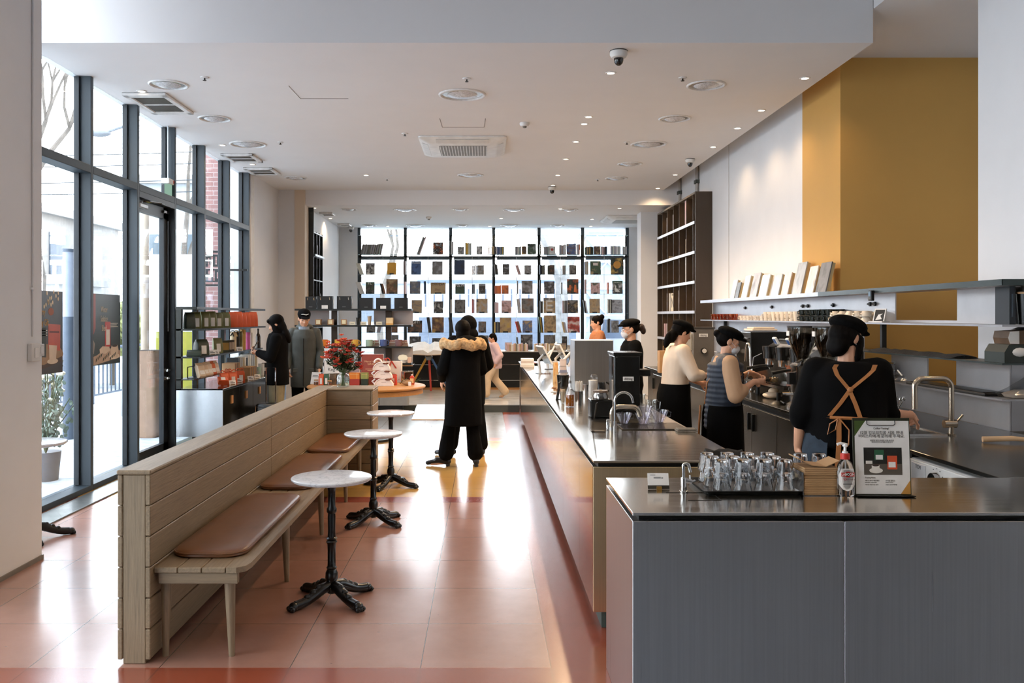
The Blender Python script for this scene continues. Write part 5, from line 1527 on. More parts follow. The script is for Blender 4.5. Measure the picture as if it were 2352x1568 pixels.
for i, (y, k, h, c_, w) in enumerate(((16.1, 0, .3, 'w', .05), (15.58, 0, .3, 'w', .05), (14.6, 0, .42, 'p', .09), (15.95, 1, .06, 't', .03), (14.6, 1, .25, 't', .05), (16.06, 2, .32, 'w', .05), (14.6, 2, .42, 'w', .06), (16.1, 3, .33, 'w', .03), (15.92, 3, .33, 'w', .04), (15.1, 3, .36, 'w', .05), (16.35, 4, .25, 'p', .04), (16.1, 4, .25, 'w', .04), (14.8, 4, .22, 'w', .06), (14.9, 4, .2, 'b', .05))):
    z = 3.191 - .473 * k
    o = box('book', col(*PAL[c_], .6), tx0 + .03, tx0 + .22, y, y + w, z, z + h)
    tag(o, '%s book standing in the tall brown bookcase, %s shelf, %s' % (CN[c_], ORD[k], ('far' if y > 15.7 else 'middle' if y > 14.9 else 'near') + (' end' if i % 2 else ' side')), 'book', 'books in the tall brown bookcase')
nb_ = thing('picture_book', 'cream book with large black letter N in the tall brown bookcase', 'book', (tx0 + .05, 15.75, 3.191 - .473 * 3), 0)
box('cover', col(222, 206, 176), 0, .012, -.14, .14, 0, .33, nb_)
lettering('N', .26, LETD, nb_, (-.0012, 0, .15), (PI / 2, 0, -PI / 2))
lettering('CON', .05, LETD, nb_, (-.0012, 0, .295), (PI / 2, 0, -PI / 2))
for i, (x, y) in enumerate(((3.5, 16.0), (3.5, 14.7))):
    c = thing('wall_conduit', 'grey conduit pipes with clamp above the tall bookcase, %s one' % ('far' if i == 0 else 'near'), 'pipe', (3.57, y, 3.66))
    MB().cyl((0, 0, 0), (0, 0, .63), .022).cyl((0, .07, 0), (0, .07, .63), .016).obj('pipes', col(168, 162, 156, .5), c, True)
    box('clamp', col(60, 66, 60, .5), -.035, .029, -.04, .1, .25, .31, c)
fa = thing('fire_alarm', 'small red fire alarm box on the back left wall', 'alarm', (PX(761, 20.29), 20.29, PZ(665, 20.29)))
box('case', col(168, 40, 36, .4), -.06, .06, -.03, 0, -.07, .07, fa, .008)
box('plate', PAPER, -.02, .02, -.033, -.0305, -.05, .04, fa)
# ------------------------------------------------------------------ things on the front counter
ZT = ZC + .0008


def top(px, py): # point of a worktop seen at px,py
    d = (EH - ZC) * F / (py - CY)
    return PX(px, d), d, ZT


ch = thing('card_holder', 'small white card in a holder with brass block on the front counter', 'card holder', top(1513, 1124), 0)
MB().at(rx=-.28).box(-.047, .047, 0, .003, .006, .072).obj('card', PAPER, ch)
MB().at(rx=-.28).box(-.048, .048, -.002, .005, .002, .018).obj('clip', col(70, 66, 58, .4, .5), ch)
box('block', col(190, 150, 80, .3, .8), -.01, .012, -.012, .02, 0, .014, ch)
MB().at(rx=-.28).box(-.035, -.012, -.0006, -.0001, .062, .065).box(-.02, .012, -.0006, -.0001, .048, .055).box(.014, .022, -.0006, -.0001, .047, .054).obj('print', col(140, 140, 140), ch)
fc = thing('water_tap', 'small chrome water tap with lever on the front counter', 'tap', top(1570, 1130), 0)
MB().lathe([(0, 0), (.019, 0), (.019, .006), (.013, .008), (.013, .06), (.010, .065), (0, .065)], seg=20).obj('base', CHROME, fc, True)
MB().tube([(0, 0, .06), (0, 0, .10)] + arc((.012, 0, .112), .013, 180, 30, 7) + [(.026, 0, .105), (.03, 0, .088)], .0075, 10).obj('spout', CHROME, fc, True)
MB().tube([(.01, 0, .05), (.035, 0, .045)], .011, 10).tube([(.035, 0, .045), (.052, 0, .05)], .006, 8).tube([(.03, 0, .05), (.028, 0, .075)], .004, 6).obj('lever', CHROME, fc, True)

# tray of stacked tumblers
tx0_, tx1_, tya, tyb = .955, 1.385, 3.80, 4.13
ty_ = thing('serving_tray', 'black rectangular tray of upturned tumblers on the front counter', 'tray', (0, 0, ZT + .0003))
def rim(s, z): return [(p[0], p[1], z) for p in rrect(tx0_ - s, tx1_ + s, tya - s, tyb + s, .02, 4)]
MB().loft([rim(-.012, 0), rim(0, .016), rim(.004, .018), rim(-.004, .018), rim(-.016, .004), rim(-.1, .0035)]).obj('tray', pm('black_tray', rgb(18, 19, 18), .3), ty_, True)


def tumbler(loc, lb, group, parent_first=None):
    if parent_first: return clone(parent_first, loc, R.uniform(0, 1), lb, group)
    o = thing('tumbler_glass', lb, 'glass', loc, 0, group)
    seg, n = 40, 10
    # upturned: open rim at z=0, thick base on top, facetted sides
    prof = [(0, .0815, 1), (.026, .081, 1), (.029, .078, 1), (.0315, .06, 1), (.0335, .036, 1), (.039, .02, 1), (.0405, .004, 0), (.0405, 0, 0), (.0385, 0, 0), (.037, .02, 0), (.031, .037, 0), (.029, .058, 0), (.026, .068, 0), (0, .068, 0)]

    def ring(r, z, fl): return [(r * (1 + fl * (.056 * abs(math.sin(i * n * PI / seg)) - .032)) * math.cos(2 * PI * i / seg), r * (1 + fl * (.056 * abs(math.sin(i * n * PI / seg)) - .032)) * math.sin(2 * PI * i / seg), z) for i in range(seg)]
    MB().loft([ring(max(r, .0003), z, f) for r, z, f in prof]).obj('glass_wall', TUMB, o, True, ang=50)
    return o


TUMB = realglass('tumbler_glass_outer', 1.45)
g0 = None
k = 0
for r_, (yy_, nx) in enumerate(((3.862, 4), (3.955, 4), (4.055, 4))):
    for i in range(nx):
        for lv in range(2):
            x = 1.045 + i * .093 - r_ * .018 + (0.02 if r_ == 2 else 0)
            lb = '%s clear tumbler of %s stack in the %s row on the black tray' % (('lower', 'upper')[lv], ORD[i], ('front', 'middle', 'back')[r_])
            q = tumbler((x, yy_, ZT + .0052 + lv * .0605), lb, 'upturned tumblers on the tray', g0)
            g0 = g0 or q
            if g0 is q: q.rotation_euler.z = .2
        k += 1
for i, (x, y) in enumerate(((1.46, 4.05), (1.545, 4.05))):
    for lv in range(2):
        tumbler((x, y, ZT + .0015 + lv * .0605), '%s clear tumbler, %s stack behind the napkin holder' % (('lower', 'upper')[lv], ('left', 'right')[i]), 'tumblers behind the napkins', g0)

# napkins
nh = thing('napkin_holder', 'steel holder packed with kraft paper napkins beside the tray', 'napkin holder', (1.46, 3.86, ZT))
MB().box(-.083, -.0805, -.07, .07, 0, .10).box(.075, .0775, -.07, .07, 0, .05).box(-.083, .0775, -.07, .07, 0, .002).box(-.083, .0775, .068, .07, 0, .12).obj('holder', STEEL, nh)
for k in range(15):
    j = R.uniform(-.004, .004)
    m = MB().box(-.078 + abs(j), .072 + j, -.066 + j, .064, .0025 + k * .0078, .0102 + k * .0078, .002)
    if k % 5 == 0: pass
    m.obj('napkin', KRAFT, nh)
MB().loft([[(-.10, y, .16 - .002), (-.04, y, .128), (.02, y, .122), (.078, y, .148), (.078, y, .151), (.02, y, .125), (-.04, y, .131), (-.10, y, .163)] for y in (-.06, .06)]).obj('top_napkin', KRAFT, nh)

# hand sanitiser
sz = thing('sanitizer_bottle', 'clear pump bottle of hand sanitizer with red collar beside the sign', 'bottle', top(1941, 1138), 0)
MB().lathe([(0, 0), (.038, 0), (.042, .006), (.042, .07), (.04, .105), (.03, .14), (.02, .152), (.017, .155), (.017, .165), (0, .165)], seg=32, sy=.62).obj('body', realglass('sanitizer_plastic', 1.38), sz, True)
MB().lathe([(.0195, .158), (.0195, .182), (.012, .184), (0, .184)], seg=24).obj('collar', col(190, 44, 32, .4), sz, True)
MB().lathe([(0, .184), (.012, .184), (.012, .19), (.006, .192), (.006, .21), (.011, .213), (.011, .225), (0, .227)], seg=16).tube([(0, 0, .222), (-.02, 0, .226), (-.034, 0, .221)], .006, 8).cyl((0, 0, .03), (0, 0, .165), .003, None, 8).obj('pump', col(236, 236, 234, .35), sz, True)
pts = [(x, z) for x, z in ((-.026, .12), (.026, .12), (.035, .09), (.034, .05), (.018, .03), (0, .024), (-.018, .03), (-.034, .05), (-.035, .09))]
MB().loft([[(x, -.0275 * math.sqrt(max(0, 1 - (x / .0445) ** 2)) - off, z) for x, z in pts] for off in (0, .001)]).obj('label', PAPER, sz)
MB().box(-.029, .029, -.030, -.0288, .088, .104).box(-.008, .008, -.030, -.0288, .084, .108).obj('label_cross', col(190, 40, 32), sz)
lettering('LABCCiN', .0135, PAPER, sz, (0, -.0306, .096), bold=.0002)
lettering('V3', .013, col(190, 40, 32), sz, (-.013, -.030, .074)); lettering('hand sanitizer gel', .0052, col(120, 70, 66), sz, (.012, -.030, .074)); MB().box(-.02, .02, -.0296, -.0286, .053, .056).obj('label_line', LETD, sz)

# tasting sign on a clipboard
sg = thing('clipboard_sign', 'clipboard sign with coffee tasting notice and picture on the front counter', 'sign', (1.722, 3.79, ZT), -.03)
T_ = -.07
def onb(x, z): return (x, -.0022 - .0 + z * math.sin(-T_), z * math.cos(T_))
W2, H2 = .122, .334
MB().at(rx=T_).box(-W2, W2, 0, .006, 0, H2).obj('board', pm('dark_olive_board', rgb(38, 42, 24), .5), sg)
MB().at(rx=T_).box(-W2 + .004, W2 + .006, -.03, .0, -.0, .004).obj('ledge', BLACK, sg)
MB().at(rx=T_).prism([(-W2 + .008, .008), (W2 - .004, .008), (W2 - .004, H2 - .012), (-W2 + .055, H2 - .012), (-W2 + .008, H2 - .078)], -.0012, -.0002, 'y').obj('paper', PAPER, sg)
MB().at(rx=T_).prism([(-W2 + .008, H2 - .012), (-W2 + .055, H2 - .012), (-W2 + .008, H2 - .078)], -.0011, -.0002, 'y').obj('green_corner', col(62, 82, 28), sg)
MB().at(rx=T_).prism([(W2 - .004, .008), (W2 - .004, .068), (W2 - .046, .008)], -.0018, -.0013, 'y').obj('ochre_corner', col(190, 136, 60), sg)
MB().at(rx=T_).tube([(-.062, -.004, H2 - .006), (-.062, -.005, H2 - .026), (-.052, -.005, H2 - .032), (.05, -.005, H2 - .032), (.058, -.005, H2 - .026), (.058, -.004, H2 - .006)], .0018, 6).obj('wire_clip', BLACK, sg)
rt_ = (PI / 2 + T_, 0, 0)
def line(s, size, x, f, al='CENTER', m=LETD, **k): 
    p = onb(x, f * H2)
    lettering(s, size, m, sg, p, rt_, al, .0002, **k)
line('Coffee Tasting!', .011, .0, .865)
line('12월 킹오브킹콩 시음 안내', .0168, .0, .81)
line('바리스타에게 문의해 주세요.', .0168, .0, .765)
line('블렌딩 원두 안내와 시음 원두를', .0078, .002, .71); line('바리스타가 소개해 드립니다', .0078, .002, .688)
line('Tasting Note', .0085, -.075, .232, 'LEFT'); line('에티오피아 예가체프', .0072, -.075, .195, 'LEFT'); line('Ethiopia Yirgacheffe', .0062, -.075, .173, 'LEFT', col(110, 108, 104)); line('자스민 복숭아 꿀 홍차', .0062, -.075, .143, 'LEFT', col(110, 108, 104))
line('브라질 산토스', .0072, .012, .195, 'LEFT'); line('Brazil Santos', .0062, .012, .173, 'LEFT', col(110, 108, 104)); line('초콜릿 견과 캐러멜', .0062, .012, .143, 'LEFT', col(110, 108, 104))
B_ = MB().at(rx=T_)
pz = lambda f: f * H2
MB().at(rx=T_).box(-.078, .085, -.0018, -.0013, pz(.268), pz(.62)).obj('picture', pm('picture_dark', rgb(26, 26, 22), .5, var=.4, scale=60), sg)
MB().at(rx=T_).box(-.078, .085, -.0021, -.00185, pz(.268), pz(.41)).obj('picture_table', col(84, 76, 66), sg)
MB().at(rx=T_).box(-.033, .008, -.0024, -.0021, pz(.46), pz(.59)).obj('picture_green_box', col(40, 92, 62), sg)
MB().at(rx=T_).box(.022, .064, -.0024, -.0021, pz(.34), pz(.515)).obj('picture_red_box', col(204, 78, 40), sg)
MB().at(rx=T_).box(-.027, .003, -.0027, -.0024, pz(.465), pz(.525)).box(.027, .057, -.0027, -.0024, pz(.365), pz(.435)).obj('picture_labels', PAPER, sg)
MB().at(rx=T_).ell((-.027, -.0022, pz(.325)), .029, .0004, .012).box(-.045, -.012, -.0026, -.0022, pz(.335), pz(.395)).box(-.07, -.042, -.0024, -.0021, pz(.41), pz(.45)).obj('picture_cup', col(232, 226, 216), sg)
MB().at(rx=T_).ell((-.0285, -.0028, pz(.392)), .015, .0003, .005).obj('picture_coffee', col(50, 34, 24), sg)

# ------------------------------------------------------------------ things on the service counter
c_ = thing('bar_cloth', 'dark crumpled bar cloth at the inner corner of the service counter', 'cloth', top(1662, 1043), .05)
rr = random.Random(9)
rings = []
for i in range(9):
    u = -.105 + .21 * i / 8
    rings.append([(u + rr.uniform(-.004, .004), -.045 + rr.uniform(-.012, .012), .0), (u, -.03, .012 + rr.uniform(0, .014)), (u, 0, .018 + rr.uniform(0, .018)), (u, .03, .012 + rr.uniform(0, .012)), (u, .05 + rr.uniform(-.012, .012), 0)])
MB().loft(rings).obj('folds', pm('towel_black', rgb(28, 26, 24), .95, var=.4, scale=50, bump=.6), c_, True, ang=70)
c_ = thing('bar_cloth', 'folded grey cloth behind the grate on the service counter', 'cloth', top(1578, 990), 0)
MB().box(-.075, .06, -.05, .05, 0, .008, .003).box(-.07, .055, -.045, .045, .0085, .02, .006, 2).obj('folds', pm('towel_grey', rgb(120, 112, 100), .95, var=.2, scale=50, bump=.4), c_)
# rinsing faucets
fc = thing('gooseneck_faucet', 'slim chrome gooseneck faucet on the service counter', 'faucet', top(1412, 992), 0)
h = .205
MB().lathe([(0, 0), (.014, 0), (.014, .07), (.01, .072), (0, .072)], seg=18).obj('base', CHROME, fc, True)
MB().tube([(0, 0, .07), (0, 0, h)] + arc((.06, 0, h), .06, 180, 20, 12) + [(.122, 0, h - .01)], .0085, 12).obj('spout', CHROME, fc, True)
fc = thing('wide_faucet', 'thick brushed low faucet behind the slim gooseneck one', 'faucet', top(1405, 984), 0)
MB().lathe([(0, 0), (.02, 0), (.02, .01), (.0, .01)], seg=18).obj('base', CHROME, fc, True)
MB().tube([(0, 0, .01), (0, 0, .1)] + arc((.05, 0, .1), .05, 180, 90, 6) + arc((.14, 0, .10), .05, 90, 20, 6) + [(.198, 0, .085)], .016, 14).obj('spout', pm('brushed_nickel', (.62, .55, .45, 1), .2, 1.), fc, True)
fc = thing('soap_pump', 'short chrome soap pump left of the wide faucet', 'soap pump', top(1396, 988), 0)
MB().lathe([(0, 0), (.012, 0), (.012, .05), (.008, .055), (.011, .06), (.011, .075), (0, .077)], seg=16).obj('body', CHROME, fc, True); MB().tube([(0, 0, .07), (.02, 0, .068)], .004, 6).obj('nozzle', CHROME, fc)
dp_ = thing('drain_grate', 'perforated steel drain grate set in the service counter', 'drain', (1.06, 6.15, ZT))
box('frame', col(40, 38, 34, .4, .6), -.12, .33, -.17, .2, 0, .004, dp_)
m = MB()
for k in range(24): m.box(-.11, .32, -.16 + k * .015, -.153 + k * .015, .0041, .007)
m.obj('grate', STEEL, dp_)
def dripper(px, py, lb, s=1.):
    x, d, z = top(px, py)
    o = thing('coffee_dripper', lb, 'dripper', (x, d, z + .007), R.uniform(-.3, .3), 'glass coffee drippers')
    MB().lathe([(.02 * s, 0), (.024 * s, 0), (.058 * s, .075 * s), (.058 * s, .08 * s), (.055 * s, .08 * s), (.055 * s, .075 * s), (.019 * s, .004)], seg=28).obj('cone', PLASTICCLEAR, o, True)
    MB().lathe([(.0, .0), (.045 * s, 0), (.045 * s, .004), (0, .004)], seg=24).obj('foot', PLASTICCLEAR, o)
    MB().tube([(.055 * s, 0, .07 * s), (.078 * s, 0, .066 * s), (.076 * s, 0, .04 * s), (.04 * s, 0, .035 * s)], .004, 6).obj('handle', PLASTICCLEAR, o)
    m = MB()
    for k in range(12):
        a = k * PI / 6
        m.tube([(.021 * s * math.cos(a), .021 * s * math.sin(a), .004), (.0545 * s * math.cos(a), .0545 * s * math.sin(a), .07 * s)], .0018, 4)
    m.obj('ribs', PLASTICCLEAR, o)
dripper(1433, 976, 'clear cone dripper nearest the faucet'); dripper(1477, 976, 'clear cone dripper under the wide faucet spout'); dripper(1482, 958, 'clear cone dripper behind the spout'); dripper(1514, 973, 'clear ribbed dripper with handle, right of the others', 1.15)
pl_ = thing('menu_plate', 'narrow steel menu plate standing aslant left of the faucets', 'plate', top(1366, 992), 0)
MB().loft([[(-.018, 0, 0), (-.002, .1, 0), (-.002, .1, .006), (-.018, 0, .006)], [(.006, .0, .19), (.03, .1, .19), (.034, .1, .19), (.01, 0, .19)]]).obj('plate', STEEL, pl_)
box('foot', DARKSTEEL, -.02, .07, .0, .06, 0, .004, pl_)
# coffee grinder, big box machine, hopper box
gd = thing('coffee_grinder', 'tall black bag grinder with ditting label on the service counter', 'grinder', (1.17, 7.3, ZT))
box('body', pm('gloss_black_case', rgb(14, 15, 14), .25), -.105, .105, -.12, .2, .0, .45, gd, .008, 2)
box('lid', pm('gloss_black_case', rgb(14, 15, 14), .25), -.115, .125, -.125, .21, .4505, .478, gd, .006, 2)
box('side_rail', CHROME, -.112, -.106, -.11, -.02, .02, .44, gd)
box('arm', BLACK, .1055, .2, -.08, .05, .28, .335, gd, .006)
box('plate', PAPER, -.035, .053, -.1225, -.1203, .245, .28, gd); lettering('ditting', .027, LETD, gd, (.009, -.1232, .2615), bold=.0004)
MB().cyl((-.085, -.1205, .44), (-.085, -.124, .44), .004).obj('screw', CHROME, gd)
MB().prism([(.06, 0), (.15, 0), (.1055, .28), (.09, .28)], -.1, -.08, 'y').obj('stand', BLACK, gd) if False else None
bx_ = thing('steel_cabinet', 'tall plain steel cabinet standing on the service counter before the grinder', 'cabinet', (1.13, 9.0, ZT))
box('case', pm('grey_brushed_case', (.5, .48, .45, 1), .33, 1., var=.05, scale=4, stretch=(25, 25, .4), rvar=.05), -.2, .195, 0, .45, 0.006, .52, bx_, .003)
box('edge_frame', col(206, 206, 204, .3, .5), -.2035, -.2005, -.006, .45, 0.006, .524, bx_); box('top_frame', col(220, 218, 214, .3, .4), -.2, .197, -.004, .45, .5205, .526, bx_)
for x in (-.17, .17):
    for y in (.04, .4): MB().cyl((x, y, 0), (x, y, .006), .012).obj('foot', RUBBER, bx_)
hb = thing('brew_scale', 'black boxy brewer with round hopper lid before the steel cabinet', 'brewer', (top(1382, 960)[0], 6.75, ZT))
box('base', pm('gloss_black_case', rgb(14, 15, 14), .25), -.085, .085, -.06, .12, 0, .14, hb, .015, 3)
MB().lathe([(0, .1405), (.058, .1405), (.06, .165), (.05, .18), (.05, .19), (0, .19)], seg=28).obj('collar', pm('smoky_steel', (.3, .28, .26, 1), .15, 1.), hb, True)
MB().lathe([(0, .1905), (.058, .1905), (.06, .198), (.055, .206), (.012, .208), (.012, .214), (0, .214)], seg=28).obj('lid', pm('bronze_lid', rgb(96, 76, 62), .35), hb, True)
# jars, straws, syrup
def tumb(px, py, r, h, lb, name, cat, inside=None, glass=CLEAR):
    o = thing(name, lb, cat, top(px, py))
    MB().lathe([(0, 0), (r, 0), (r, h), (r * .94, h), (r * .94, .006), (0, .006)], seg=24).obj('jar', glass, o, True)
    return o
o = tumb(1330, 928, .035, .115, 'glass of white wrapped straws beside the amber syrup bottle', 'straw_glass', 'straw glass', glass=pm('mirror_cup', (.45, .42, .38, 1), .12, 1.))
for k in range(34):
    a, q = R.uniform(0, 6.28), R.uniform(0, .027)
    MB().cyl((q * .7 * math.cos(a), q * .7 * math.sin(a), .01), (q * 1.3 * math.cos(a), q * 1.3 * math.sin(a), R.uniform(.185, .205)), .0042, None, 7).obj('straw', col(238, 230, 218, .6), o)
o = tumb(1293, 926, .027, .105, 'glass of wooden stirrers left of the amber syrup bottle', 'stirrer_glass', 'stirrer glass')
for k in range(20):
    a, q = R.uniform(0, 6.28), R.uniform(0, .02)
    MB().cyl((q * .7 * math.cos(a), q * .7 * math.sin(a), .008), (q * 1.1 * math.cos(a), q * 1.1 * math.sin(a), .125), .0026, None, 5).obj('stirrer', col(222, 200, 170, .7), o)
o = thing('syrup_bottle', 'amber syrup bottle with steel pourer between the stirrers and straws', 'bottle', top(1309, 934))
MB().lathe([(0, 0), (.035, 0), (.036, .005), (.036, .12), (.028, .15), (.012, .18), (.012, .205), (0, .205)], seg=28).obj('glass', CLEAR, o, True)
MB().lathe([(0, .004), (.034, .006), (.034, .105), (0, .105)], seg=24).obj('syrup', pm('amber_syrup', rgb(150, 84, 24), .1, var=.1), o, True)
MB().lathe([(.0128, .2), (.0128, .222), (.005, .226), (.004, .25), (0, .25)], seg=14).obj('pourer', CHROME, o, True)
o = thing('cup_sleeve_stack', 'tall stack of white cups in a plastic sleeve on the service counter', 'cup stack', top(1362, 924))
MB().lathe([(0, 0), (.032, 0)] + [q for k in range(14) for q in ((.040, .012 + k * .011), (.038, .0125 + k * .011), (.038, .022 + k * .011))] + [(.041, .2), (0, .2)], seg=24).obj('cups', col(238, 234, 228, .6), o, True)
m = MB().loft([[((.042 + .006 * math.sin(i * 2.3 + z * 60)) * math.cos(2 * PI * i / 16), (.042 + .006 * math.sin(i * 1.7 + z * 40)) * math.sin(2 * PI * i / 16), z) for i in range(16)] for z in (.002, .06, .12, .18, .21)], caps=False)
m.obj('sleeve', glassy('crinkled_film', (.95, .95, .95, 1), 2.5, .1), o, True)
MB().ell((.01, 0, .225), .035, .03, .03).obj('sleeve_knot', glassy('crinkled_film', (.95, .95, .95, 1), 2.5, .1), o, True)
o = thing('coffee_pot', 'black coffee pot with curved handle behind the cup stack', 'pot', top(1378, 908))
MB().lathe([(0, 0), (.06, 0), (.055, .1), (.045, .13), (0, .13)], seg=24).obj('body', pm('gloss_black_case', rgb(14, 15, 14), .25), o, True)
MB().tube(arc((.05, 0, .08), .05, -70, 80, 10), .009, 8).obj('handle', BLACK, o, True)
for i, (px, py, r, h) in enumerate(((1345, 905, .035, .1), (1410, 930, .03, .07))):
    o = thing('steel_cup', 'small steel cup %s' % ('right of the straws' if i == 0 else 'behind the brewer at the grinder'), 'cup', top(px, py), 0, 'steel cups on the bar')
    MB().lathe([(0, 0), (r, 0), (r, h), (r * .95, h), (r * .95, .004), (0, .004)], seg=20).obj('cup', STEEL, o, True); MB().lathe([(r, h - .004), (r * 1.06, h), (r, h + .003)], seg=20).obj('rim', CHROME, o)
for i in range(2):
    o = thing('glass_server', '%s glass server right of the black grinder' % ('front', 'rear')[i], 'server', (1.335, 7.0 + i * .5, ZT), 0, 'glass servers by the grinder')
    MB().lathe([(0, 0), (.045, 0), (.05, .02), (.04, .09), (.046, .11), (.043, .11), (.037, .09), (.047, .02), (0, .005)], seg=24).obj('bowl', CLEAR, o, True)
    MB().tube([(.045, 0, .1), (.07, 0, .09), (.065, 0, .04), (.05, 0, .03)], .005, 6).obj('handle', CLEAR, o)
o = thing('snack_tray', 'small tray of brown cookies near the bar edge', 'tray', top(1278, 900))
MB().box(-.06, .06, -.05, .05, 0, .006).obj('dish', col(210, 206, 200, .4), o)
for k in range(5): MB().at(R.uniform(-.03, .03), R.uniform(-.02, .02), .008 + k * .008).lathe([(0, 0), (.025, 0), (.025, .007), (0, .007)], seg=12).obj('cookie', col(150, 100, 60, .8), o)
o = thing('menu_plate', 'dark narrow plate standing beside the stirrer glass', 'plate', top(1281, 918), 0)
MB().loft([[(-.02, 0, 0), (.005, .02, 0), (.008, .02, 0), (-.016, 0, 0)], [(.01, 0, .16), (.03, .02, .17), (.033, .02, .17), (.014, 0, .16)]]).obj('plate', col(60, 66, 72, .3, .5), o); box('foot', DARKSTEEL, -.02, .03, .0, .03, 0, .004, o)
# white tablets on stands, bag in black holder, book stack
def tablet(px, py, s, tilt, rz, lb):
    o = thing('order_tablet', lb, 'tablet', top(px, py), rz, 'white tablets on the bar')
    z = .2 * s
    MB().box(-.07 * s, .07 * s, -.06 * s, .09 * s, 0, .008).obj('foot', CHROME, o)
    MB().tube([(0, .05 * s, .008), (0, .07 * s, z * .8), (0, .0, z * 1.15)], .016 * s, 10).obj('arm', col(226, 224, 220, .35), o, True)
    M_ = MB().at(0, 0, z * 1.1, 0, tilt)
    M_.box(-.16 * s, .16 * s, -.012, .012, -.12 * s, .12 * s, .006, 2)
    M_.obj('case', col(232, 231, 228, .35), o)
    MB().at(0, 0, z * 1.1, 0, tilt).box(-.15 * s, .15 * s, .0122, .0135, -.11 * s, .11 * s).obj('screen', col(20, 22, 26, .1), o)
tablet(1250, 858, 1.15, -.5, PI / 2 + .2, 'white tablet stand nearest the aisle edge of the bar')
tablet(1268, 848, 1.2, .45, PI / 2 - .1, 'white tablet stand behind the nearest one')
tablet(1290, 856, 1.2, -.45, PI / 2 + .1, 'white tablet stand beside the paper coffee bag')
tablet(1312, 866, 1.35, .35, PI / 2, 'white tablet stand against the steel cabinet')
o = thing('black_pot', 'black round holder under the printed paper coffee bag', 'holder', top(1293, 886))
MB().lathe([(0, 0), (.06, 0), (.068, .12), (.062, .12), (.055, .006), (0, .006)], seg=28).obj('holder', pm('gloss_black_case', rgb(14, 15, 14), .25), o, True)
MB().lathe([(.0685, .112), (.07, .122), (.061, .122)], seg=28).obj('rim', BLACK, o)
b0 = top(1293, 886)
o = coffee_bag((b0[0], b0[1], b0[2] + .008), 0, pm('printed_paper_bag', rgb(226, 206, 194), .6), 'pale printed coffee bag reading TERAROSA standing in the black holder', .076, .05, .29, 'bags on the bar', label_part=False)
lettering('TERAROSA', .0165, LETD, o, (0, -.031, .21)); MB().box(-.04, .04, -.0312, -.0304, .14, .17).obj('print_band', col(150, 150, 170), o)
o = thing('printed_pouch', 'orange and cream printed pouch left of the paper coffee bag', 'pouch', top(1276, 878))
bag_mesh(.06, .05, .24).obj('pouch', cover(rgb(214, 140, 60), rgb(230, 196, 140), rgb(170, 90, 40), 3, 1.2), o, True); box('seal', PAPER, -.03, .03, -.004, .004, .235, .25, o)
for k, (w, c2) in enumerate(((.21, (206, 196, 184)), (.2, (228, 224, 218)), (.19, (190, 176, 166)), (.19, (226, 222, 216)))):
    x, d, z = PX(1212, 13.3), 13.3, ZT
    o = box('book', col(*c2, .6), x - w / 2, x + w / 2, d, d + .25, z + k * .032, z + .031 + k * .032)
    tag(o, 'thick flat book in the far bar end stack, %s from the bottom' % ORD[k], 'book', 'flat books at the far end of the bar')
o = thing('snack_basket', 'small dark dish of red packets near the far book stack', 'dish', top(1222, 838))
MB().lathe([(0, 0), (.09, 0), (.12, .03), (.11, .03), (.08, .006), (0, .006)], seg=24).obj('dish', BLACK, o, True)
for k in range(6): MB().ell((R.uniform(-.05, .05), R.uniform(-.05, .05), .025), .03, .02, .012, 8, 5).obj('packet', col(150, 60, 40), o)
# ------------------------------------------------------------------ steel rack along the right wall
SR = pm('rack_steel', (.52, .52, .54, 1), .35, .9, var=.06, scale=6)
SRD = pm('rack_dark_edge', rgb(62, 72, 72), .35, .5)
PANEL = pm('rack_panel', (.60, .60, .62, 1), .38, .85, var=.05, scale=5)
ra = thing('wall_rack', 'long grey steel wall rack of shelves turning the corner at the right', 'rack', (0, 0, 0))
rx0, rx1, ry0, ry1 = 3.35, 3.59, 5.675, 13.6
SL = {1: (1.888, 1.929, 13.6), 2: (1.62, 1.634, 13.6), 3: (1.372, 1.384, 8.3), 4: (1.138, 1.150, 8.3)}
for k, (z0, z1, ye) in SL.items():
    m = MB().prism([(rx0, ry0), (5.2, ry0), (5.2, ry0 + .24), (rx1 if k > 2 else rx1, ry0 + .24), (rx1, ye), (rx0, ye)], z0, z1)
    m.obj('shelf', SR if k != 3 else SRD, ra)
MB().box(rx0 - .004, rx0 - .0002, ry0 - .004, 8.8, 1.888, 1.929).box(rx0 - .004, 5.2, ry0 - .004, ry0 - .0002, 1.888, 1.929).obj('front_band', SRD, ra)
MB().box(3.545, 3.555, ry0 + .245, 13.6, ZC, 1.137).box(3.545, 3.555, 8.2, 13.6, 1.151, 1.371).box(3.545, 3.555, 8.2, 13.6, 1.385, 1.619).obj('back_panel', PANEL, ra)
MB().box(3.545, 3.555, 7.57, 13.6, 1.635, 1.887).box(3.545, 3.555, ry0 + .245, 6.58, 1.635, 1.887).box(3.545, 3.555, 6.58, 7.57, 1.635, 1.656).obj('upper_back_panel', PANEL, ra)
MB().box(3.545, 3.555, 7.02, 7.64, 1.151, 1.371).obj('middle_back_panel', PANEL, ra)
box('middle_back_panel', PANEL, 3.545, 3.555, ry0 + .245, 6.59, 1.151, 1.371, ra)
MB().box(3.556, 5.2, ry0 + .241, ry0 + .25, ZC, 1.37).box(3.556, 5.2, ry0 + .241, ry0 + .25, 1.635, 1.887).obj('corner_back_panel', PANEL, ra)
for x, y, z0, z1 in ((3.50, 7.72, 1.385, 1.6195), (3.50, 12.8, 1.385, 1.6195), (4.05, 5.86, 1.385, 1.6195), (3.50, 8.25, 1.151, 1.3715)):
    box('post', BLACK, x, x + .04, y, y + .04, z0, z1, ra)
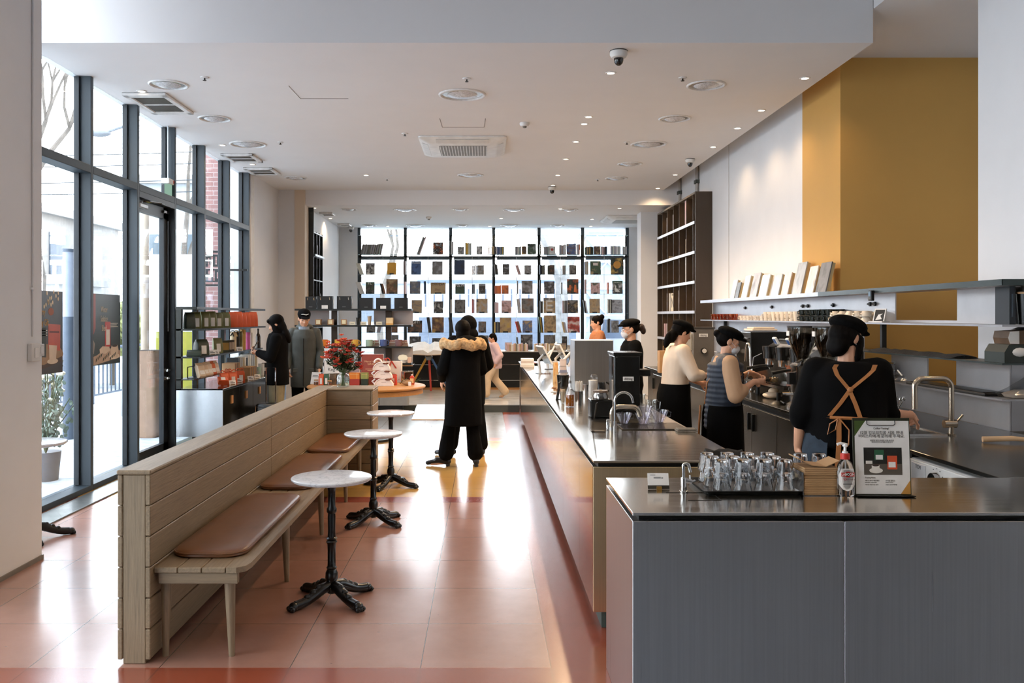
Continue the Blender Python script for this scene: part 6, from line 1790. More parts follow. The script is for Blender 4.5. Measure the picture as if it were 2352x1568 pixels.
for i, y in enumerate((11.9, 10.8, 9.75, 9.6, 8.9, 8.05, 7.95)):
    MB().cyl((3.5449, y, 1.80), (3.53, y, 1.80), .02).cyl((3.53, y - .03, 1.80), (3.53, y + .03, 1.80), .008).obj('cable_clip', BLACK, ra)
bt = thing('hanging_timer', 'small black digital timer clipped to the front of the top rack shelf', 'timer', (rx0 - .005, 7.55, 1.88))
box('case', BLACK, -.03, -.0005, -.03, .03, -.06, .03, bt, .004); box('display', col(96, 120, 140, .2), -.032, -.0305, -.02, .02, -.02, .02, bt)
for k in range(3): MB().cyl((-.0305, -.018 + k * .018, -.042), (-.034, -.018 + k * .018, -.042), .006, None, 10).obj('button', col(120, 116, 110), bt)

# books leaning on the top shelf
SILV = [('silver wrapped', (176, 182, 190)), ('dark wrapped', (70, 76, 82)), ('silver wrapped', (206, 206, 206)), ('grey wrapped', (150, 150, 154)), ('white printed', (214, 214, 210)), ('silver striped', (176, 180, 184)), ('pinkish', (196, 184, 178)), ('tall silver', (150, 156, 162)), ('white marbled', (204, 200, 194)), ('dark grey', (92, 88, 86))]
pxs = [(1672, 1690, 642), (1684, 1698, 648), (1700, 1716, 632), (1718, 1739, 626), (1738, 1762, 630), (1766, 1790, 629), (1790, 1811, 625), (1815, 1842, 601), (1845, 1870, 610), (1868, 1900, 601)]
for i, (a, b_, t_) in enumerate(pxs):
    y = 3.43 * F / ((a + b_) / 2 - CX)
    w = (3.43 * F / (a - CX) - 3.43 * F / (b_ - CX)) * (.72 if i > 1 else .5)
    h = PZ(t_, y) - 1.93
    nm, c2 = SILV[i]
    o = thing('wrapped_book', '%s book leaning on the top rack shelf, %s from the far end' % (nm, ORD[i]), 'book', (3.44, y, 1.9305), PI / 2, 'wrapped books on the top rack shelf')
    o.rotation_euler = (0, .22, 0)
    MB().box(-.012, 0, -w / 2, w / 2, .0, h).obj('cover', cover(rgb(*c2), rgb(*[min(255, q + 30) for q in c2]), rgb(*[q - 40 for q in c2]), i, 1.2, 3.), o)
    MB().box(.0005, .03, -w / 2 + .004, w / 2 - .004, .004, h - .006).obj('pages', col(190, 166, 120), o)

# cups on the second shelf
AMB = glassy('amber_glass', (.85, .5, .2, 1), 2.)
def ycup(px): return 3.45 * F / (px - CX)
def plaincup(mm, r, h, lb, cat, loc, group, flip=False, handle=True, name='cup'):
    o = thing(name, lb, cat, loc, R.uniform(-.5, .5) + PI, group)
    prof = [(0, 0), (r * .7, 0), (r * .75, .006), (r, h), (r * .93, h), (r * .65, .01), (0, .01)]
    if flip: prof = [(r * .93, 0), (r, 0), (r * .92, h * .5), (r * .6, h - .006), (r * .5, h), (0, h)]
    MB().lathe(prof, seg=20).obj('bowl', mm, o, True)
    if handle: MB().tube([(r * .9, 0, h * .75), (r * 1.35, 0, h * .7), (r * 1.35, 0, h * .35), (r * .78, 0, h * .25)], r * .12, 6).obj('handle', mm, o, True)
    return o
Z2 = 1.6345
pa = pb = pc_ = pd = pe = None
for i in range(12):
    r_ = i % 2
    loc = (3.40 + .1 * r_, ycup(1644) - i // 2 * .17, Z2)
    lb = 'amber glass on the second rack shelf, %s of the %s row' % (ORD[i // 2], ('front', 'back')[r_])
    if pa is None:
        pa = plaincup(AMB, .036, .085, lb, 'glass', loc, 'amber glasses on the rack', handle=False, name='amber_glass'); MB().lathe([(0, .003), (.026, .003), (.03, .05), (0, .05)], seg=16).obj('base', AMB, pa)
    else: clone(pa, loc, label=lb)
CERAM = col(232, 218, 198, .3)
for i in range(14):
    r_ = i % 2
    loc = (3.40 + .11 * r_, 11.55 - i // 2 * .14, Z2)
    lb = 'small white patterned cup on the second rack shelf, %s of the %s row' % (ORD[i // 2], ('front', 'back')[r_])
    if pb is None: pb = plaincup(pm('patterned_ceramic', rgb(226, 214, 200), .3, var=.25, scale=40), .042, .062, lb, 'cup', loc, 'small patterned cups on the rack')
    else: clone(pb, loc, PI + R.uniform(-.5, .5), lb)
for i in range(16):
    r_ = i % 2
    loc = (3.40 + .11 * r_, 10.55 - i // 2 * .145, Z2)
    lb = 'cream mug on the second rack shelf, %s of the %s row' % (ORD[i // 2], ('front', 'back')[r_])
    if pc_ is None: pc_ = plaincup(CERAM, .046, .105, lb, 'mug', loc, 'cream mugs on the rack', name='mug')
    else: clone(pc_, loc, PI + R.uniform(-.5, .5), lb)
BLKC = col(22, 32, 32, .25)
for i in range(24):
    r_, lv = i % 2, (i // 2) % 2
    j = i // 4
    loc = (3.40 + .1 * r_, 9.36 - j * .145, Z2 + lv * .062)
    lb = 'black cup on the second rack shelf, %s layer, %s of the %s row' % (('lower', 'upper')[lv], ORD[j], ('front', 'back')[r_])
    if pd is None: pd = plaincup(BLKC, .044, .06, lb, 'cup', loc, 'black cups on the rack')
    else: clone(pd, loc, PI + R.uniform(-.5, .5), lb)
for i in range(20):
    r_, lv = i % 2, (i // 2) % 2
    j = i // 4
    loc = (3.40 + .105 * r_, 8.5 - j * .17, Z2 + lv * .0515)
    lb = 'upturned cream bowl cup on the second rack shelf, %s layer, %s of the %s row' % (('lower', 'upper')[lv], ORD[j], ('front', 'back')[r_])
    if pe is None: pe = plaincup(CERAM, .05, .05, lb, 'cup', loc, 'upturned cream cups on the rack', True)
    else: clone(pe, loc, PI + R.uniform(-.5, .5), lb)
o = thing('picture_stand', 'small white stand holding a black picture on the second rack shelf', 'picture stand', (3.42, 7.62, Z2), 0)
o.rotation_euler = (0, 0, -PI / 2 + .55)
MB().at(rx=-.3).box(-.055, .055, .0, .012, 0.002, .125).obj('frame', PAPER, o); MB().at(rx=-.3).box(-.045, .045, -.0015, -.0003, .012, .115).obj('picture', col(24, 24, 24, .3), o)
MB().at(rx=-.3).prism([(-.03, .02), (.03, .03), (.01, .06), (.03, .08), (-.01, .07)], -.0025, -.0017, 'y').obj('bird', PAPER, o); box('base', PAPER, -.06, .07, -.05, .06, 0, .012, o)
# black cups and tumblers at the right end
def takeaway(loc, mm, lb, r=.05, h=.2, lid=BLACK, text=None):
    o = thing('travel_cup', lb, 'travel cup', loc, 0, 'travel cups on the corner shelf')
    MB().lathe([(0, 0), (r * .72, 0), (r, h), (r * .9, h), (0, h * .98)], seg=28).obj('cup', mm, o, True)
    MB().lathe([(r * 1.04, h), (r * 1.05, h + .012), (r * .6, h + .016), (0, h + .016)], seg=28).obj('lid', lid, o, True)
    if text: lettering(text, .02, PAPER, o, (-r * .55, -r * .86, h * .52), (PI / 2, PI / 2, 0)) if False else lettering(text, .026, PAPER, o, (.0, -r - .004, h * .5), (PI / 2, -PI / 2, 0))
    return o
takeaway((3.55, 5.76, Z2), pm('gloss_black_case', rgb(14, 15, 14), .25), 'black travel cup with white lettering and tan lid edge', .052, .2, col(190, 150, 110, .5), 'COCOON')
takeaway((3.63, 5.85, Z2), BLACK, 'tall black flask behind the lettered travel cup', .045, .245, BLACK)
takeaway((3.72, 5.76, Z2), col(112, 118, 112, .5), 'grey travel cup at the right end of the corner shelf', .055, .19, BLACK)
o = thing('cup_box', 'tall dark blue box at the left of the travel cups', 'box', (3.455, 5.82, Z2))
box('carton', col(28, 36, 44, .5), -.02, .02, -.08, .08, 0, .25, o); box('print', col(70, 84, 96), -.006, .004, -.0812, -.0804, .05, .2, o)
# third shelf: cloth, tissue box, bread bag, tray
Z3 = 1.3845
rr = random.Random(4)
o = thing('bar_cloth', 'long black cloth laid along the third rack shelf', 'cloth', (3.45, 6.98, Z3))
m = []
for i in range(15):
    u = -.68 + 1.36 * i / 14
    m.append([(-.1 + rr.uniform(-.015, .01), u, 0), (-.06, u, .012 + rr.uniform(0, .03)), (0, u, .015 + rr.uniform(0, .02)), (.08, u, .01 + rr.uniform(0, .014)), (.1, u, 0)])
MB().loft(m).obj('folds', pm('towel_black', rgb(28, 26, 24), .95), o, True, ang=70)
o = thing('tissue_box', 'dark green tissue box with white tissue on the third rack shelf', 'tissue box', (3.53, 5.80, Z3))
MB().prism([(-.15, 0), (.15, 0), (.15, .12), (-.12, .12), (-.15, .07)], -.1, .13, 'y').obj('box', col(36, 46, 42, .5), o)
MB().ell((-.05, -.1, .07), .05, .012, .03, 10, 6).obj('tissue', PAPER, o, True)
o = thing('wrapped_bread', 'long brown wrapped parcel with white end lying on the tissue box', 'parcel', (3.52, 5.80, Z3 + .1215))
MB().prism([(-.09, 0), (-.1, .04), (-.09, .085), (.09, .095), (.1, .05), (.09, 0)], -.09, .1, 'y').obj('parcel', pm('brown_wrap', rgb(90, 66, 44), .55, var=.3), o)
MB().prism([(-.1, .004), (-.11, .04), (-.1, .082), (-.04, .086), (-.04, .003)], -.0925, -.0905, 'y').obj('white_end', PAPER, o)
MB().prism([(.02, .094), (.06, .094), (.07, .11), (.04, .1)], -.09, .1, 'y').obj('tie', BLACK, o)
# fourth shelf: glasses, plastic bags, mats
Z4 = 1.1505
for i, (y, x) in enumerate(((7.75, 3.42), (7.62, 3.42), (7.5, 3.42), (7.68, 3.5), (7.55, 3.5))):
    for lv in range(2):
        tumbler((x, y, Z4 + lv * .0605), '%s clear tumbler on the lowest rack shelf, %s from far end, %s' % (('lower', 'upper')[lv], ORD[i % 3], 'front row' if i < 3 else 'back row'), 'tumblers on the lowest rack shelf', g0)
o = thing('plastic_bag', 'crumpled clear plastic bag on the lowest rack shelf beside the tumblers', 'plastic bag', (3.43, 7.25, Z4), 0, 'plastic bags on the rack')
MB().loft([[((.06 + rr.uniform(-.02, .02)) * s * math.cos(a * PI / 6), (.11 + rr.uniform(-.03, .03)) * s * math.sin(a * PI / 6), z) for a in range(12)] for z, s in ((0, 1), (.02, 1.1), (.04, .8), (.055, .3))]).obj('film', glassy('bag_film', (.86, .87, .88, 1), 3., .15), o, True); MB().tube([(0, -.05, .05), (.0, .03, .09)], .006, 5).obj('twist', PAPER, o)
o = thing('bar_mat', 'black rubber mat along the lowest rack shelf', 'mat', (3.45, 6.45, Z4))
MB().box(-.09, .09, -.55, .55, 0, .02, .006).obj('mat', RUBBER, o); MB().box(-.07, .07, -.5, .5, .0205, .024).obj('ribs', BLACK, o)
o = thing('plastic_bag', 'large clear zip bag of crumbs at the corner of the lowest shelf', 'plastic bag', (3.62, 5.80, Z4), 0, 'plastic bags on the rack')
MB().loft([[(x * s + sh, y * s, z) for x, y in rrect(-.2, .16, -.09, .1, .03, 3)] for z, s, sh in ((0, .9, 0), (.025, 1, 0), (.06, .8, .03), (.12, .6, .08), (.13, .55, .08))]).obj('film', glassy('bag_film', (.86, .87, .88, 1), 3., .15), o, True)
MB().loft([[(x * s, y * s, z) for x, y in rrect(-.17, .13, -.07, .08, .03, 3)] for z, s in ((.003, .9), (.025, 1), (.05, .6))]).obj('crumbs', col(200, 184, 166, .8), o, True)
o = thing('metal_tray', 'thin silver tray at the corner of the third shelf', 'tray', (3.80, 5.78, Z3))
MB().box(-.09, .2, -.1, .1, 0, .012, .003).obj('tray', CHROME, o); MB().box(-.08, .19, -.09, .09, .0122, .014).obj('liner', PAPER, o)

# ------------------------------------------------------------------ sink and tap on the back counter
sk = thing('sink', 'square steel sink set in the back counter by the tall tap', 'sink', (2.78, 5.9, ZC + .0008))
MB().box(-.2, .2, -.22, -.2, 0, .012).box(-.2, .2, .2, .22, 0, .012).box(-.22, -.2, -.22, .22, 0, .012).box(.2, .22, -.22, .22, 0, .012).obj('rim', STEEL, sk)
box('basin', pm('basin_steel', (.2, .19, .18, 1), .25, 1.), -.2, .2, -.2, .2, 0, .004, sk)
tp = thing('kitchen_tap', 'tall squared brushed bronze tap by the sink on the back counter', 'tap', (3.04, 5.71, ZC + .0008))
BZ = pm('brushed_bronze', (.5, .42, .33, 1), .2, 1.)
MB().lathe([(0, 0), (.03, 0), (.03, .01), (.022, .012), (0, .012)], seg=20).obj('base', BZ, tp, True)
MB().tube([(0, 0, .01), (0, 0, .31)] + arc((-.06, 0, .31), .06, 0, 90, 7) + arc((-.18, 0, .31), .06, 90, 180, 7) + [(-.24, 0, .24)], .017, 14).obj('spout', BZ, tp, True)
MB().cyl((-.24, 0, .26), (-.24, 0, .17), .019, .02, 14).obj('spray_head', BZ, tp, True)
MB().cyl((-.05, 0, .075), (.03, 0, .075), .026, None, 16).tube([(.02, 0, .08), (.04, -.01, .1), (.065, -.02, .135)], .006, 8).obj('lever', BZ, tp, True)
MB().cyl((-.24, 0, .17), (-.24, 0, .006), .006, .005, 8).obj('water', glassy('water_stream', (.95, .97, .98, 1), 3.), tp, True)
pn_ = thing('frying_pan', 'black pan with pale wooden handle lying on the back counter', 'pan', (3.42, 5.3, ZC + .0008))
MB().lathe([(0, 0), (.1, 0), (.125, .03), (.12, .03), (.097, .005), (0, .005)], seg=28).obj('pan', BLACK, pn_, True)
MB().tube([(-.115, .03, .025), (-.2, .05, .03), (-.36, .09, .02)], [.012, .016, .018], 10).obj('handle', col(214, 180, 140, .5), pn_, True)
o = thing('bar_cloth', 'black cloth and gloves heaped beside the pan', 'cloth', (3.42, 4.95, ZC + .0008))
MB().loft([[((.13 + rr.uniform(-.03, .03)) * s * math.cos(a * PI / 6), (.14 + rr.uniform(-.03, .03)) * s * math.sin(a * PI / 6), z) for a in range(12)] for z, s in ((0, 1), (.015, .95), (.03, .6), (.035, .1))]).obj('folds', pm('towel_black', rgb(28, 26, 24), .95), o, True)
o = thing('cutlery_cup', 'steel cup of glinting cutlery behind the sink', 'cutlery cup', (2.97, 6.35, ZC + .0008))
MB().lathe([(0, 0), (.05, 0), (.055, .1), (.05, .1), (.045, .006), (0, .006)], seg=20).obj('cup', STEEL, o, True)
for k in range(7): MB().tube([(0, 0, .02), (.03 * math.cos(k), .03 * math.sin(k), .12), (.06 * math.cos(k), .05 * math.sin(k), .17)], .004, 6).ell((.065 * math.cos(k), .055 * math.sin(k), .18), .012, .006, .016, 8, 5).obj('spoon', CHROME, o)

# ------------------------------------------------------------------ espresso machine, grinders and the rest
EM = thing('espresso_machine', 'long polished espresso machine with three black group heads on the back counter', 'espresso machine', (2.95, 8.26, ZC + .0008))
POL = pm('polished_steel', (.66, .63, .58, 1), .14, 1., var=.08, scale=4)
L2 = .62
MB().prism([(-.16, .10), (.28, .10), (.28, .5), (.02, .5), (-.10, .44), (-.12, .40), (-.02, .36), (0, .22), (-.16, .16)], -L2, L2, 'y').obj('body', POL, EM)
for s in (-1, 1):
    MB().prism([(-.30, .085), (.29, .085), (.29, .52), (0, .52), (-.12, .44), (-.06, .24), (-.28, .19)], s * L2, s * (L2 + .018), 'y').obj('side_panel', POL, EM)
MB().prism([(-.34, .13), (-.0, .13), (-.0, .16), (-.34, .155)], -L2 + .01, L2 - .01, 'y').obj('drip_tray', STEEL, EM)
m = MB()
for k in range(30): m.box(-.33, -.02, -L2 + .03 + k * .04, -L2 + .05 + k * .04, .1602, .166)
m.obj('drip_grate', CHROME, EM)
for s in (-1, 1):
    for x in (-.22, .2): MB().cyl((x, s * .5, 0), (x, s * .5, .10), .022, .018).obj('foot', BLACK, EM)
for i, y in enumerate((-.38, 0, .38)):
    g_ = MB().cyl((-.14, y, .43), (-.14, y, .36), .062, .06, 24).cyl((-.14, y, .48), (-.14, y, .43), .07, .066, 24).obj('group_head', pm('gloss_black_case', rgb(14, 15, 14), .25), EM, True)
    MB().cyl((-.14, y, .36), (-.14, y, .30), .045, .042, 24).obj('group_collar', CHROME, g_, True)
    MB().cyl((-.14, y, .305), (-.14, y, .275), .04, .036, 24).tube([(-.18, y, .29), (-.24, y + .01, .285), (-.36, y + .02, .26)], [.012, .014, .017], 10).obj('portafilter', BLACK, g_, True) if i != 1 else None
    b = MB().at(-.06, y, .5, 0, 0, -.5).box(-.012, .012, -.045, .045, 0, .075, .004)
    b.obj('display', col(226, 226, 222, .3), EM); MB().at(-.06, y, .5, 0, 0, -.5).box(-.0135, -.0122, -.035, .035, .012, .062).obj('display_glass', col(60, 90, 140, .15), EM)
MB().tube([(-.05, -.5, .5), (.0, -.5, .54), (.0, .5, .54), (-.05, .5, .5)], .012, 8).obj('cup_rail', BLACK, EM, True)
MB().tube([(.25, -.55, .5), (.25, -.55, .58), (.25, .55, .58), (.25, .55, .5)], .007, 8).obj('rear_rail', CHROME, EM, True)
MB().tube([(-.16, .56, .40), (-.24, .57, .36), (-.26, .57, .20)], .006, 8).tube([(-.16, -.56, .40), (-.24, -.57, .36), (-.26, -.57, .20)], .006, 8).obj('steam_wand', CHROME, EM, True)
box('copper_panel', col(170, 92, 44, .3, .6), -.0185, -.0, -.2, .25, .215, .30, EM)
ha = thing('lever_arch', 'chrome arched handle standing at the far end of the espresso machine', 'handle', (2.75, 9.15, ZC + .0008))
MB().tube([(0, -.10, 0), (0, -.07, .42)] + [(0, -.07 + .07 - .07 * math.cos(math.radians(a)), .42 + .07 * math.sin(math.radians(a))) for a in range(20, 161, 20)] + [(0, .07, .42), (0, .09, .3)], .011, 10).obj('arch', CHROME, ha, True)
MB().lathe([(0, 0), (.04, 0), (.04, .012), (0, .012)], (0, -.1, 0), 18).obj('foot', CHROME, ha)


def mazzer(x, y, lb):
    o = thing('hopper_grinder', lb, 'grinder', (x, y, ZC + .0008), 0, 'hopper grinders on the back counter')
    MB().loft([[(p[0], p[1], z) for p in rrect(-a, a, -a * 1.2, a * 1.2, .03, 4)] for a, z in ((.1, 0), (.1, .03), (.075, .05), (.075, .33), (.085, .36), (.06, .38))]).obj('body', pm('grinder_steel', (.4, .39, .38, 1), .2, 1.), o, True)
    MB().lathe([(.045, .38), (.05, .42), (.06, .44), (.105, .55), (.12, .66), (.121, .68), (.118, .68), (.117, .66), (.10, .55), (.055, .445), (0, .44)], seg=32).obj('hopper', glassy('smoky_hopper', (.62, .58, .52, 1), 2.5), o, True)
    MB().lathe([(0, .445), (.05, .448), (.092, .55), (.106, .62), (0, .635)], seg=28).obj('beans', pm('coffee_beans', rgb(42, 26, 16), .5, var=.5, scale=60, bump=.8), o, True)
    MB().lathe([(0, .68), (.125, .68), (.125, .692), (0, .694)], seg=32).obj('lid', BLACK, o, True)
    box('label', PAPER, -.125, -.118, -.03, .03, .61, .65, o)
    box('chute', BLACK, -.12, -.075, -.03, .03, .2, .3, o); MB().tube([(-.08, 0, .12), (-.17, 0, .12)], .012, 8).obj('fork', CHROME, o)
mazzer(2.74, 7.02 - .22, 'hopper grinder full of beans, nearer of the two') if False else None
mazzer(2.81, 7.16, 'big hopper grinder full of dark beans, nearer of the two')
mazzer(2.69, 7.42, 'big hopper grinder full of dark beans, farther of the two')
for i, (x, y) in enumerate(((2.62, 6.75), (2.62, 6.5))):
    o = thing('coffee_canister', 'steel canister with white label before the hopper grinders, %s' % ('farther', 'nearer')[i], 'canister', (x - .02, y, ZC + .15), 0, 'canisters by the grinders')
    o.location = (2.58, 7.0 - i * .14, ZC + .0008)
    MB().lathe([(0, 0), (.05, 0), (.05, .16), (0, .16)], seg=24).obj('can', POL, o, True); MB().lathe([(.053, .16), (.053, .185), (0, .187)], seg=24).obj('lid', CHROME, o, True)
    box('label', PAPER, -.0525, -.046, -.02, .02, .03, .13, o)
tg = thing('bag_grinder', 'tall grey bag grinder with ditting label and knob on the back counter', 'grinder', (2.69, 10.9, ZC + .0008))
box('body', pm('grey_enamel', rgb(120, 114, 106), .4, .3), -.13, .13, -.15, .2, .02, .62, tg, .008, 2)
box('head', col(60, 56, 52, .4), -.135, .135, -.155, .2, .6205, .64, tg)
box('plate', PAPER, -.06, .05, -.153, -.1505, .52, .56, tg); lettering('ditting', .03, LETD, tg, (-.005, -.1535, .54))
MB().cyl((.0, -.1505, .35), (.0, -.18, .35), .038, .035, 24).obj('knob', BLACK, tg, True); MB().cyl((.0, -.1805, .35), (.0, -.183, .35), .028, None, 20).obj('knob_face', PAPER, tg)
box('foot', BLACK, -.14, .14, -.16, .21, 0, .0195, tg); box('side_hopper', col(190, 186, 178, .35), -.24, -.1305, -.1, .1, .35, .56, tg, .006)
ov = thing('black_oven', 'black boxy oven on the back counter behind the vest wearing barista', 'oven', (3.12, 9.9, ZC + .0008))
box('case', pm('gloss_black_case', rgb(14, 15, 14), .25), -.19, .25, -.25, .3, 0.01, .60, ov, .008, 2); box('door', col(16, 16, 16, .1), -.1925, -.1905, -.2, .25, .1, .5, ov); MB().cyl((-.21, -.2, .53), (-.21, .25, .53), .01).obj('handle', STEEL, ov)
for x in (-.15, .2):
    MB().cyl((x, 0, 0), (x, 0, .01), .02).obj('foot', RUBBER, ov)
o = thing('bar_cloth', 'folded white cloths on top of the black oven', 'cloth', (3.12, 9.9, ZC + .6115))
MB().box(-.14, .14, -.15, .18, 0, .02, .006, 2).box(-.12, .12, -.12, .12, .0205, .04, .008, 2).obj('folds', col(226, 210, 190, .9), o)
for i in range(3):
    x, y = 2.62, 11.55 + i * .24
    o = thing('kraft_bag', 'kraft paper carrier bag on the back counter, %s from the far end' % ORD[2 - i], 'paper bag', (x - .1 * (i == 2), y, ZC + .0008), 0, 'kraft bags on the back counter')
    MB().prism([(-.13, 0), (.13, 0), (.13, .3), (-.13, .3)], -.07, .07, 'y').obj('bag', KRAFT, o)
    for s in (-.072, .072): MB().tube([(-.05, s, .29), (-.05, s, .36), (0, s, .38), (.05, s, .36), (.05, s, .29)], .004, 5).obj('handle', KRAFT, o)
# small tools before the machine
o = thing('wooden_board', 'brown wooden board on the back counter before the espresso machine', 'board', (2.54, 6.42, ZC + .0008)); MB().box(-.06, .04, -.28, .28, 0, .012, .003).obj('board', HONEY, o); MB().box(-.05, .03, -.27, .27, .0122, .0132).obj('liner', KRAFT, o)
o = thing('tamp_station', 'square cream scale box on the wooden board', 'scale', (2.54, 6.5, ZC + .0150)); MB().box(-.045, .045, -.06, .06, 0, .03, .01, 2).obj('case', col(226, 196, 160, .5), o); box('display', col(60, 50, 44, .2), -.02, .02, -.025, .025, .0302, .0315, o)
o = thing('tamper', 'round pale tin with lid left of the cream scale box', 'tin', (2.54, 6.64, ZC + .0150)); MB().lathe([(0, 0), (.035, 0), (.035, .035), (0, .035)], seg=24).obj('tin', col(120, 116, 106, .3, .6), o, True); MB().lathe([(.036, .0352), (.036, .045), (0, .046)], seg=24).obj('lid', col(190, 176, 156, .4), o)
o = thing('bar_cloth', 'cream crumpled cloth under the drip tray of the espresso machine', 'cloth', (2.72, 8.28, ZC + .0008))
MB().ell((0, 0, .03), .09, .1, .03).ell((.03, .06, .06), .05, .05, .035).obj('folds', pm('cream_towel', rgb(226, 204, 176), .95, bump=.4), o, True)
o = thing('knock_box', 'black knock box stand on the back counter below the machine', 'knock box', (2.60, 7.75, ZC + .0008)); MB().lathe([(0, 0), (.07, 0), (.05, .02), (.018, .03), (.018, .10), (0, .10)], seg=20).obj('stand', BLACK, o, True); MB().tube([(-.0, -.06, .03), (-.0, -.16, .02)], .008, 6).obj('lever', BLACK, o)
# ------------------------------------------------------------------ ceiling fixtures
SPOTS = []
HZ = {0: (4.01, 4677.), 1: (3.735, 4123.)}


def cpos(px, py, lv):
    z, k = HZ[lv]
    d = k / (CY - py)
    return PX(px, d), d, z - .001


# big recessed round lamps
RING = col(232, 230, 228, .35)
REFL = pm('lamp_reflector', (.62, .60, .57, 1), .25, .9)
LENS = pm('lamp_lens', rgb(205, 204, 206), .18, var=.3, scale=14, spec=.8)


def round_lamp(r, name='ceiling_lamp'):
    o = thing(name, 'x', 'ceiling lamp')
    MB().lathe([(r * .86, .0), (r * .88, -.012), (r * .97, -.012), (r, -.002), (r, 0)], seg=36).obj('trim_ring', RING, o, True)
    MB().lathe([(r * .86, 0), (r * .62, -.005), (r * .62, -.003), (r * .86, .0)], seg=36).obj('reflector', REFL, o, True)
    MB().lathe([(0, -.034), (r * .3, -.03), (r * .52, -.018), (r * .64, -.0055), (0, -.005)], seg=32).obj('lens', LENS, o, True)
    return o


bigs = [(387, 194, .195, 0), (493, 272, .19, 0), (570, 331, .25, 0), (679, 408, .19, 0), (1062, 217, .25, 0), (1081, 402, .22, 0), (1622, 195, .195, 0), (1550, 272, .19, 0), (1490, 331, .245, 0), (1447, 376, .19, 0), (1416, 409, .19, 0),
        (801, 480, .16, 1), (930, 481, .23, 1), (1057, 480, .16, 1), (1180, 481, .22, 1), (1308, 481, .17, 1), (848, 517, .17, 1), (954, 517, .23, 1), (1062, 517, .17, 1), (1171, 517, .23, 1), (1281, 517, .17, 1)]
lab = ['near end of the window side row', 'second along the window side row', 'third and widest in the window side row', 'far end of the window side row', 'middle, before the air conditioner', 'middle, behind the air conditioner',
       'near end of the row over the bar', 'second along the row over the bar', 'third and widest in the row over the bar', 'fourth along the row over the bar', 'far end of the row over the bar']
lab += ['low ceiling front row, %s from the left' % ORD[i] for i in range(5)] + ['low ceiling row by the book window, %s from the left' % ORD[i] for i in range(5)]
pr = round_lamp(1.)
for i, (px, py, r, lv) in enumerate(bigs):
    o = pr if i == 0 else clone(pr, (0, 0, 0))
    o.location = cpos(px, py, lv)
    o.scale = (r, r, 1)
    o['label'] = 'round recessed lamp, ' + lab[i]
    o['group'] = 'round recessed ceiling lamps'

# small warm downlights
BULB = glow('downlight_bulb', (1, .82, .58, 1), 30)
pr = thing('downlight', 'x', 'downlight')
MB().lathe([(.034, 0), (.036, -.006), (.05, -.006), (.052, 0)], seg=24).obj('trim_ring', RING, pr, True)
MB().lathe([(0, -.003), (.034, -.003), (.034, -.001), (0, -.001)], seg=20).obj('bulb', BULB, pr)
rows = [('along the street window', [(325, 209), (511, 333), (580, 377)], 0, 22), ('in the bar aisle row', [(1403, 167), (1352, 268), (1342, 284), (1323, 325), (1300, 365), (1281, 402), (1270, 425)], 0, 150),
        ('in the row over the back counter', [(1849, 179), (1749, 253), (1694, 294), (1638, 337), (1551, 401), (1511, 432)], 0, 13), ('alone in mid ceiling', [(841, 402)], 0, 50),
        ('at the left edge of the low ceiling', [(722, 477), (759, 501)], 1, 18), ('near the book window', [(891, 519), (1125, 519), (1357, 519), (1500, 519)], 1, 18),
        ('in the middle of the low ceiling', [(1151, 501), (1360, 503)], 1, 18), ('in the front row of the low ceiling', [(1287, 479), (1423, 478)], 1, 22)]
first = True
for where, pts, lv, e in rows:
    for i, (px, py) in enumerate(pts):
        o = pr if first else clone(pr, (0, 0, 0))
        first = False
        o.location = cpos(px, py, lv)
        o['label'] = 'small warm downlight %s%s' % (where, ', %s from the front' % ORD[i] if len(pts) > 1 else '')
        if where.startswith('near the book') or 'low ceiling' in where: o['label'] = 'small warm downlight %s%s' % (where, ', %s from the left' % ORD[i] if len(pts) > 1 else '')
        o['group'] = 'small ceiling downlights'
        SPOTS.append((o.location.x, o.location.y, o.location.z, e * 3.6))

# out-of-frame downlights added to brighten the front of the room
for i, (x, y) in enumerate(((-2., 1.), (.2, 1.), (2.4, 1.), (4.4, 1.8), (-2., 4.2), (.2, 4.4), (2.4, 4.6), (4.6, 4.6))):
    o = clone(pr, (x, y, 4.759), label='added unseen fill downlight in the high front ceiling, %s of eight' % ORD[i], group='added front fill downlights')
    SPOTS.append((x, y, 4.759, 100))

# sprinklers
pr = thing('ceiling_sprinkler', 'x', 'sprinkler')
MB().lathe([(0, 0), (.042, 0), (.04, -.008), (.016, -.01), (0, -.01)], seg=20).obj('escutcheon', RING, pr, True)
MB().cyl((0, 0, -.01), (0, 0, -.03), .008).lathe([(0, -.03), (.018, -.03), (.018, -.034), (0, -.034)], seg=12).obj('nozzle', col(70, 66, 62, .4, .7), pr)
sp_l = ['near the street windows at the front', 'just before the middle round lamp', 'at the front of the bar side', 'left of the air conditioner', 'beside the widest window side lamp', 'beside the widest bar side lamp', 'at the back left of the main ceiling', 'beside the last bar side lamp']
for i, (px, py) in enumerate([(470, 177), (1072, 180), (1568, 178), (930, 306), (644, 326), (1440, 326), (889, 410), (1373, 411)]):
    o = pr if i == 0 else clone(pr, (0, 0, 0))
    o.location = cpos(px, py, 0)
    o['label'] = 'small sprinkler head with white plate ' + sp_l[i]
    o['group'] = 'ceiling sprinklers'

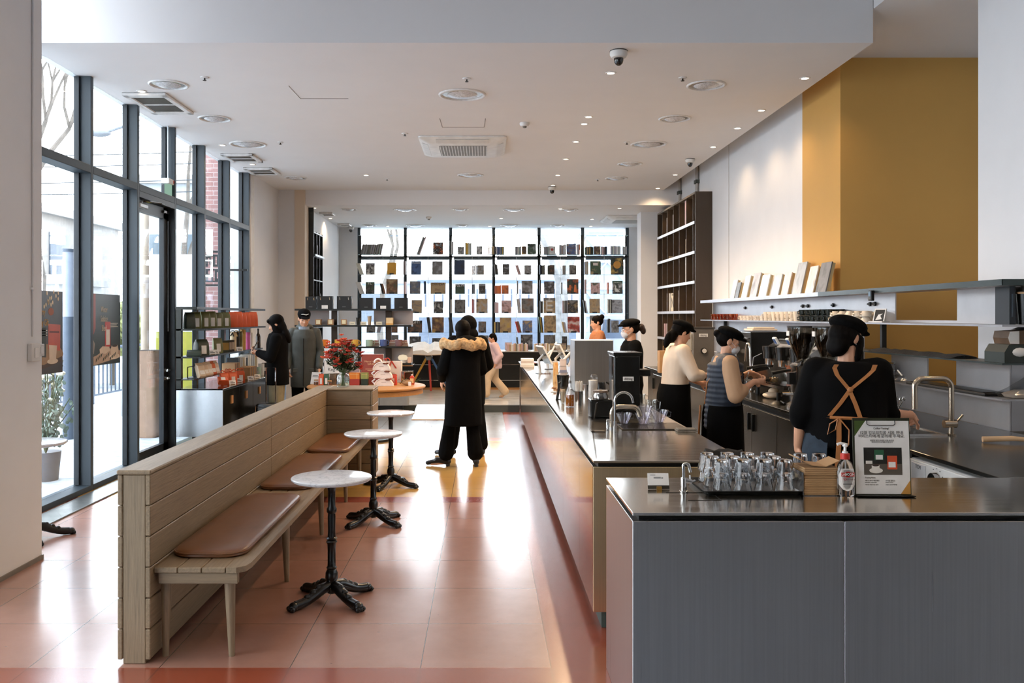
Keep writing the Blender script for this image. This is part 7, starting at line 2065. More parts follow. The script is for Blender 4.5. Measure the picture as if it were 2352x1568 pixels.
# square air vents
GRIL = col(118, 114, 108, .5, .4)
pr = thing('air_vent', 'x', 'air vent')
vb = MB()
for s in (0, 1, 2, 3): vb.at(rz=s * PI / 2).box(-.5, .5, .37, .5, -.03, 0, .01)
vb.at().box(-.4, .4, -.02, .02, -.024, 0)
vb.obj('vent_frame', RING, pr)
MB().box(-.37, .37, -.37, .37, -.006, -.001).obj('vent_back', col(52, 50, 48), pr)
vs = MB()
for k in range(22): vs.at(0, 0, 0).box(-.36 + k * .0335, -.345 + k * .0335, -.37, .37, -.02, -.006)
vs.obj('vent_grille', GRIL, pr)
for i, (p, lv, sx, sy, lb) in enumerate([((366, 236), 0, .46, .90, 'nearest and largest, beside the street windows'), ((556, 361), 0, .46, .62, 'second along the street windows'), ((603, 392), 0, .46, .62, 'far end of the street windows'), ((752, 490), 1, .26, .4, 'front of the low back ceiling'), ((792, 515), 1, .26, .4, 'low back ceiling beside the book window')]):
    o = pr if i == 0 else clone(pr, (0, 0, 0))
    o.location = cpos(*p, lv)
    o.scale = (sx, sy, 1)
    o['label'] = 'rectangular white air vent with grey slats, ' + lb
    o['group'] = 'ceiling air vents'


# cassette air conditioners
def aircon(x, y, z, w, dp, label):
    o = thing('ceiling_air_conditioner', label, 'air conditioner', (x, y, z), 0, 'ceiling cassette air conditioners')
    m = MB()
    a = [rrect(-w / 2 * s, w / 2 * s, -dp / 2 * s, dp / 2 * s, .05 * s) for s in (1, 1, .95, .78)]
    m.loft([[(p[0], p[1], zz) for p in r] for r, zz in zip(a, (0, -.02, -.035, -.075))])
    m.obj('panel', col(230, 229, 226, .4), o, True)
    MB().loft([[(p[0], p[1], zz) for p in rrect(-w * .28, w * .28, -dp * .28, dp * .28, .04)] for zz in (-.0752, -.078)]).obj('grille_back', col(120, 117, 112), o)
    g = MB()
    for k in range(17): g.box(-w * .27 + k * w * .0337, -w * .26 + k * w * .0337, -dp * .27, dp * .27, -.083, -.078)
    g.obj('grille', col(205, 203, 198, .4), o)
    for s in range(4):
        g = MB().at(rz=s * PI / 2)
        e = (dp if s % 2 == 0 else w) / 2
        q = (w if s % 2 == 0 else dp) * .3
        g.loft([[(-q, e * .80, -.068), (q, e * .80, -.068), (q, e * .93, -.040), (-q, e * .93, -.040)], [(-q, e * .80, -.073), (q, e * .80, -.073), (q, e * .94, -.045), (-q, e * .94, -.045)]])
        g.obj('air_flap', col(214, 212, 208, .4), o)


aircon(-.28, 11.93, 4.008, 1.14, 1.3, 'white cassette air conditioner in the middle of the main ceiling')
aircon(2.98, 18.35, 3.733, .98, 1.1, 'white cassette air conditioner in the low ceiling by the tall bookcase')


# dome cameras and detectors
def dome(loc, s, label):
    o = thing('ceiling_camera', label, 'security camera', loc, 0, 'ceiling dome cameras')
    o.scale = (s, s, s)
    MB().lathe([(0, 0), (.075, 0), (.075, -.006), (0, -.006)], seg=24).obj('base_ring', col(40, 38, 36), o)
    MB().lathe([(.073, -.006), (.074, -.03), (.06, -.055), (.038, -.062), (0, -.062)], seg=24).obj('housing', col(226, 224, 220, .4), o, True)
    MB().lathe([(.04, -.06), (.04, -.08), (.032, -.105), (.016, -.12), (0, -.123)], seg=20).obj('dome', pm('smoked_dome', rgb(16, 15, 15), .08, spec=.8), o, True)


dome(cpos(1421, 117, 0), 1.05, 'black and white dome camera nearest, above the bar at the front')
dome(cpos(1585, 365, 0), .95, 'black and white dome camera over the tall bookcase')
dome(cpos(1268, 429, 0), 1., 'black and white dome camera at the far edge of the main ceiling')
dome(cpos(806, 521, 1), 1., 'black and white dome camera above the back left corner')
for p, lv, lb in (((1205, 282), 0, 'right of the air conditioner'), ((985, 498), 1, 'on the low back ceiling')):
    o = thing('smoke_detector', 'white round smoke detector ' + lb, 'smoke detector', cpos(*p, lv), 0, 'smoke detectors')
    MB().lathe([(0, 0), (.06, 0), (.06, -.02), (.045, -.04), (.03, -.042), (0, -.042)], seg=24).obj('housing', RING, o, True)
    MB().lathe([(.026, -.042), (.024, -.055), (.02, -.06), (0, -.06)], seg=16).obj('sensor', col(96, 92, 88), o, True)
# ------------------------------------------------------------------ people
V = Vector
NAVY = pm('navy_quilt', rgb(34, 44, 60), .6, var=.15, scale=20, bump=.1)
BEIGE = pm('beige_shirt', rgb(190, 152, 118), .85, var=.06, scale=9, bump=.8, stretch=(1, 1, .6), detail=2)
CREAMSH = pm('cream_shirt', rgb(226, 206, 184), .85, var=.05, scale=9, bump=.8, stretch=(1, 1, .6), detail=2)
OLIVECOAT = pm('grey_olive_parka', rgb(66, 68, 62), .6, var=.15, scale=9, bump=.7)
JEANS = pm('washed_khaki_denim', rgb(134, 124, 98), .9, var=.18, scale=10, bump=.1)
DENIM = pm('dark_denim', rgb(38, 50, 62), .9, var=.2, scale=24, bump=.1)
FUR = pm('tan_fur', rgb(186, 152, 110), .95, var=.4, scale=40, bump=.9)
PINK = pm('pink_padded', rgb(206, 178, 182), .6, var=.08, scale=12, bump=.1)
SAND = pm('sand_trousers', rgb(200, 178, 150), .85, var=.08, scale=12)
BROWNTOP = pm('rust_knit', rgb(168, 108, 70), .9, var=.12, scale=30, bump=.2)
TANSTRAP = pm('tan_leather_strap', rgb(168, 108, 58), .5, var=.1)
MASKM = pm('white_mask', rgb(228, 226, 228), .8, var=.03, scale=30)
SHOE = pm('black_shoe', rgb(18, 17, 17), .3, var=.1)
TORSO = [(.83, .135, .10), (.90, .165, .115), (1.0, .145, .105), (1.1, .138, .105), (1.2, .15, .11), (1.3, .165, .112), (1.37, .15, .095), (1.42, .07, .06)]


class Body:
    """joints of a standing figure facing +Y, in a 1.7 m frame, scaled to height"""

    def __init__(s, H=1.65, lean=(0, 0), head=(0, 0), headoff=(0, 0, 0), **kw):
        s.k = H / 1.7
        s.lean = lean
        J = {}
        for n, x in (('l', -1), ('r', 1)):
            J['hip_' + n] = (x * .085, 0, .90); J['knee_' + n] = (x * .095, .015, .49); J['ank_' + n] = (x * .10, -.02, .085); J['toe_' + n] = (x * .115, .15, .03)
            J['sh_' + n] = (x * .168, -.005, 1.375); J['elb_' + n] = (x * .215, -.03, 1.10); J['wri_' + n] = (x * .215, .06, .87)
            J['hd_' + n] = (0, .25, -1); J['pn_' + n] = (-x, 0, 0); J['curl_' + n] = .5
        for q in list(J):
            if q[:2] == 'sh': J[q] = (J[q][0] + lean[0] * .95, J[q][1] + lean[1] * .95, J[q][2])
        J.update(kw)
        s.J = {a: (V(b) * (1 if a[:2] in ('hd', 'pn') else s.k) if not isinstance(b, (int, float)) else b) for a, b in J.items()}
        s.hc = V((lean[0] * 1.2 + headoff[0], .02 + lean[1] * 1.25 + headoff[1], 1.565 + headoff[2])) * s.k
        s.hm = Matrix.Translation(s.hc) @ Euler((head[1], 0, head[0])).to_matrix().to_4x4() @ Matrix.Scale(s.k, 4)

    def off(s, z):
        t = max(0, (z - .9) / .52)
        return s.lean[0] * t, s.lean[1] * t

    def ring(s, z, rx, ry, n=24, a0=0, a1=360, cy=0):
        ox, oy = s.off(z)
        k = s.k
        m = n if a1 - a0 >= 360 else n - 1
        return [V(((ox + rx * math.cos(math.radians(a0 + (a1 - a0) * i / m))) * k, (oy + cy + ry * math.sin(math.radians(a0 + (a1 - a0) * i / m))) * k, z * k)) for i in range(n)]

    def torso(s, m, e=0, lev=TORSO): return m.loft([s.ring(z, rx + e, ry + e) for z, rx, ry in lev])

    def arm(s, m, n, e=0, f=1.0, r=(.05, .041, .034, .026)):
        J, k = s.J, s.k
        sh, el, wr = J['sh_' + n], J['elb_' + n], J['wri_' + n]
        r = [(q + e) * k for q in r]
        m.cap(V((sh.x * .6, sh.y, sh.z - .01)), r[0], sh, r[0])
        if f <= .5:
            q = sh.lerp(el, f * 2); m.cap(sh, r[0], q, r[0] + (r[1] - r[0]) * f * 2)
        else:
            m.cap(sh, r[0], el, r[1])
            g = (f - .5) * 2
            m.cap(el, r[1], el.lerp(wr, g), r[2] + (r[3] - r[2]) * g)
        return m

    def leg(s, m, n, e=0, f=1., hem=0, r=(.082, .06, .05, .037)):
        J, k = s.J, s.k
        hp, kn, an = J['hip_' + n], J['knee_' + n], J['ank_' + n]
        r = [(q + e) * k for q in r]
        m.cap(hp, r[0], kn, r[1])
        m.cap(kn, r[1], kn.lerp(an, f), (r[3] + hem * k))
        return m

    def hand(s, m, n):
        J, k = s.J, s.k
        w, d, pn = J['wri_' + n], J['hd_' + n].normalized(), J['pn_' + n].normalized()
        pn = (pn - d * pn.dot(d)).normalized()
        lat = d.cross(pn).normalized() * (1 if n == 'l' else -1)   # towards the thumb side
        c = J['curl_' + n]
        R3 = Matrix((lat, d, pn)).transposed()
        rot = R3.to_quaternion()
        m.cap(w, .024 * k, w + d * .03 * k, .024 * k)
        m.ell(w + d * .052 * k, .038 * k, .050 * k, .015 * k, rot=rot)
        for i, (o, ln) in enumerate(((.028, .066), (.0095, .074), (-.0095, .07), (-.027, .054))):
            p = w + (d * .088 + lat * o) * k
            a = c * (.55 + .1 * i)
            for j, q in enumerate((.46, .32, .26)):
                a2 = a + c * .75 * j
                e = p + (d * math.cos(a2) + pn * math.sin(a2)) * ln * q * k * 1.12
                m.cap(p, (.0092 - j * .0008) * k, e, (.0086 - j * .0008) * k, 8)
                p = e
        p = w + (d * .028 + lat * .03) * k
        for q, t in ((.045, (.62, .75, .25)), (.03, (.85, .3, .55))):
            e = p + (d * t[0] + lat * t[1] + pn * t[2]).normalized() * q * k
            m.cap(p, .0115 * k, e, .0095 * k, 8)
            p = e

    def head(s, m):
        m.T = s.hm.copy()
        m.ell((0, -.012, .02), .073, .092, .092).ell((0, .018, -.03), .062, .072, .085).ell((0, .05, -.085), .034, .032, .026)
        m.ell((0, .052, .0), .055, .03, .03)
        m.cap((0, .082, .0), .009, (0, .100, -.028), .013, 8).ell((.012, .09, -.031), .009, .009, .008, 8, 5).ell((-.012, .09, -.031), .009, .009, .008, 8, 5)
        m.ell((0, .078, -.056), .024, .014, .006, 10, 5).ell((0, .076, -.067), .02, .014, .007, 10, 5)
        for x in (-1, 1): m.ell((x * .073, -.008, -.005), .010, .022, .032, 10, 6).ell((x * .035, .06, -.03), .022, .018, .022, 10, 6).cap((x * .015, .079, .022), .008, (x * .045, .066, .022), .007, 8)
        m.T = Matrix()
        k = s.k
        m.cap(V((s.lean[0], s.lean[1] - .005, 1.38)) * k, .056 * k, s.hc + V((0, -.02, -.06)) * k, .052 * k)
        return m

    def skin(s, par, mat, vox=.007, feet=True):
        m = MB()
        s.torso(m)
        s.head(m)
        for n in 'lr':
            s.arm(m, n); s.hand(m, n); s.leg(m, n)
            if feet: m.cap(s.J['ank_' + n] + V((0, 0, -.03)) * s.k, .034 * s.k, s.J['toe_' + n], .026 * s.k)
        return blob('body', m, mat, par, vox, 2, .4)

    def hmb(s):
        m = MB()
        m.T = s.hm.copy()
        return m


def eyes(b, par):
    for x in (-1, 1):
        e = b.hmb().ell((x * .031, .068, .005), .013, .011, .009, 10, 6).obj('eye', col(226, 220, 214, .3), par, True)
        b.hmb().ell((x * .031, .0775, .005), .006, .003, .006, 8, 5).obj('iris', col(40, 26, 20, .2), e, True)
        b.hmb().cap((x * .017, .086, .026), .0035, (x * .047, .071, .026), .0025, 6).obj('eyebrow', HAIRM, par, True)


def flatcap(b, par, m_=None):
    m = b.hmb()
    m.ell((0, -.015, .078), .100, .124, .052).ell((0, -.015, .055), .086, .108, .035).ell((0, .088, .060), .062, .062, .016)
    return blob('flat_cap', m, m_ or BLACKCLOTH, par, .007, 4)


def mask(b, par):
    m = b.hmb()
    m.ell((0, .058, -.052), .058, .052, .05).ell((0, .085, -.04), .03, .03, .036)
    o = blob('face_mask', m, MASKM, par, .006, 4)
    m = b.hmb()
    for x in (-1, 1): m.tube([(x * .052, .07, -.03), (x * .07, .02, -.005), (x * .077, -.02, .01)], .0018, 5).tube([(x * .05, .065, -.075), (x * .068, .02, -.045), (x * .077, -.02, -.02)], .0018, 5)
    m.obj('mask_loops', MASKM, o)


def shoes(b, par, mt=None, r=.042, boot=0, heel=0):
    for n in 'lr':
        a, t_ = b.J['ank_' + n], b.J['toe_' + n]
        m = MB()
        d = V((t_.x - a.x, t_.y - a.y, 0)).normalized()
        k = b.k
        g = a + V((0, 0, -.03 * k)) - d * .03 * k
        m.cap(g, (r - .004) * k, a.lerp(t_, .6) + V((0, 0, .012)) * k, (r - .004) * k).cap(a.lerp(t_, .6), r * k * .8, t_ + d * .05 * k + V((0, 0, .002)), .026 * k)
        if boot: m.cap(a, (r - .0) * k, a + V((0, 0, boot * k)), (r + .004) * k)
        o = blob('shoe', m, mt or SHOE, par, .008, 3)
        for v in o.data.vertices: v.co.z = max(v.co.z, .004)
        if heel: MB().cap(g + V((0, 0, -.04)) * k, .026 * k, g + V((0, 0, -.055)) * k, .022 * k).obj('heel', mt or SHOE, o, True)


def garment(name, b, par, mt, e=.02, sleeve=1., lev=TORSO, vox=.011, it=5, extra=None, arms='lr', se=None, split=False):
    m = MB()
    b.torso(m, e, lev)
    q = se if se is not None else e
    if not split:
        for n in arms: b.arm(m, n, q, sleeve)
    else:
        for n in arms: m.cap(b.J['sh_' + n] * .6 + V((0, 0, b.J['sh_' + n].z * .4)), (.05 + q) * b.k, b.J['sh_' + n], (.048 + q) * b.k)
    if extra: extra(m)
    o = blob(name, m, mt, par, vox, it)
    if split:
        for n in arms: blob('sleeve', b.arm(MB(), n, q, sleeve), mt, o, vox, 3)
    return o


def trousers(b, par, mt, e=.018, hem=0., f=1., vox=.011):
    m = MB()
    b.torso(m, e * .6, [(.80, .12, .095), (.9, .165, .115), (1.0, .148, .108)])
    for n in 'lr': b.leg(m, n, e, f, hem)
    return blob('trousers', m, mt, par, vox, 4)


def apron(b, par, mt, z0=.45, z1=1.02, e=.045, a0=-30, a1=210, flare=.02, name='apron'):
    lev = [(z0, .17 + flare, .13 + flare), ((z0 + z1) / 2, .172, .128), (.92, .168, .12), (z1, .146, .108)]
    m = MB()
    rs = [b.ring(z, rx + e, ry + e, 28, a0, a1) + list(reversed(b.ring(z, rx + e - .012, ry + e - .012, 28, a0, a1))) for z, rx, ry in lev]
    return m.loft(rs).obj(name, mt, par, True, ang=60)


def person(label, x, y, rz, b, z=0):
    return thing('person', label, 'person', (x, y, z), rz)


# 1 woman with phone
b = Body(1.72, head=(.0, -.42), elb_l=(-.24, .06, 1.12), wri_l=(-.06, .25, 1.19), elb_r=(.24, .06, 1.12), wri_r=(.07, .24, 1.17), hd_l=(.5, .8, .25), hd_r=(-.5, .8, .2), pn_l=(.7, -.3, .6), pn_r=(-.7, -.3, .6), curl_l=.9, curl_r=.9)
p = person('woman with long black hair in black top looking down at a phone', -2.78, 11.8, PI / 2 + .12, b)
b.skin(p, SKIN, .006); eyes(b, p)
garment('sweater', b, p, BLACKCLOTH, .03, .93, [(.76, .165, .125), (.90, .175, .125), (1.0, .155, .115), (1.1, .145, .11), (1.2, .155, .115), (1.3, .17, .115), (1.38, .15, .10), (1.44, .09, .08)], extra=lambda m: m.ell(V((0, .0, 1.44)) * b.k, .085, .085, .045), se=.026)
trousers(b, p, JEANS, .028, .03); shoes(b, p)
m = b.hmb()
m.ell((0, -.02, .03), .09, .108, .098).ell((0, -.05, -.06), .082, .07, .13).ell((0, -.06, -.18), .085, .06, .13).ell((.05, .02, -.09), .035, .05, .16).ell((-.05, .02, -.09), .035, .05, .16).ell((0, .072, .07), .06, .026, .03)
blob('long_hair', m, HAIRM, p, .008, 3)
ph = thing('mobile_phone', 'dark mobile phone held by the woman at the display unit', 'phone', (-3.075, 11.74, 1.27), PI / 2)
ph.rotation_euler = (.5, 0, PI / 2 + .12)
MB().box(-.036, .036, -.004, .004, -.05, .1, .003).obj('case', BLACK, ph); MB().box(-.033, .033, -.0048, -.0042, -.046, .096).obj('screen', col(30, 34, 44, .1), ph)
su = thing('suitcase', 'small glossy black trolley suitcase beside the woman with the phone', 'suitcase', (PX(619, 11.3), 11.3, 0))
MB().loft([[(q[0], q[1], z) for q in rrect(-.17 * s_, .17 * s_, -.11 * s_, .11 * s_, .05)] for z, s_ in ((.05, .9), (.07, 1), (.52, 1), (.56, .9), (.57, .8))]).obj('shell', pm('gloss_black_case', rgb(14, 15, 14), .25), su, True)
MB().tube([(-.06, .08, .55), (-.06, .08, 1.02), (.06, .08, 1.02), (.06, .08, .55)], .008, 6).obj('handle', CHROME, su)
for x in (-.12, .12):
    for y in (-.07, .07): MB().cyl((x - .012, y, .025), (x + .012, y, .025), .025, None, 14).obj('wheel', RUBBER, su)
MB().tube([(-.165, -.10, .1), (-.165, -.112, .3), (-.15, -.105, .54)], .006, 6).obj('edge_trim', CHROME, su)

# 2 man in cap and long coat
b = Body(1.79, head=(.25, -.3), sh_l=(-.155, .02, 1.375), sh_r=(.155, .02, 1.375), elb_l=(-.215, -.0, 1.10), wri_l=(-.215, .14, .90), elb_r=(.215, -.0, 1.1), wri_r=(.215, .14, .90), curl_l=.8, curl_r=.8, lean=(0, .03))
p = person('man in black cap and long grey olive parka beside the display shelves', -2.63, 12.85, PI + .1, b)
b.skin(p, SKIN, .007); eyes(b, p)
garment('parka', b, p, OLIVECOAT, .026, .98, [(.62, .165, .135), (.75, .168, .135), (.90, .165, .125), (1.0, .15, .118), (1.1, .145, .118), (1.2, .15, .118), (1.3, .155, .118), (1.38, .135, .10), (1.42, .10, .09)], se=.022, split=True)
m = MB(); m.ell(V((0, -.02, 1.45)) * b.k, .13, .12, .06).ell(V((0, -.09, 1.43)) * b.k, .12, .07, .09)
o = blob('hood', m, OLIVECOAT, p, .011, 4)
fr_ = lambda z, ry, u=0, d_=.03: b.ring(z, .16, ry + d_)[6] + V((u, 0, 0))
MB().tube([fr_(z, ry) for z, ry in ((.64, .136), (.75, .135), (.9, .125), (1.0, .118), (1.2, .118), (1.3, .118))], .006, 6).obj('zip', BLACK, p, True)
for u in (-.10, .10): MB().box(-.055, .055, -.012, .012, -.03, .03, .008).obj('pocket_flap', OLIVECOAT, p).location = fr_(.86, .10, u)
MB().loft([[b.ring(z, .075, .07)[i] + V((0, .02, 0)) for i in range(24)] for z in (1.40, 1.46)]).obj('shirt_collar', col(150, 160, 172, .8), p)
trousers(b, p, BLACKCLOTH, .02); shoes(b, p)
m = b.hmb(); m.ell((0, -.015, .045), .085, .105, .075).ell((0, -.06, -.03), .07, .05, .06); blob('short_hair', m, HAIRM, p, .008, 2)
m = b.hmb(); m.ell((0, -.012, .065), .092, .112, .078).ell((0, .115, .052), .066, .07, .012)
o = blob('baseball_cap', m, BLACKCLOTH, p, .006, 3)
m = b.hmb(); m.tube([(-.045, .088, .098), (-.01, .102, .088), (.03, .096, .096), (.055, .08, .09)], [.003, .006, .005, .002], 6); m.obj('cap_mark', PAPER, o)

# 3 and 4 the couple in black coats in the aisle
b = Body(1.66, head=(-.35, -.05), lean=(0, -.0), hip_l=(-.09, 0, .9), knee_l=(-.15, .05, .49), ank_l=(-.20, .06, .085), toe_l=(-.33, .16, .03), knee_r=(.10, -.02, .49), ank_r=(.115, -.10, .085), toe_r=(.17, .05, .03), elb_l=(-.25, .03, 1.1), wri_l=(-.18, .2, 1.0), elb_r=(.25, .03, 1.1), wri_r=(.18, .2, 1.0))
p = person('woman in long black coat with tan fur hood, nearer of the couple in the aisle', -.235, 9.92, .45, b)
b.skin(p, SKIN, .008)
COATL = [(.47, .20, .155), (.60, .198, .155), (.75, .19, .15), (.90, .185, .14), (1.0, .18, .135), (1.1, .175, .13), (1.2, .175, .13), (1.3, .182, .13), (1.38, .155, .11), (1.43, .10, .09)]
garment('coat', b, p, BLACKCLOTH, .03, .98, COATL, se=.03, split=True)
m = MB(); m.ell(V((0, -.09, 1.42)) * b.k, .15, .10, .09).ell(V((0, -.02, 1.44)) * b.k, .12, .12, .06)
o = blob('hood', m, BLACKCLOTH, p, .011, 4)
m = MB()
for i in range(13):
    a = math.radians(165 + 210 * i / 12)
    q = (V((.225 * math.cos(a), .02 + .215 * math.sin(a), 1.405 + .012 * math.sin(i * 1.7))) * b.k)
    for _ in range(6): m.ell(q + V((R.uniform(-.025, .025), R.uniform(-.02, .02), R.uniform(-.02, .02))), .048, .045, .05, 8, 6)
blob('fur_trim', m, FUR, o, .009, 1)
trousers(b, p, BLACKCLOTH, .012, .045, .84); shoes(b, p, boot=.08, heel=1)
m = b.hmb(); m.ell((0, -.02, .025), .092, .11, .10).ell((0, -.06, -.06), .085, .06, .12); blob('hair', m, HAIRM, p, .008, 3)
bag = None
b = Body(1.70, head=(.3, -.05), knee_l=(-.14, .04, .49), ank_l=(-.2, .0, .085), toe_l=(-.33, .08, .03), knee_r=(.14, -.0, .49), ank_r=(.17, -.06, .085), toe_r=(.19, .08, .03), elb_l=(-.25, .05, 1.1), wri_l=(-.17, .22, 1.0), elb_r=(.25, .05, 1.1), wri_r=(.17, .22, 1.0))
p = person('person in dark hooded coat half hidden behind the woman with the fur hood', -.20, 10.62, .1, b)
b.skin(p, SKIN, .009)
garment('coat', b, p, BLACKCLOTH, .03, .98, [(.62, .18, .14)] + COATL[2:], se=.036)
m = b.hmb(); m.ell((0, -.025, .02), .105, .118, .118).ell((0, -.07, -.1), .11, .08, .09); blob('hood', m, BLACKCLOTH, p, .009, 3)
trousers(b, p, BLACKCLOTH, .012, .03, .86); shoes(b, p, boot=.06)

# 5 child
b = Body(1.24, lean=(0, .04), head=(.1, 0), knee_l=(-.09, .2, .52), ank_l=(-.1, .24, .12), toe_l=(-.1, .40, .06), knee_r=(.09, -.02, .5), ank_r=(.1, -.30, .16), toe_r=(.1, -.2, .03), elb_l=(-.25, -.1, 1.12), wri_l=(-.24, .02, .95), elb_r=(.25, .08, 1.12), wri_r=(.22, .22, 1.02))
p = person('child in pink padded jacket and sand trousers hurrying across the raised floor', .20, 16.55, PI / 2 + .15, b, .1355)
b.skin(p, SKIN, .008); eyes(b, p)
PL = [(.78, .17, .14), (.84, .19, .155), (.92, .18, .145), (.98, .195, .16), (1.07, .18, .145), (1.13, .195, .155), (1.22, .18, .14), (1.3, .185, .14), (1.38, .15, .11), (1.43, .09, .085)]
garment('padded_jacket', b, p, PINK, .035, .95, PL, .010, 2, se=.045)
trousers(b, p, SAND, .04, .03, .95, .010); shoes(b, p, col(168, 140, 112, .6), .05)
m = b.hmb(); m.ell((0, -.02, .03), .088, .105, .095).ell((0, -.09, -.03), .045, .05, .09); blob('hair', m, HAIRM, p, .008, 3)

# 6 staff in rust top behind the far bar
b = Body(1.72, head=(.1, -.2), elb_l=(-.24, .05, 1.1), wri_l=(-.15, .25, 1.02), elb_r=(.24, .05, 1.1), wri_r=(.15, .25, 1.02))
p = person('person in rust brown top with dark hair bun behind the steel cabinet', 1.86, 14.4, PI / 2 + .1, b)
b.skin(p, SKIN, .008); eyes(b, p)
garment('top', b, p, BROWNTOP, .022, .95); trousers(b, p, BLACKCLOTH); shoes(b, p)
m = b.hmb(); m.ell((0, -.025, .025), .084, .104, .094).ell((0, -.11, .07), .045, .045, .045); blob('hair_bun', m, HAIRM, p, .008, 3)

# 7 barista with mask and glasses
b = Body(1.665, head=(.0, -.12), elb_l=(-.24, .04, 1.1), wri_l=(-.12, .24, 1.02), elb_r=(.24, .04, 1.1), wri_r=(.12, .24, 1.02))
p = person('barista in black flat cap, glasses and white mask facing left behind the black grinder', 1.72, 10.25, PI / 2 + .08, b)
b.skin(p, SKIN, .006); eyes(b, p)
garment('black_shirt', b, p, BLACKCLOTH, .026, .62, TORSO[:-1] + [(1.43, .072, .065)])
trousers(b, p, BLACKCLOTH); shoes(b, p); apron(b, p, BLACKCLOTH)
MB().tube([b.ring(z, rx + .03, ry + .03, 36)[i] for z, rx, ry, i in ((1.05, .14, .105, 3), (1.25, .158, .111, 4), (1.36, .15, .10, 5), (1.41, .11, .07, 2), (1.36, .15, .10, 33), (1.2, .15, .11, 30), (1.02, .142, .105, 27))], .007, 6).obj('apron_strap', TANSTRAP, p, True)
mask(b, p); flatcap(b, p)
m = b.hmb(); m.ell((0, -.03, .02), .080, .098, .085); h_ = blob('hair', m, HAIRM, p, .008, 2)
m = b.hmb(); m.ell((0, -.135, .01), .04, .05, .045).ell((0, -.16, -.03), .035, .035, .05); blob('ponytail', m, pm('brown_black_hair', rgb(44, 28, 22), .4, var=.3, scale=40, stretch=(1, 1, .15)), h_, .007, 3)
m = b.hmb()
for x in (-1, 1): m.tube([(x * .033 + .021 * math.cos(t_ * PI / 8), .09 - .004 * abs(math.cos(t_ * PI / 8)), .003 + .019 * math.sin(t_ * PI / 8)) for t_ in range(17)], .0014, 5).tube([(x * .054, .086, .008), (x * .075, .0, .01)], .0014, 5)
m.tube([(-.012, .092, .006), (.012, .092, .006)], .0014, 5).obj('glasses', CHROME, p)

# 8 barista in cream shirt
b = Body(1.65, head=(.15, -.35), lean=(0, .06), elb_r=(.23, .14, 1.13), wri_r=(.17, .36, 1.12), hd_r=(0, 1, -.05), pn_r=(-1, 0, 0), elb_l=(-.24, .12, 1.12), wri_l=(-.14, .34, 1.02), hd_l=(0, 1, -.2))
p = person('barista in cream shirt and black apron reaching to the back counter', 1.94, 9.0, -PI / 2 + .1, b)
b.skin(p, SKIN, .007); eyes(b, p)
garment('cream_shirt', b, p, CREAMSH, .035, .68, TORSO[:-1] + [(1.43, .075, .068)], se=.03)
trousers(b, p, BLACKCLOTH); shoes(b, p); apron(b, p, BLACKCLOTH, .42, 1.03, .05, -100, 280)
m = b.hmb(); m.ell((0, -.025, .03), .086, .104, .09).ell((0, -.09, -.06), .05, .05, .09).ell((0, -.13, -.12), .035, .04, .1); blob('tied_hair', m, HAIRM, p, .008, 3)
flatcap(b, p)

# 9 barista in quilted vest at the machine
b = Body(1.60, head=(-.08, -.38), lean=(0, .035), elb_r=(.25, .06, 1.10), wri_r=(.13, .25, 1.215), hd_r=(-.15, 1, .0), pn_r=(-.7, 0, .5), curl_r=1.1, elb_l=(-.25, .06, 1.14), wri_l=(-.12, .28, 1.28), hd_l=(.35, 1, -.4), pn_l=(.5, 0, -.8), curl_l=.7)
p = person('barista in navy quilted vest, beige shirt and white mask working at the espresso machine', 2.02, 7.45, -PI / 2 - .05, b)
b.skin(p, SKIN, .005); eyes(b, p)
garment('beige_shirt', b, p, BEIGE, .022, .68, TORSO[:-1] + [(1.44, .075, .07)], .010, se=.03)
VL = []
z = .80
for i in range(27):
    zz = .78 + i * .023
    t_ = min(max((zz - .83) / .55, 0), 1)
    base = .168 if zz < .95 else .148 + .025 * (zz - .95) / .4
    VL.append((zz, base + (.010 if i % 2 else 0) - (.03 if zz > 1.36 else 0), .115 + (.010 if i % 2 else 0) - (.015 if zz > 1.36 else 0)))
m = MB(); b.torso(m, .036, VL).cap(V((-.128, .028, 1.365)) * b.k, .103 * b.k, V((.128, .028, 1.365)) * b.k, .103 * b.k).ell(V((0, .028, 1.42)) * b.k, .105 * b.k, .09 * b.k, .04 * b.k)
blob('quilted_vest', m, NAVY, p, .009, 1)
trousers(b, p, BLACKCLOTH); shoes(b, p)
apron(b, p, BLACKCLOTH, .36, 1.0, .062, -60, 240, .01)
m = MB().loft([b.ring(z, .10 + .0, .155 + .0, 10, 45, 135) + list(reversed(b.ring(z, .10, .17, 10, 45, 135))) for z in (1.0, 1.28)]); m.obj('apron_bib', BLACKCLOTH, p)
MB().tube([b.ring(z, rx + .05, ry + .052, 36)[i] for z, rx, ry, i in ((1.27, .158, .111, 4), (1.36, .14, .09, 4), (1.41, .1, .06, 2), (1.36, .14, .09, 33), (1.2, .15, .11, 28), (1.0, .145, .105, 26))], .006, 6).obj('apron_strap', TANSTRAP, p, True)
MB().tube([V((-.1, -.175, .98)) * b.k, V((-.08, -.19, .8)) * b.k, V((-.1, -.19, .62)) * b.k], .009, 6).obj('apron_tie', TANSTRAP, p)
mask(b, p); flatcap(b, p)
m = b.hmb(); m.ell((0, -.03, .015), .080, .098, .085).ell((0, -.125, .03), .036, .036, .036); blob('hair', m, HAIRM, p, .008, 2)
w = b.J['wri_l']; d_ = (w - b.J['elb_l']).normalized()
m = MB(); m.tube([w - d_ * .03 + V((.031 * math.cos(a * .4), .012 * math.sin(a * .4), .031 * math.sin(a * .4))) for a in range(17)], .006, 6); m.obj('wrist_watch', CHROME, p, True)
pf = thing('portafilter', 'portafilter with black handle held by the vest wearing barista', 'portafilter', (2.325, 7.35, 1.155), 0)
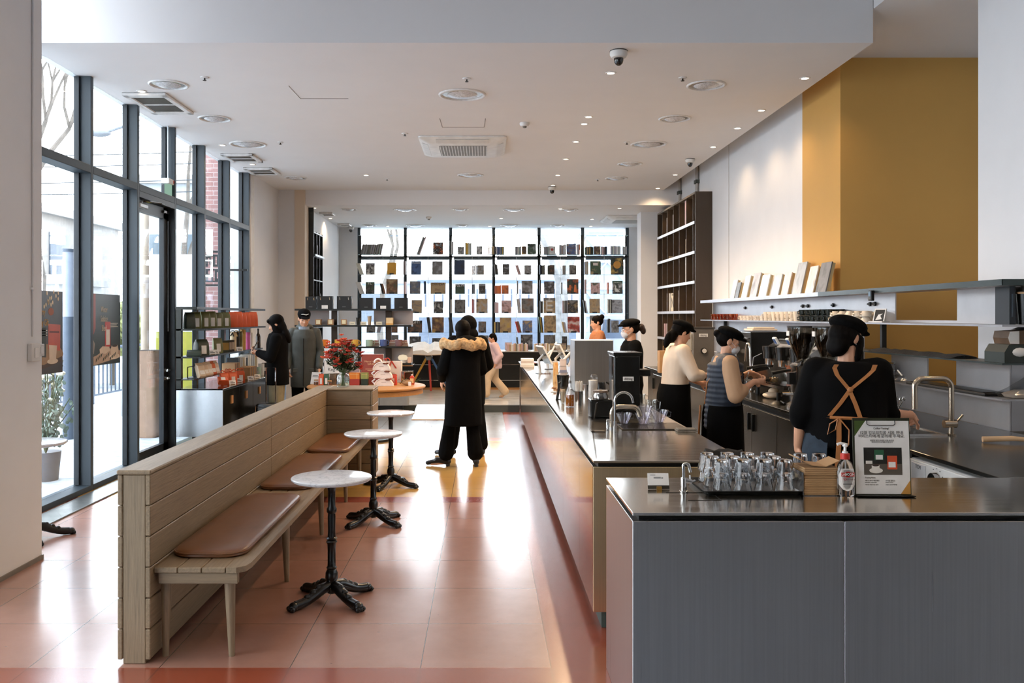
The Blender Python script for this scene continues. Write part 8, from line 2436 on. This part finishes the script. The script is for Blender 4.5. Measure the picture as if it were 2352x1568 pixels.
MB().tube([(-.06, -.02, -.005), (.02, 0, .0), (.07, 0, .0)], [.016, .013, .009], 10).obj('handle', BLACK, pf, True); MB().lathe([(0, -.02), (.03, -.016), (.036, .0), (.036, .022), (.032, .022), (.03, .0), (0, -.006)], (.1, 0, 0), 24).obj('basket', pm('brass_basket', (.5, .36, .2, 1), .25, 1.), pf, True)

# 10 barista seen from behind
b = Body(1.695, head=(-.85, -.3), lean=(.02, .03), elb_l=(-.235, -.03, 1.12), wri_l=(-.25, .02, .93), hd_l=(.05, .15, -1), pn_l=(1, .2, 0), curl_l=.6, elb_r=(.235, .09, 1.12), wri_r=(.40, .27, 1.10), hd_r=(.5, 1, -.15), pn_r=(-.8, 0, -.5), curl_r=1.0)
p = person('barista in black shirt seen from behind, tan apron straps crossed on the back', 2.09, 5.1, -.28, b)
b.skin(p, SKIN, .005)
TL = [(.94, .168, .132), (1.06, .172, .14), (1.10, .172, .14), (1.16, .172, .138), (1.24, .174, .138), (1.32, .176, .13), (1.38, .15, .105), (1.43, .085, .08)]
garment('black_shirt', b, p, BLACKCLOTH, .05, .58, TL, .011, 14, se=.033)
trousers(b, p, BLACKCLOTH, .03)
shoes(b, p)
apron(b, p, DENIM, .36, 1.13, .064, -62, 242, .03, 'denim_apron')
def bk(z, u, e=.052):
    ox, oy = b.off(z)
    rx, ry = .185 + e, .142 + e
    return V((ox + u, oy - ry * math.sqrt(max(.02, 1 - (u / rx) ** 2)) , z)) * b.k
def strip(name, pts, w, par):
    m = MB(); rs = []
    for z, u in pts:
        c = bk(z, u)
        rs.append([c + V((-w, .004, 0)), c + V((w, .004, 0)), c + V((w, -.003, 0)), c + V((-w, -.003, 0))])
    return m.loft(rs).obj(name, TANSTRAP, par)
strip('strap', [(1.42, -.075), (1.40, -.085), (1.36, -.07), (1.28, -.005), (1.2, .03), (1.12, .06)], .012, p)
strip('strap', [(1.42, .13), (1.39, .12), (1.36, .09), (1.28, .0), (1.2, -.05), (1.13, -.10)], .012, p)
MB().ell(bk(1.28, 0, .056), .016, .01, .016).obj('knot', TANSTRAP, p, True)
strip('waist_tie', [(1.117, -.11), (1.121, -.03), (1.117, .03), (1.115, .10)], .008, p).scale = (1, 1, 1)
m = MB(); m.tube([bk(1.12, -.1), bk(1.12, .0), bk(1.115, .1)], .010, 6).tube([bk(1.115, -.06, .064), bk(1.085, -.10, .064), bk(1.025, -.11, .064), bk(1.055, -.07, .064), bk(1.11, -.06, .064)], .004, 6).tube([bk(1.115, -.05, .064), bk(1.055, .0, .064), bk(.975, .0, .064), bk(.935, -.03, .064)], .004, 6)
m.obj('waist_bow', TANSTRAP, p, True)
m = MB(); rs = []
for z, u in ((1.12, -.055), (1.01, -.05), (.89, -.052), (.77, -.065)):
    c = bk(z, u, .06); rs.append([c + V((-.013, .003, 0)), c + V((.013, .003, 0)), c + V((.013, -.002, 0)), c + V((-.013, -.002, 0))])
m.loft(rs).obj('hanging_tie', TANSTRAP, p)
mask(b, p); flatcap(b, p); eyes(b, p)
m = b.hmb(); m.ell((0, -.03, .01), .084, .10, .09).ell((0, -.06, -.06), .075, .055, .07).ell((.075, .035, -.06), .012, .03, .09).ell((-.07, .0, -.05), .02, .04, .07); blob('bobbed_hair', m, HAIRM, p, .008, 3)
pb_ = thing('rinse_bag', 'milky plastic filter bag held under the tap by the barista at the sink', 'filter bag', (2.66, 5.60, .922))
MB().loft([[(.05 * s_ * math.cos(a * PI / 6), .04 * s_ * math.sin(a * PI / 6), z) for a in range(12)] for z, s_ in ((0.001, .8), (.04, 1.1), (.09, 1), (.12, .5))]).obj('bag', col(222, 206, 188, .4), pb_, True); MB().lathe([(.02, .12), (.03, .13), (.022, .13)], seg=12).obj('mouth', PAPER, pb_)
# ------------------------------------------------------------------ light, sky, camera
wd = bpy.data.worlds.new('overcast_winter_sky')
bpy.context.scene.world = wd
wd.use_nodes = True
t = wd.node_tree
bg = t.nodes['Background']
tc = t.nodes.new('ShaderNodeTexCoord')
sp = t.nodes.new('ShaderNodeSeparateXYZ')
t.links.new(tc.outputs['Generated'], sp.inputs[0])
cr = t.nodes.new('ShaderNodeValToRGB')
cr.color_ramp.elements[0].position = .0
cr.color_ramp.elements[0].color = (.95, .97, 1., 1)
cr.color_ramp.elements[1].position = .8
cr.color_ramp.elements[1].color = (.66, .82, 1.0, 1)
t.links.new(sp.outputs[2], cr.inputs[0])
t.links.new(cr.outputs[0], bg.inputs[0])
# the low winter sun stands behind the book window: the haze there is brighter
mx_ = t.nodes.new('ShaderNodeMath'); mx_.operation = 'MAXIMUM'; mx_.inputs[1].default_value = 0
t.links.new(sp.outputs[1], mx_.inputs[0])
pw_ = t.nodes.new('ShaderNodeMath'); pw_.operation = 'POWER'; pw_.inputs[1].default_value = 5
t.links.new(mx_.outputs[0], pw_.inputs[0])
ma_ = t.nodes.new('ShaderNodeMath'); ma_.operation = 'MULTIPLY_ADD'; ma_.inputs[1].default_value = 42; ma_.inputs[2].default_value = 18
t.links.new(pw_.outputs[0], ma_.inputs[0])
t.links.new(ma_.outputs[0], bg.inputs[1])


def lamp(name, kind, loc, energy, c, rot=(0, 0, 0), **kw):
    l = bpy.data.lights.new(name, kind)
    l.energy = energy
    l.color = c
    for k, v in kw.items(): setattr(l, k, v)
    o = bpy.data.objects.new(name, l)
    C.objects.link(o)
    o.location = loc
    o.rotation_euler = rot
    return o


WARM = (1., .69, .40)
for (x, y, z, e) in SPOTS:
    lamp('downlight_beam', 'SPOT', (x, y, z - .03), e, WARM, spot_size=math.radians(140), spot_blend=.8, shadow_soft_size=.04)

cam = bpy.data.cameras.new('camera')
cam.sensor_width = 36
cam.lens = F / 2352 * 36
cam.shift_x = (1176 - CX) / 2352
cam.shift_y = -(784 - CY) / 2352
cam.clip_start = .05
cam.clip_end = 300
co = bpy.data.objects.new('camera', cam)
C.objects.link(co)
co.location = (0, 0, EH)
co.rotation_euler = (PI / 2, 0, 0)
sc = bpy.context.scene
sc.camera = co
sc.view_settings.view_transform = 'Standard'
sc.view_settings.look = 'None'
sc.view_settings.exposure = -1.33
sc.view_settings.gamma = 1
sc.view_settings.use_curve_mapping = False
cy = sc.cycles
cy.use_denoising = True
cy.adaptive_threshold = .1
cy.max_bounces = 14
cy.diffuse_bounces = 3
cy.glossy_bounces = 3
cy.transparent_max_bounces = 18
cy.transmission_bounces = 12
cy.caustics_reflective = True
cy.blur_glossy = 1.
cy.caustics_refractive = True
cy.sample_clamp_indirect = 6
bpy.data.scenes.remove(_tmp)
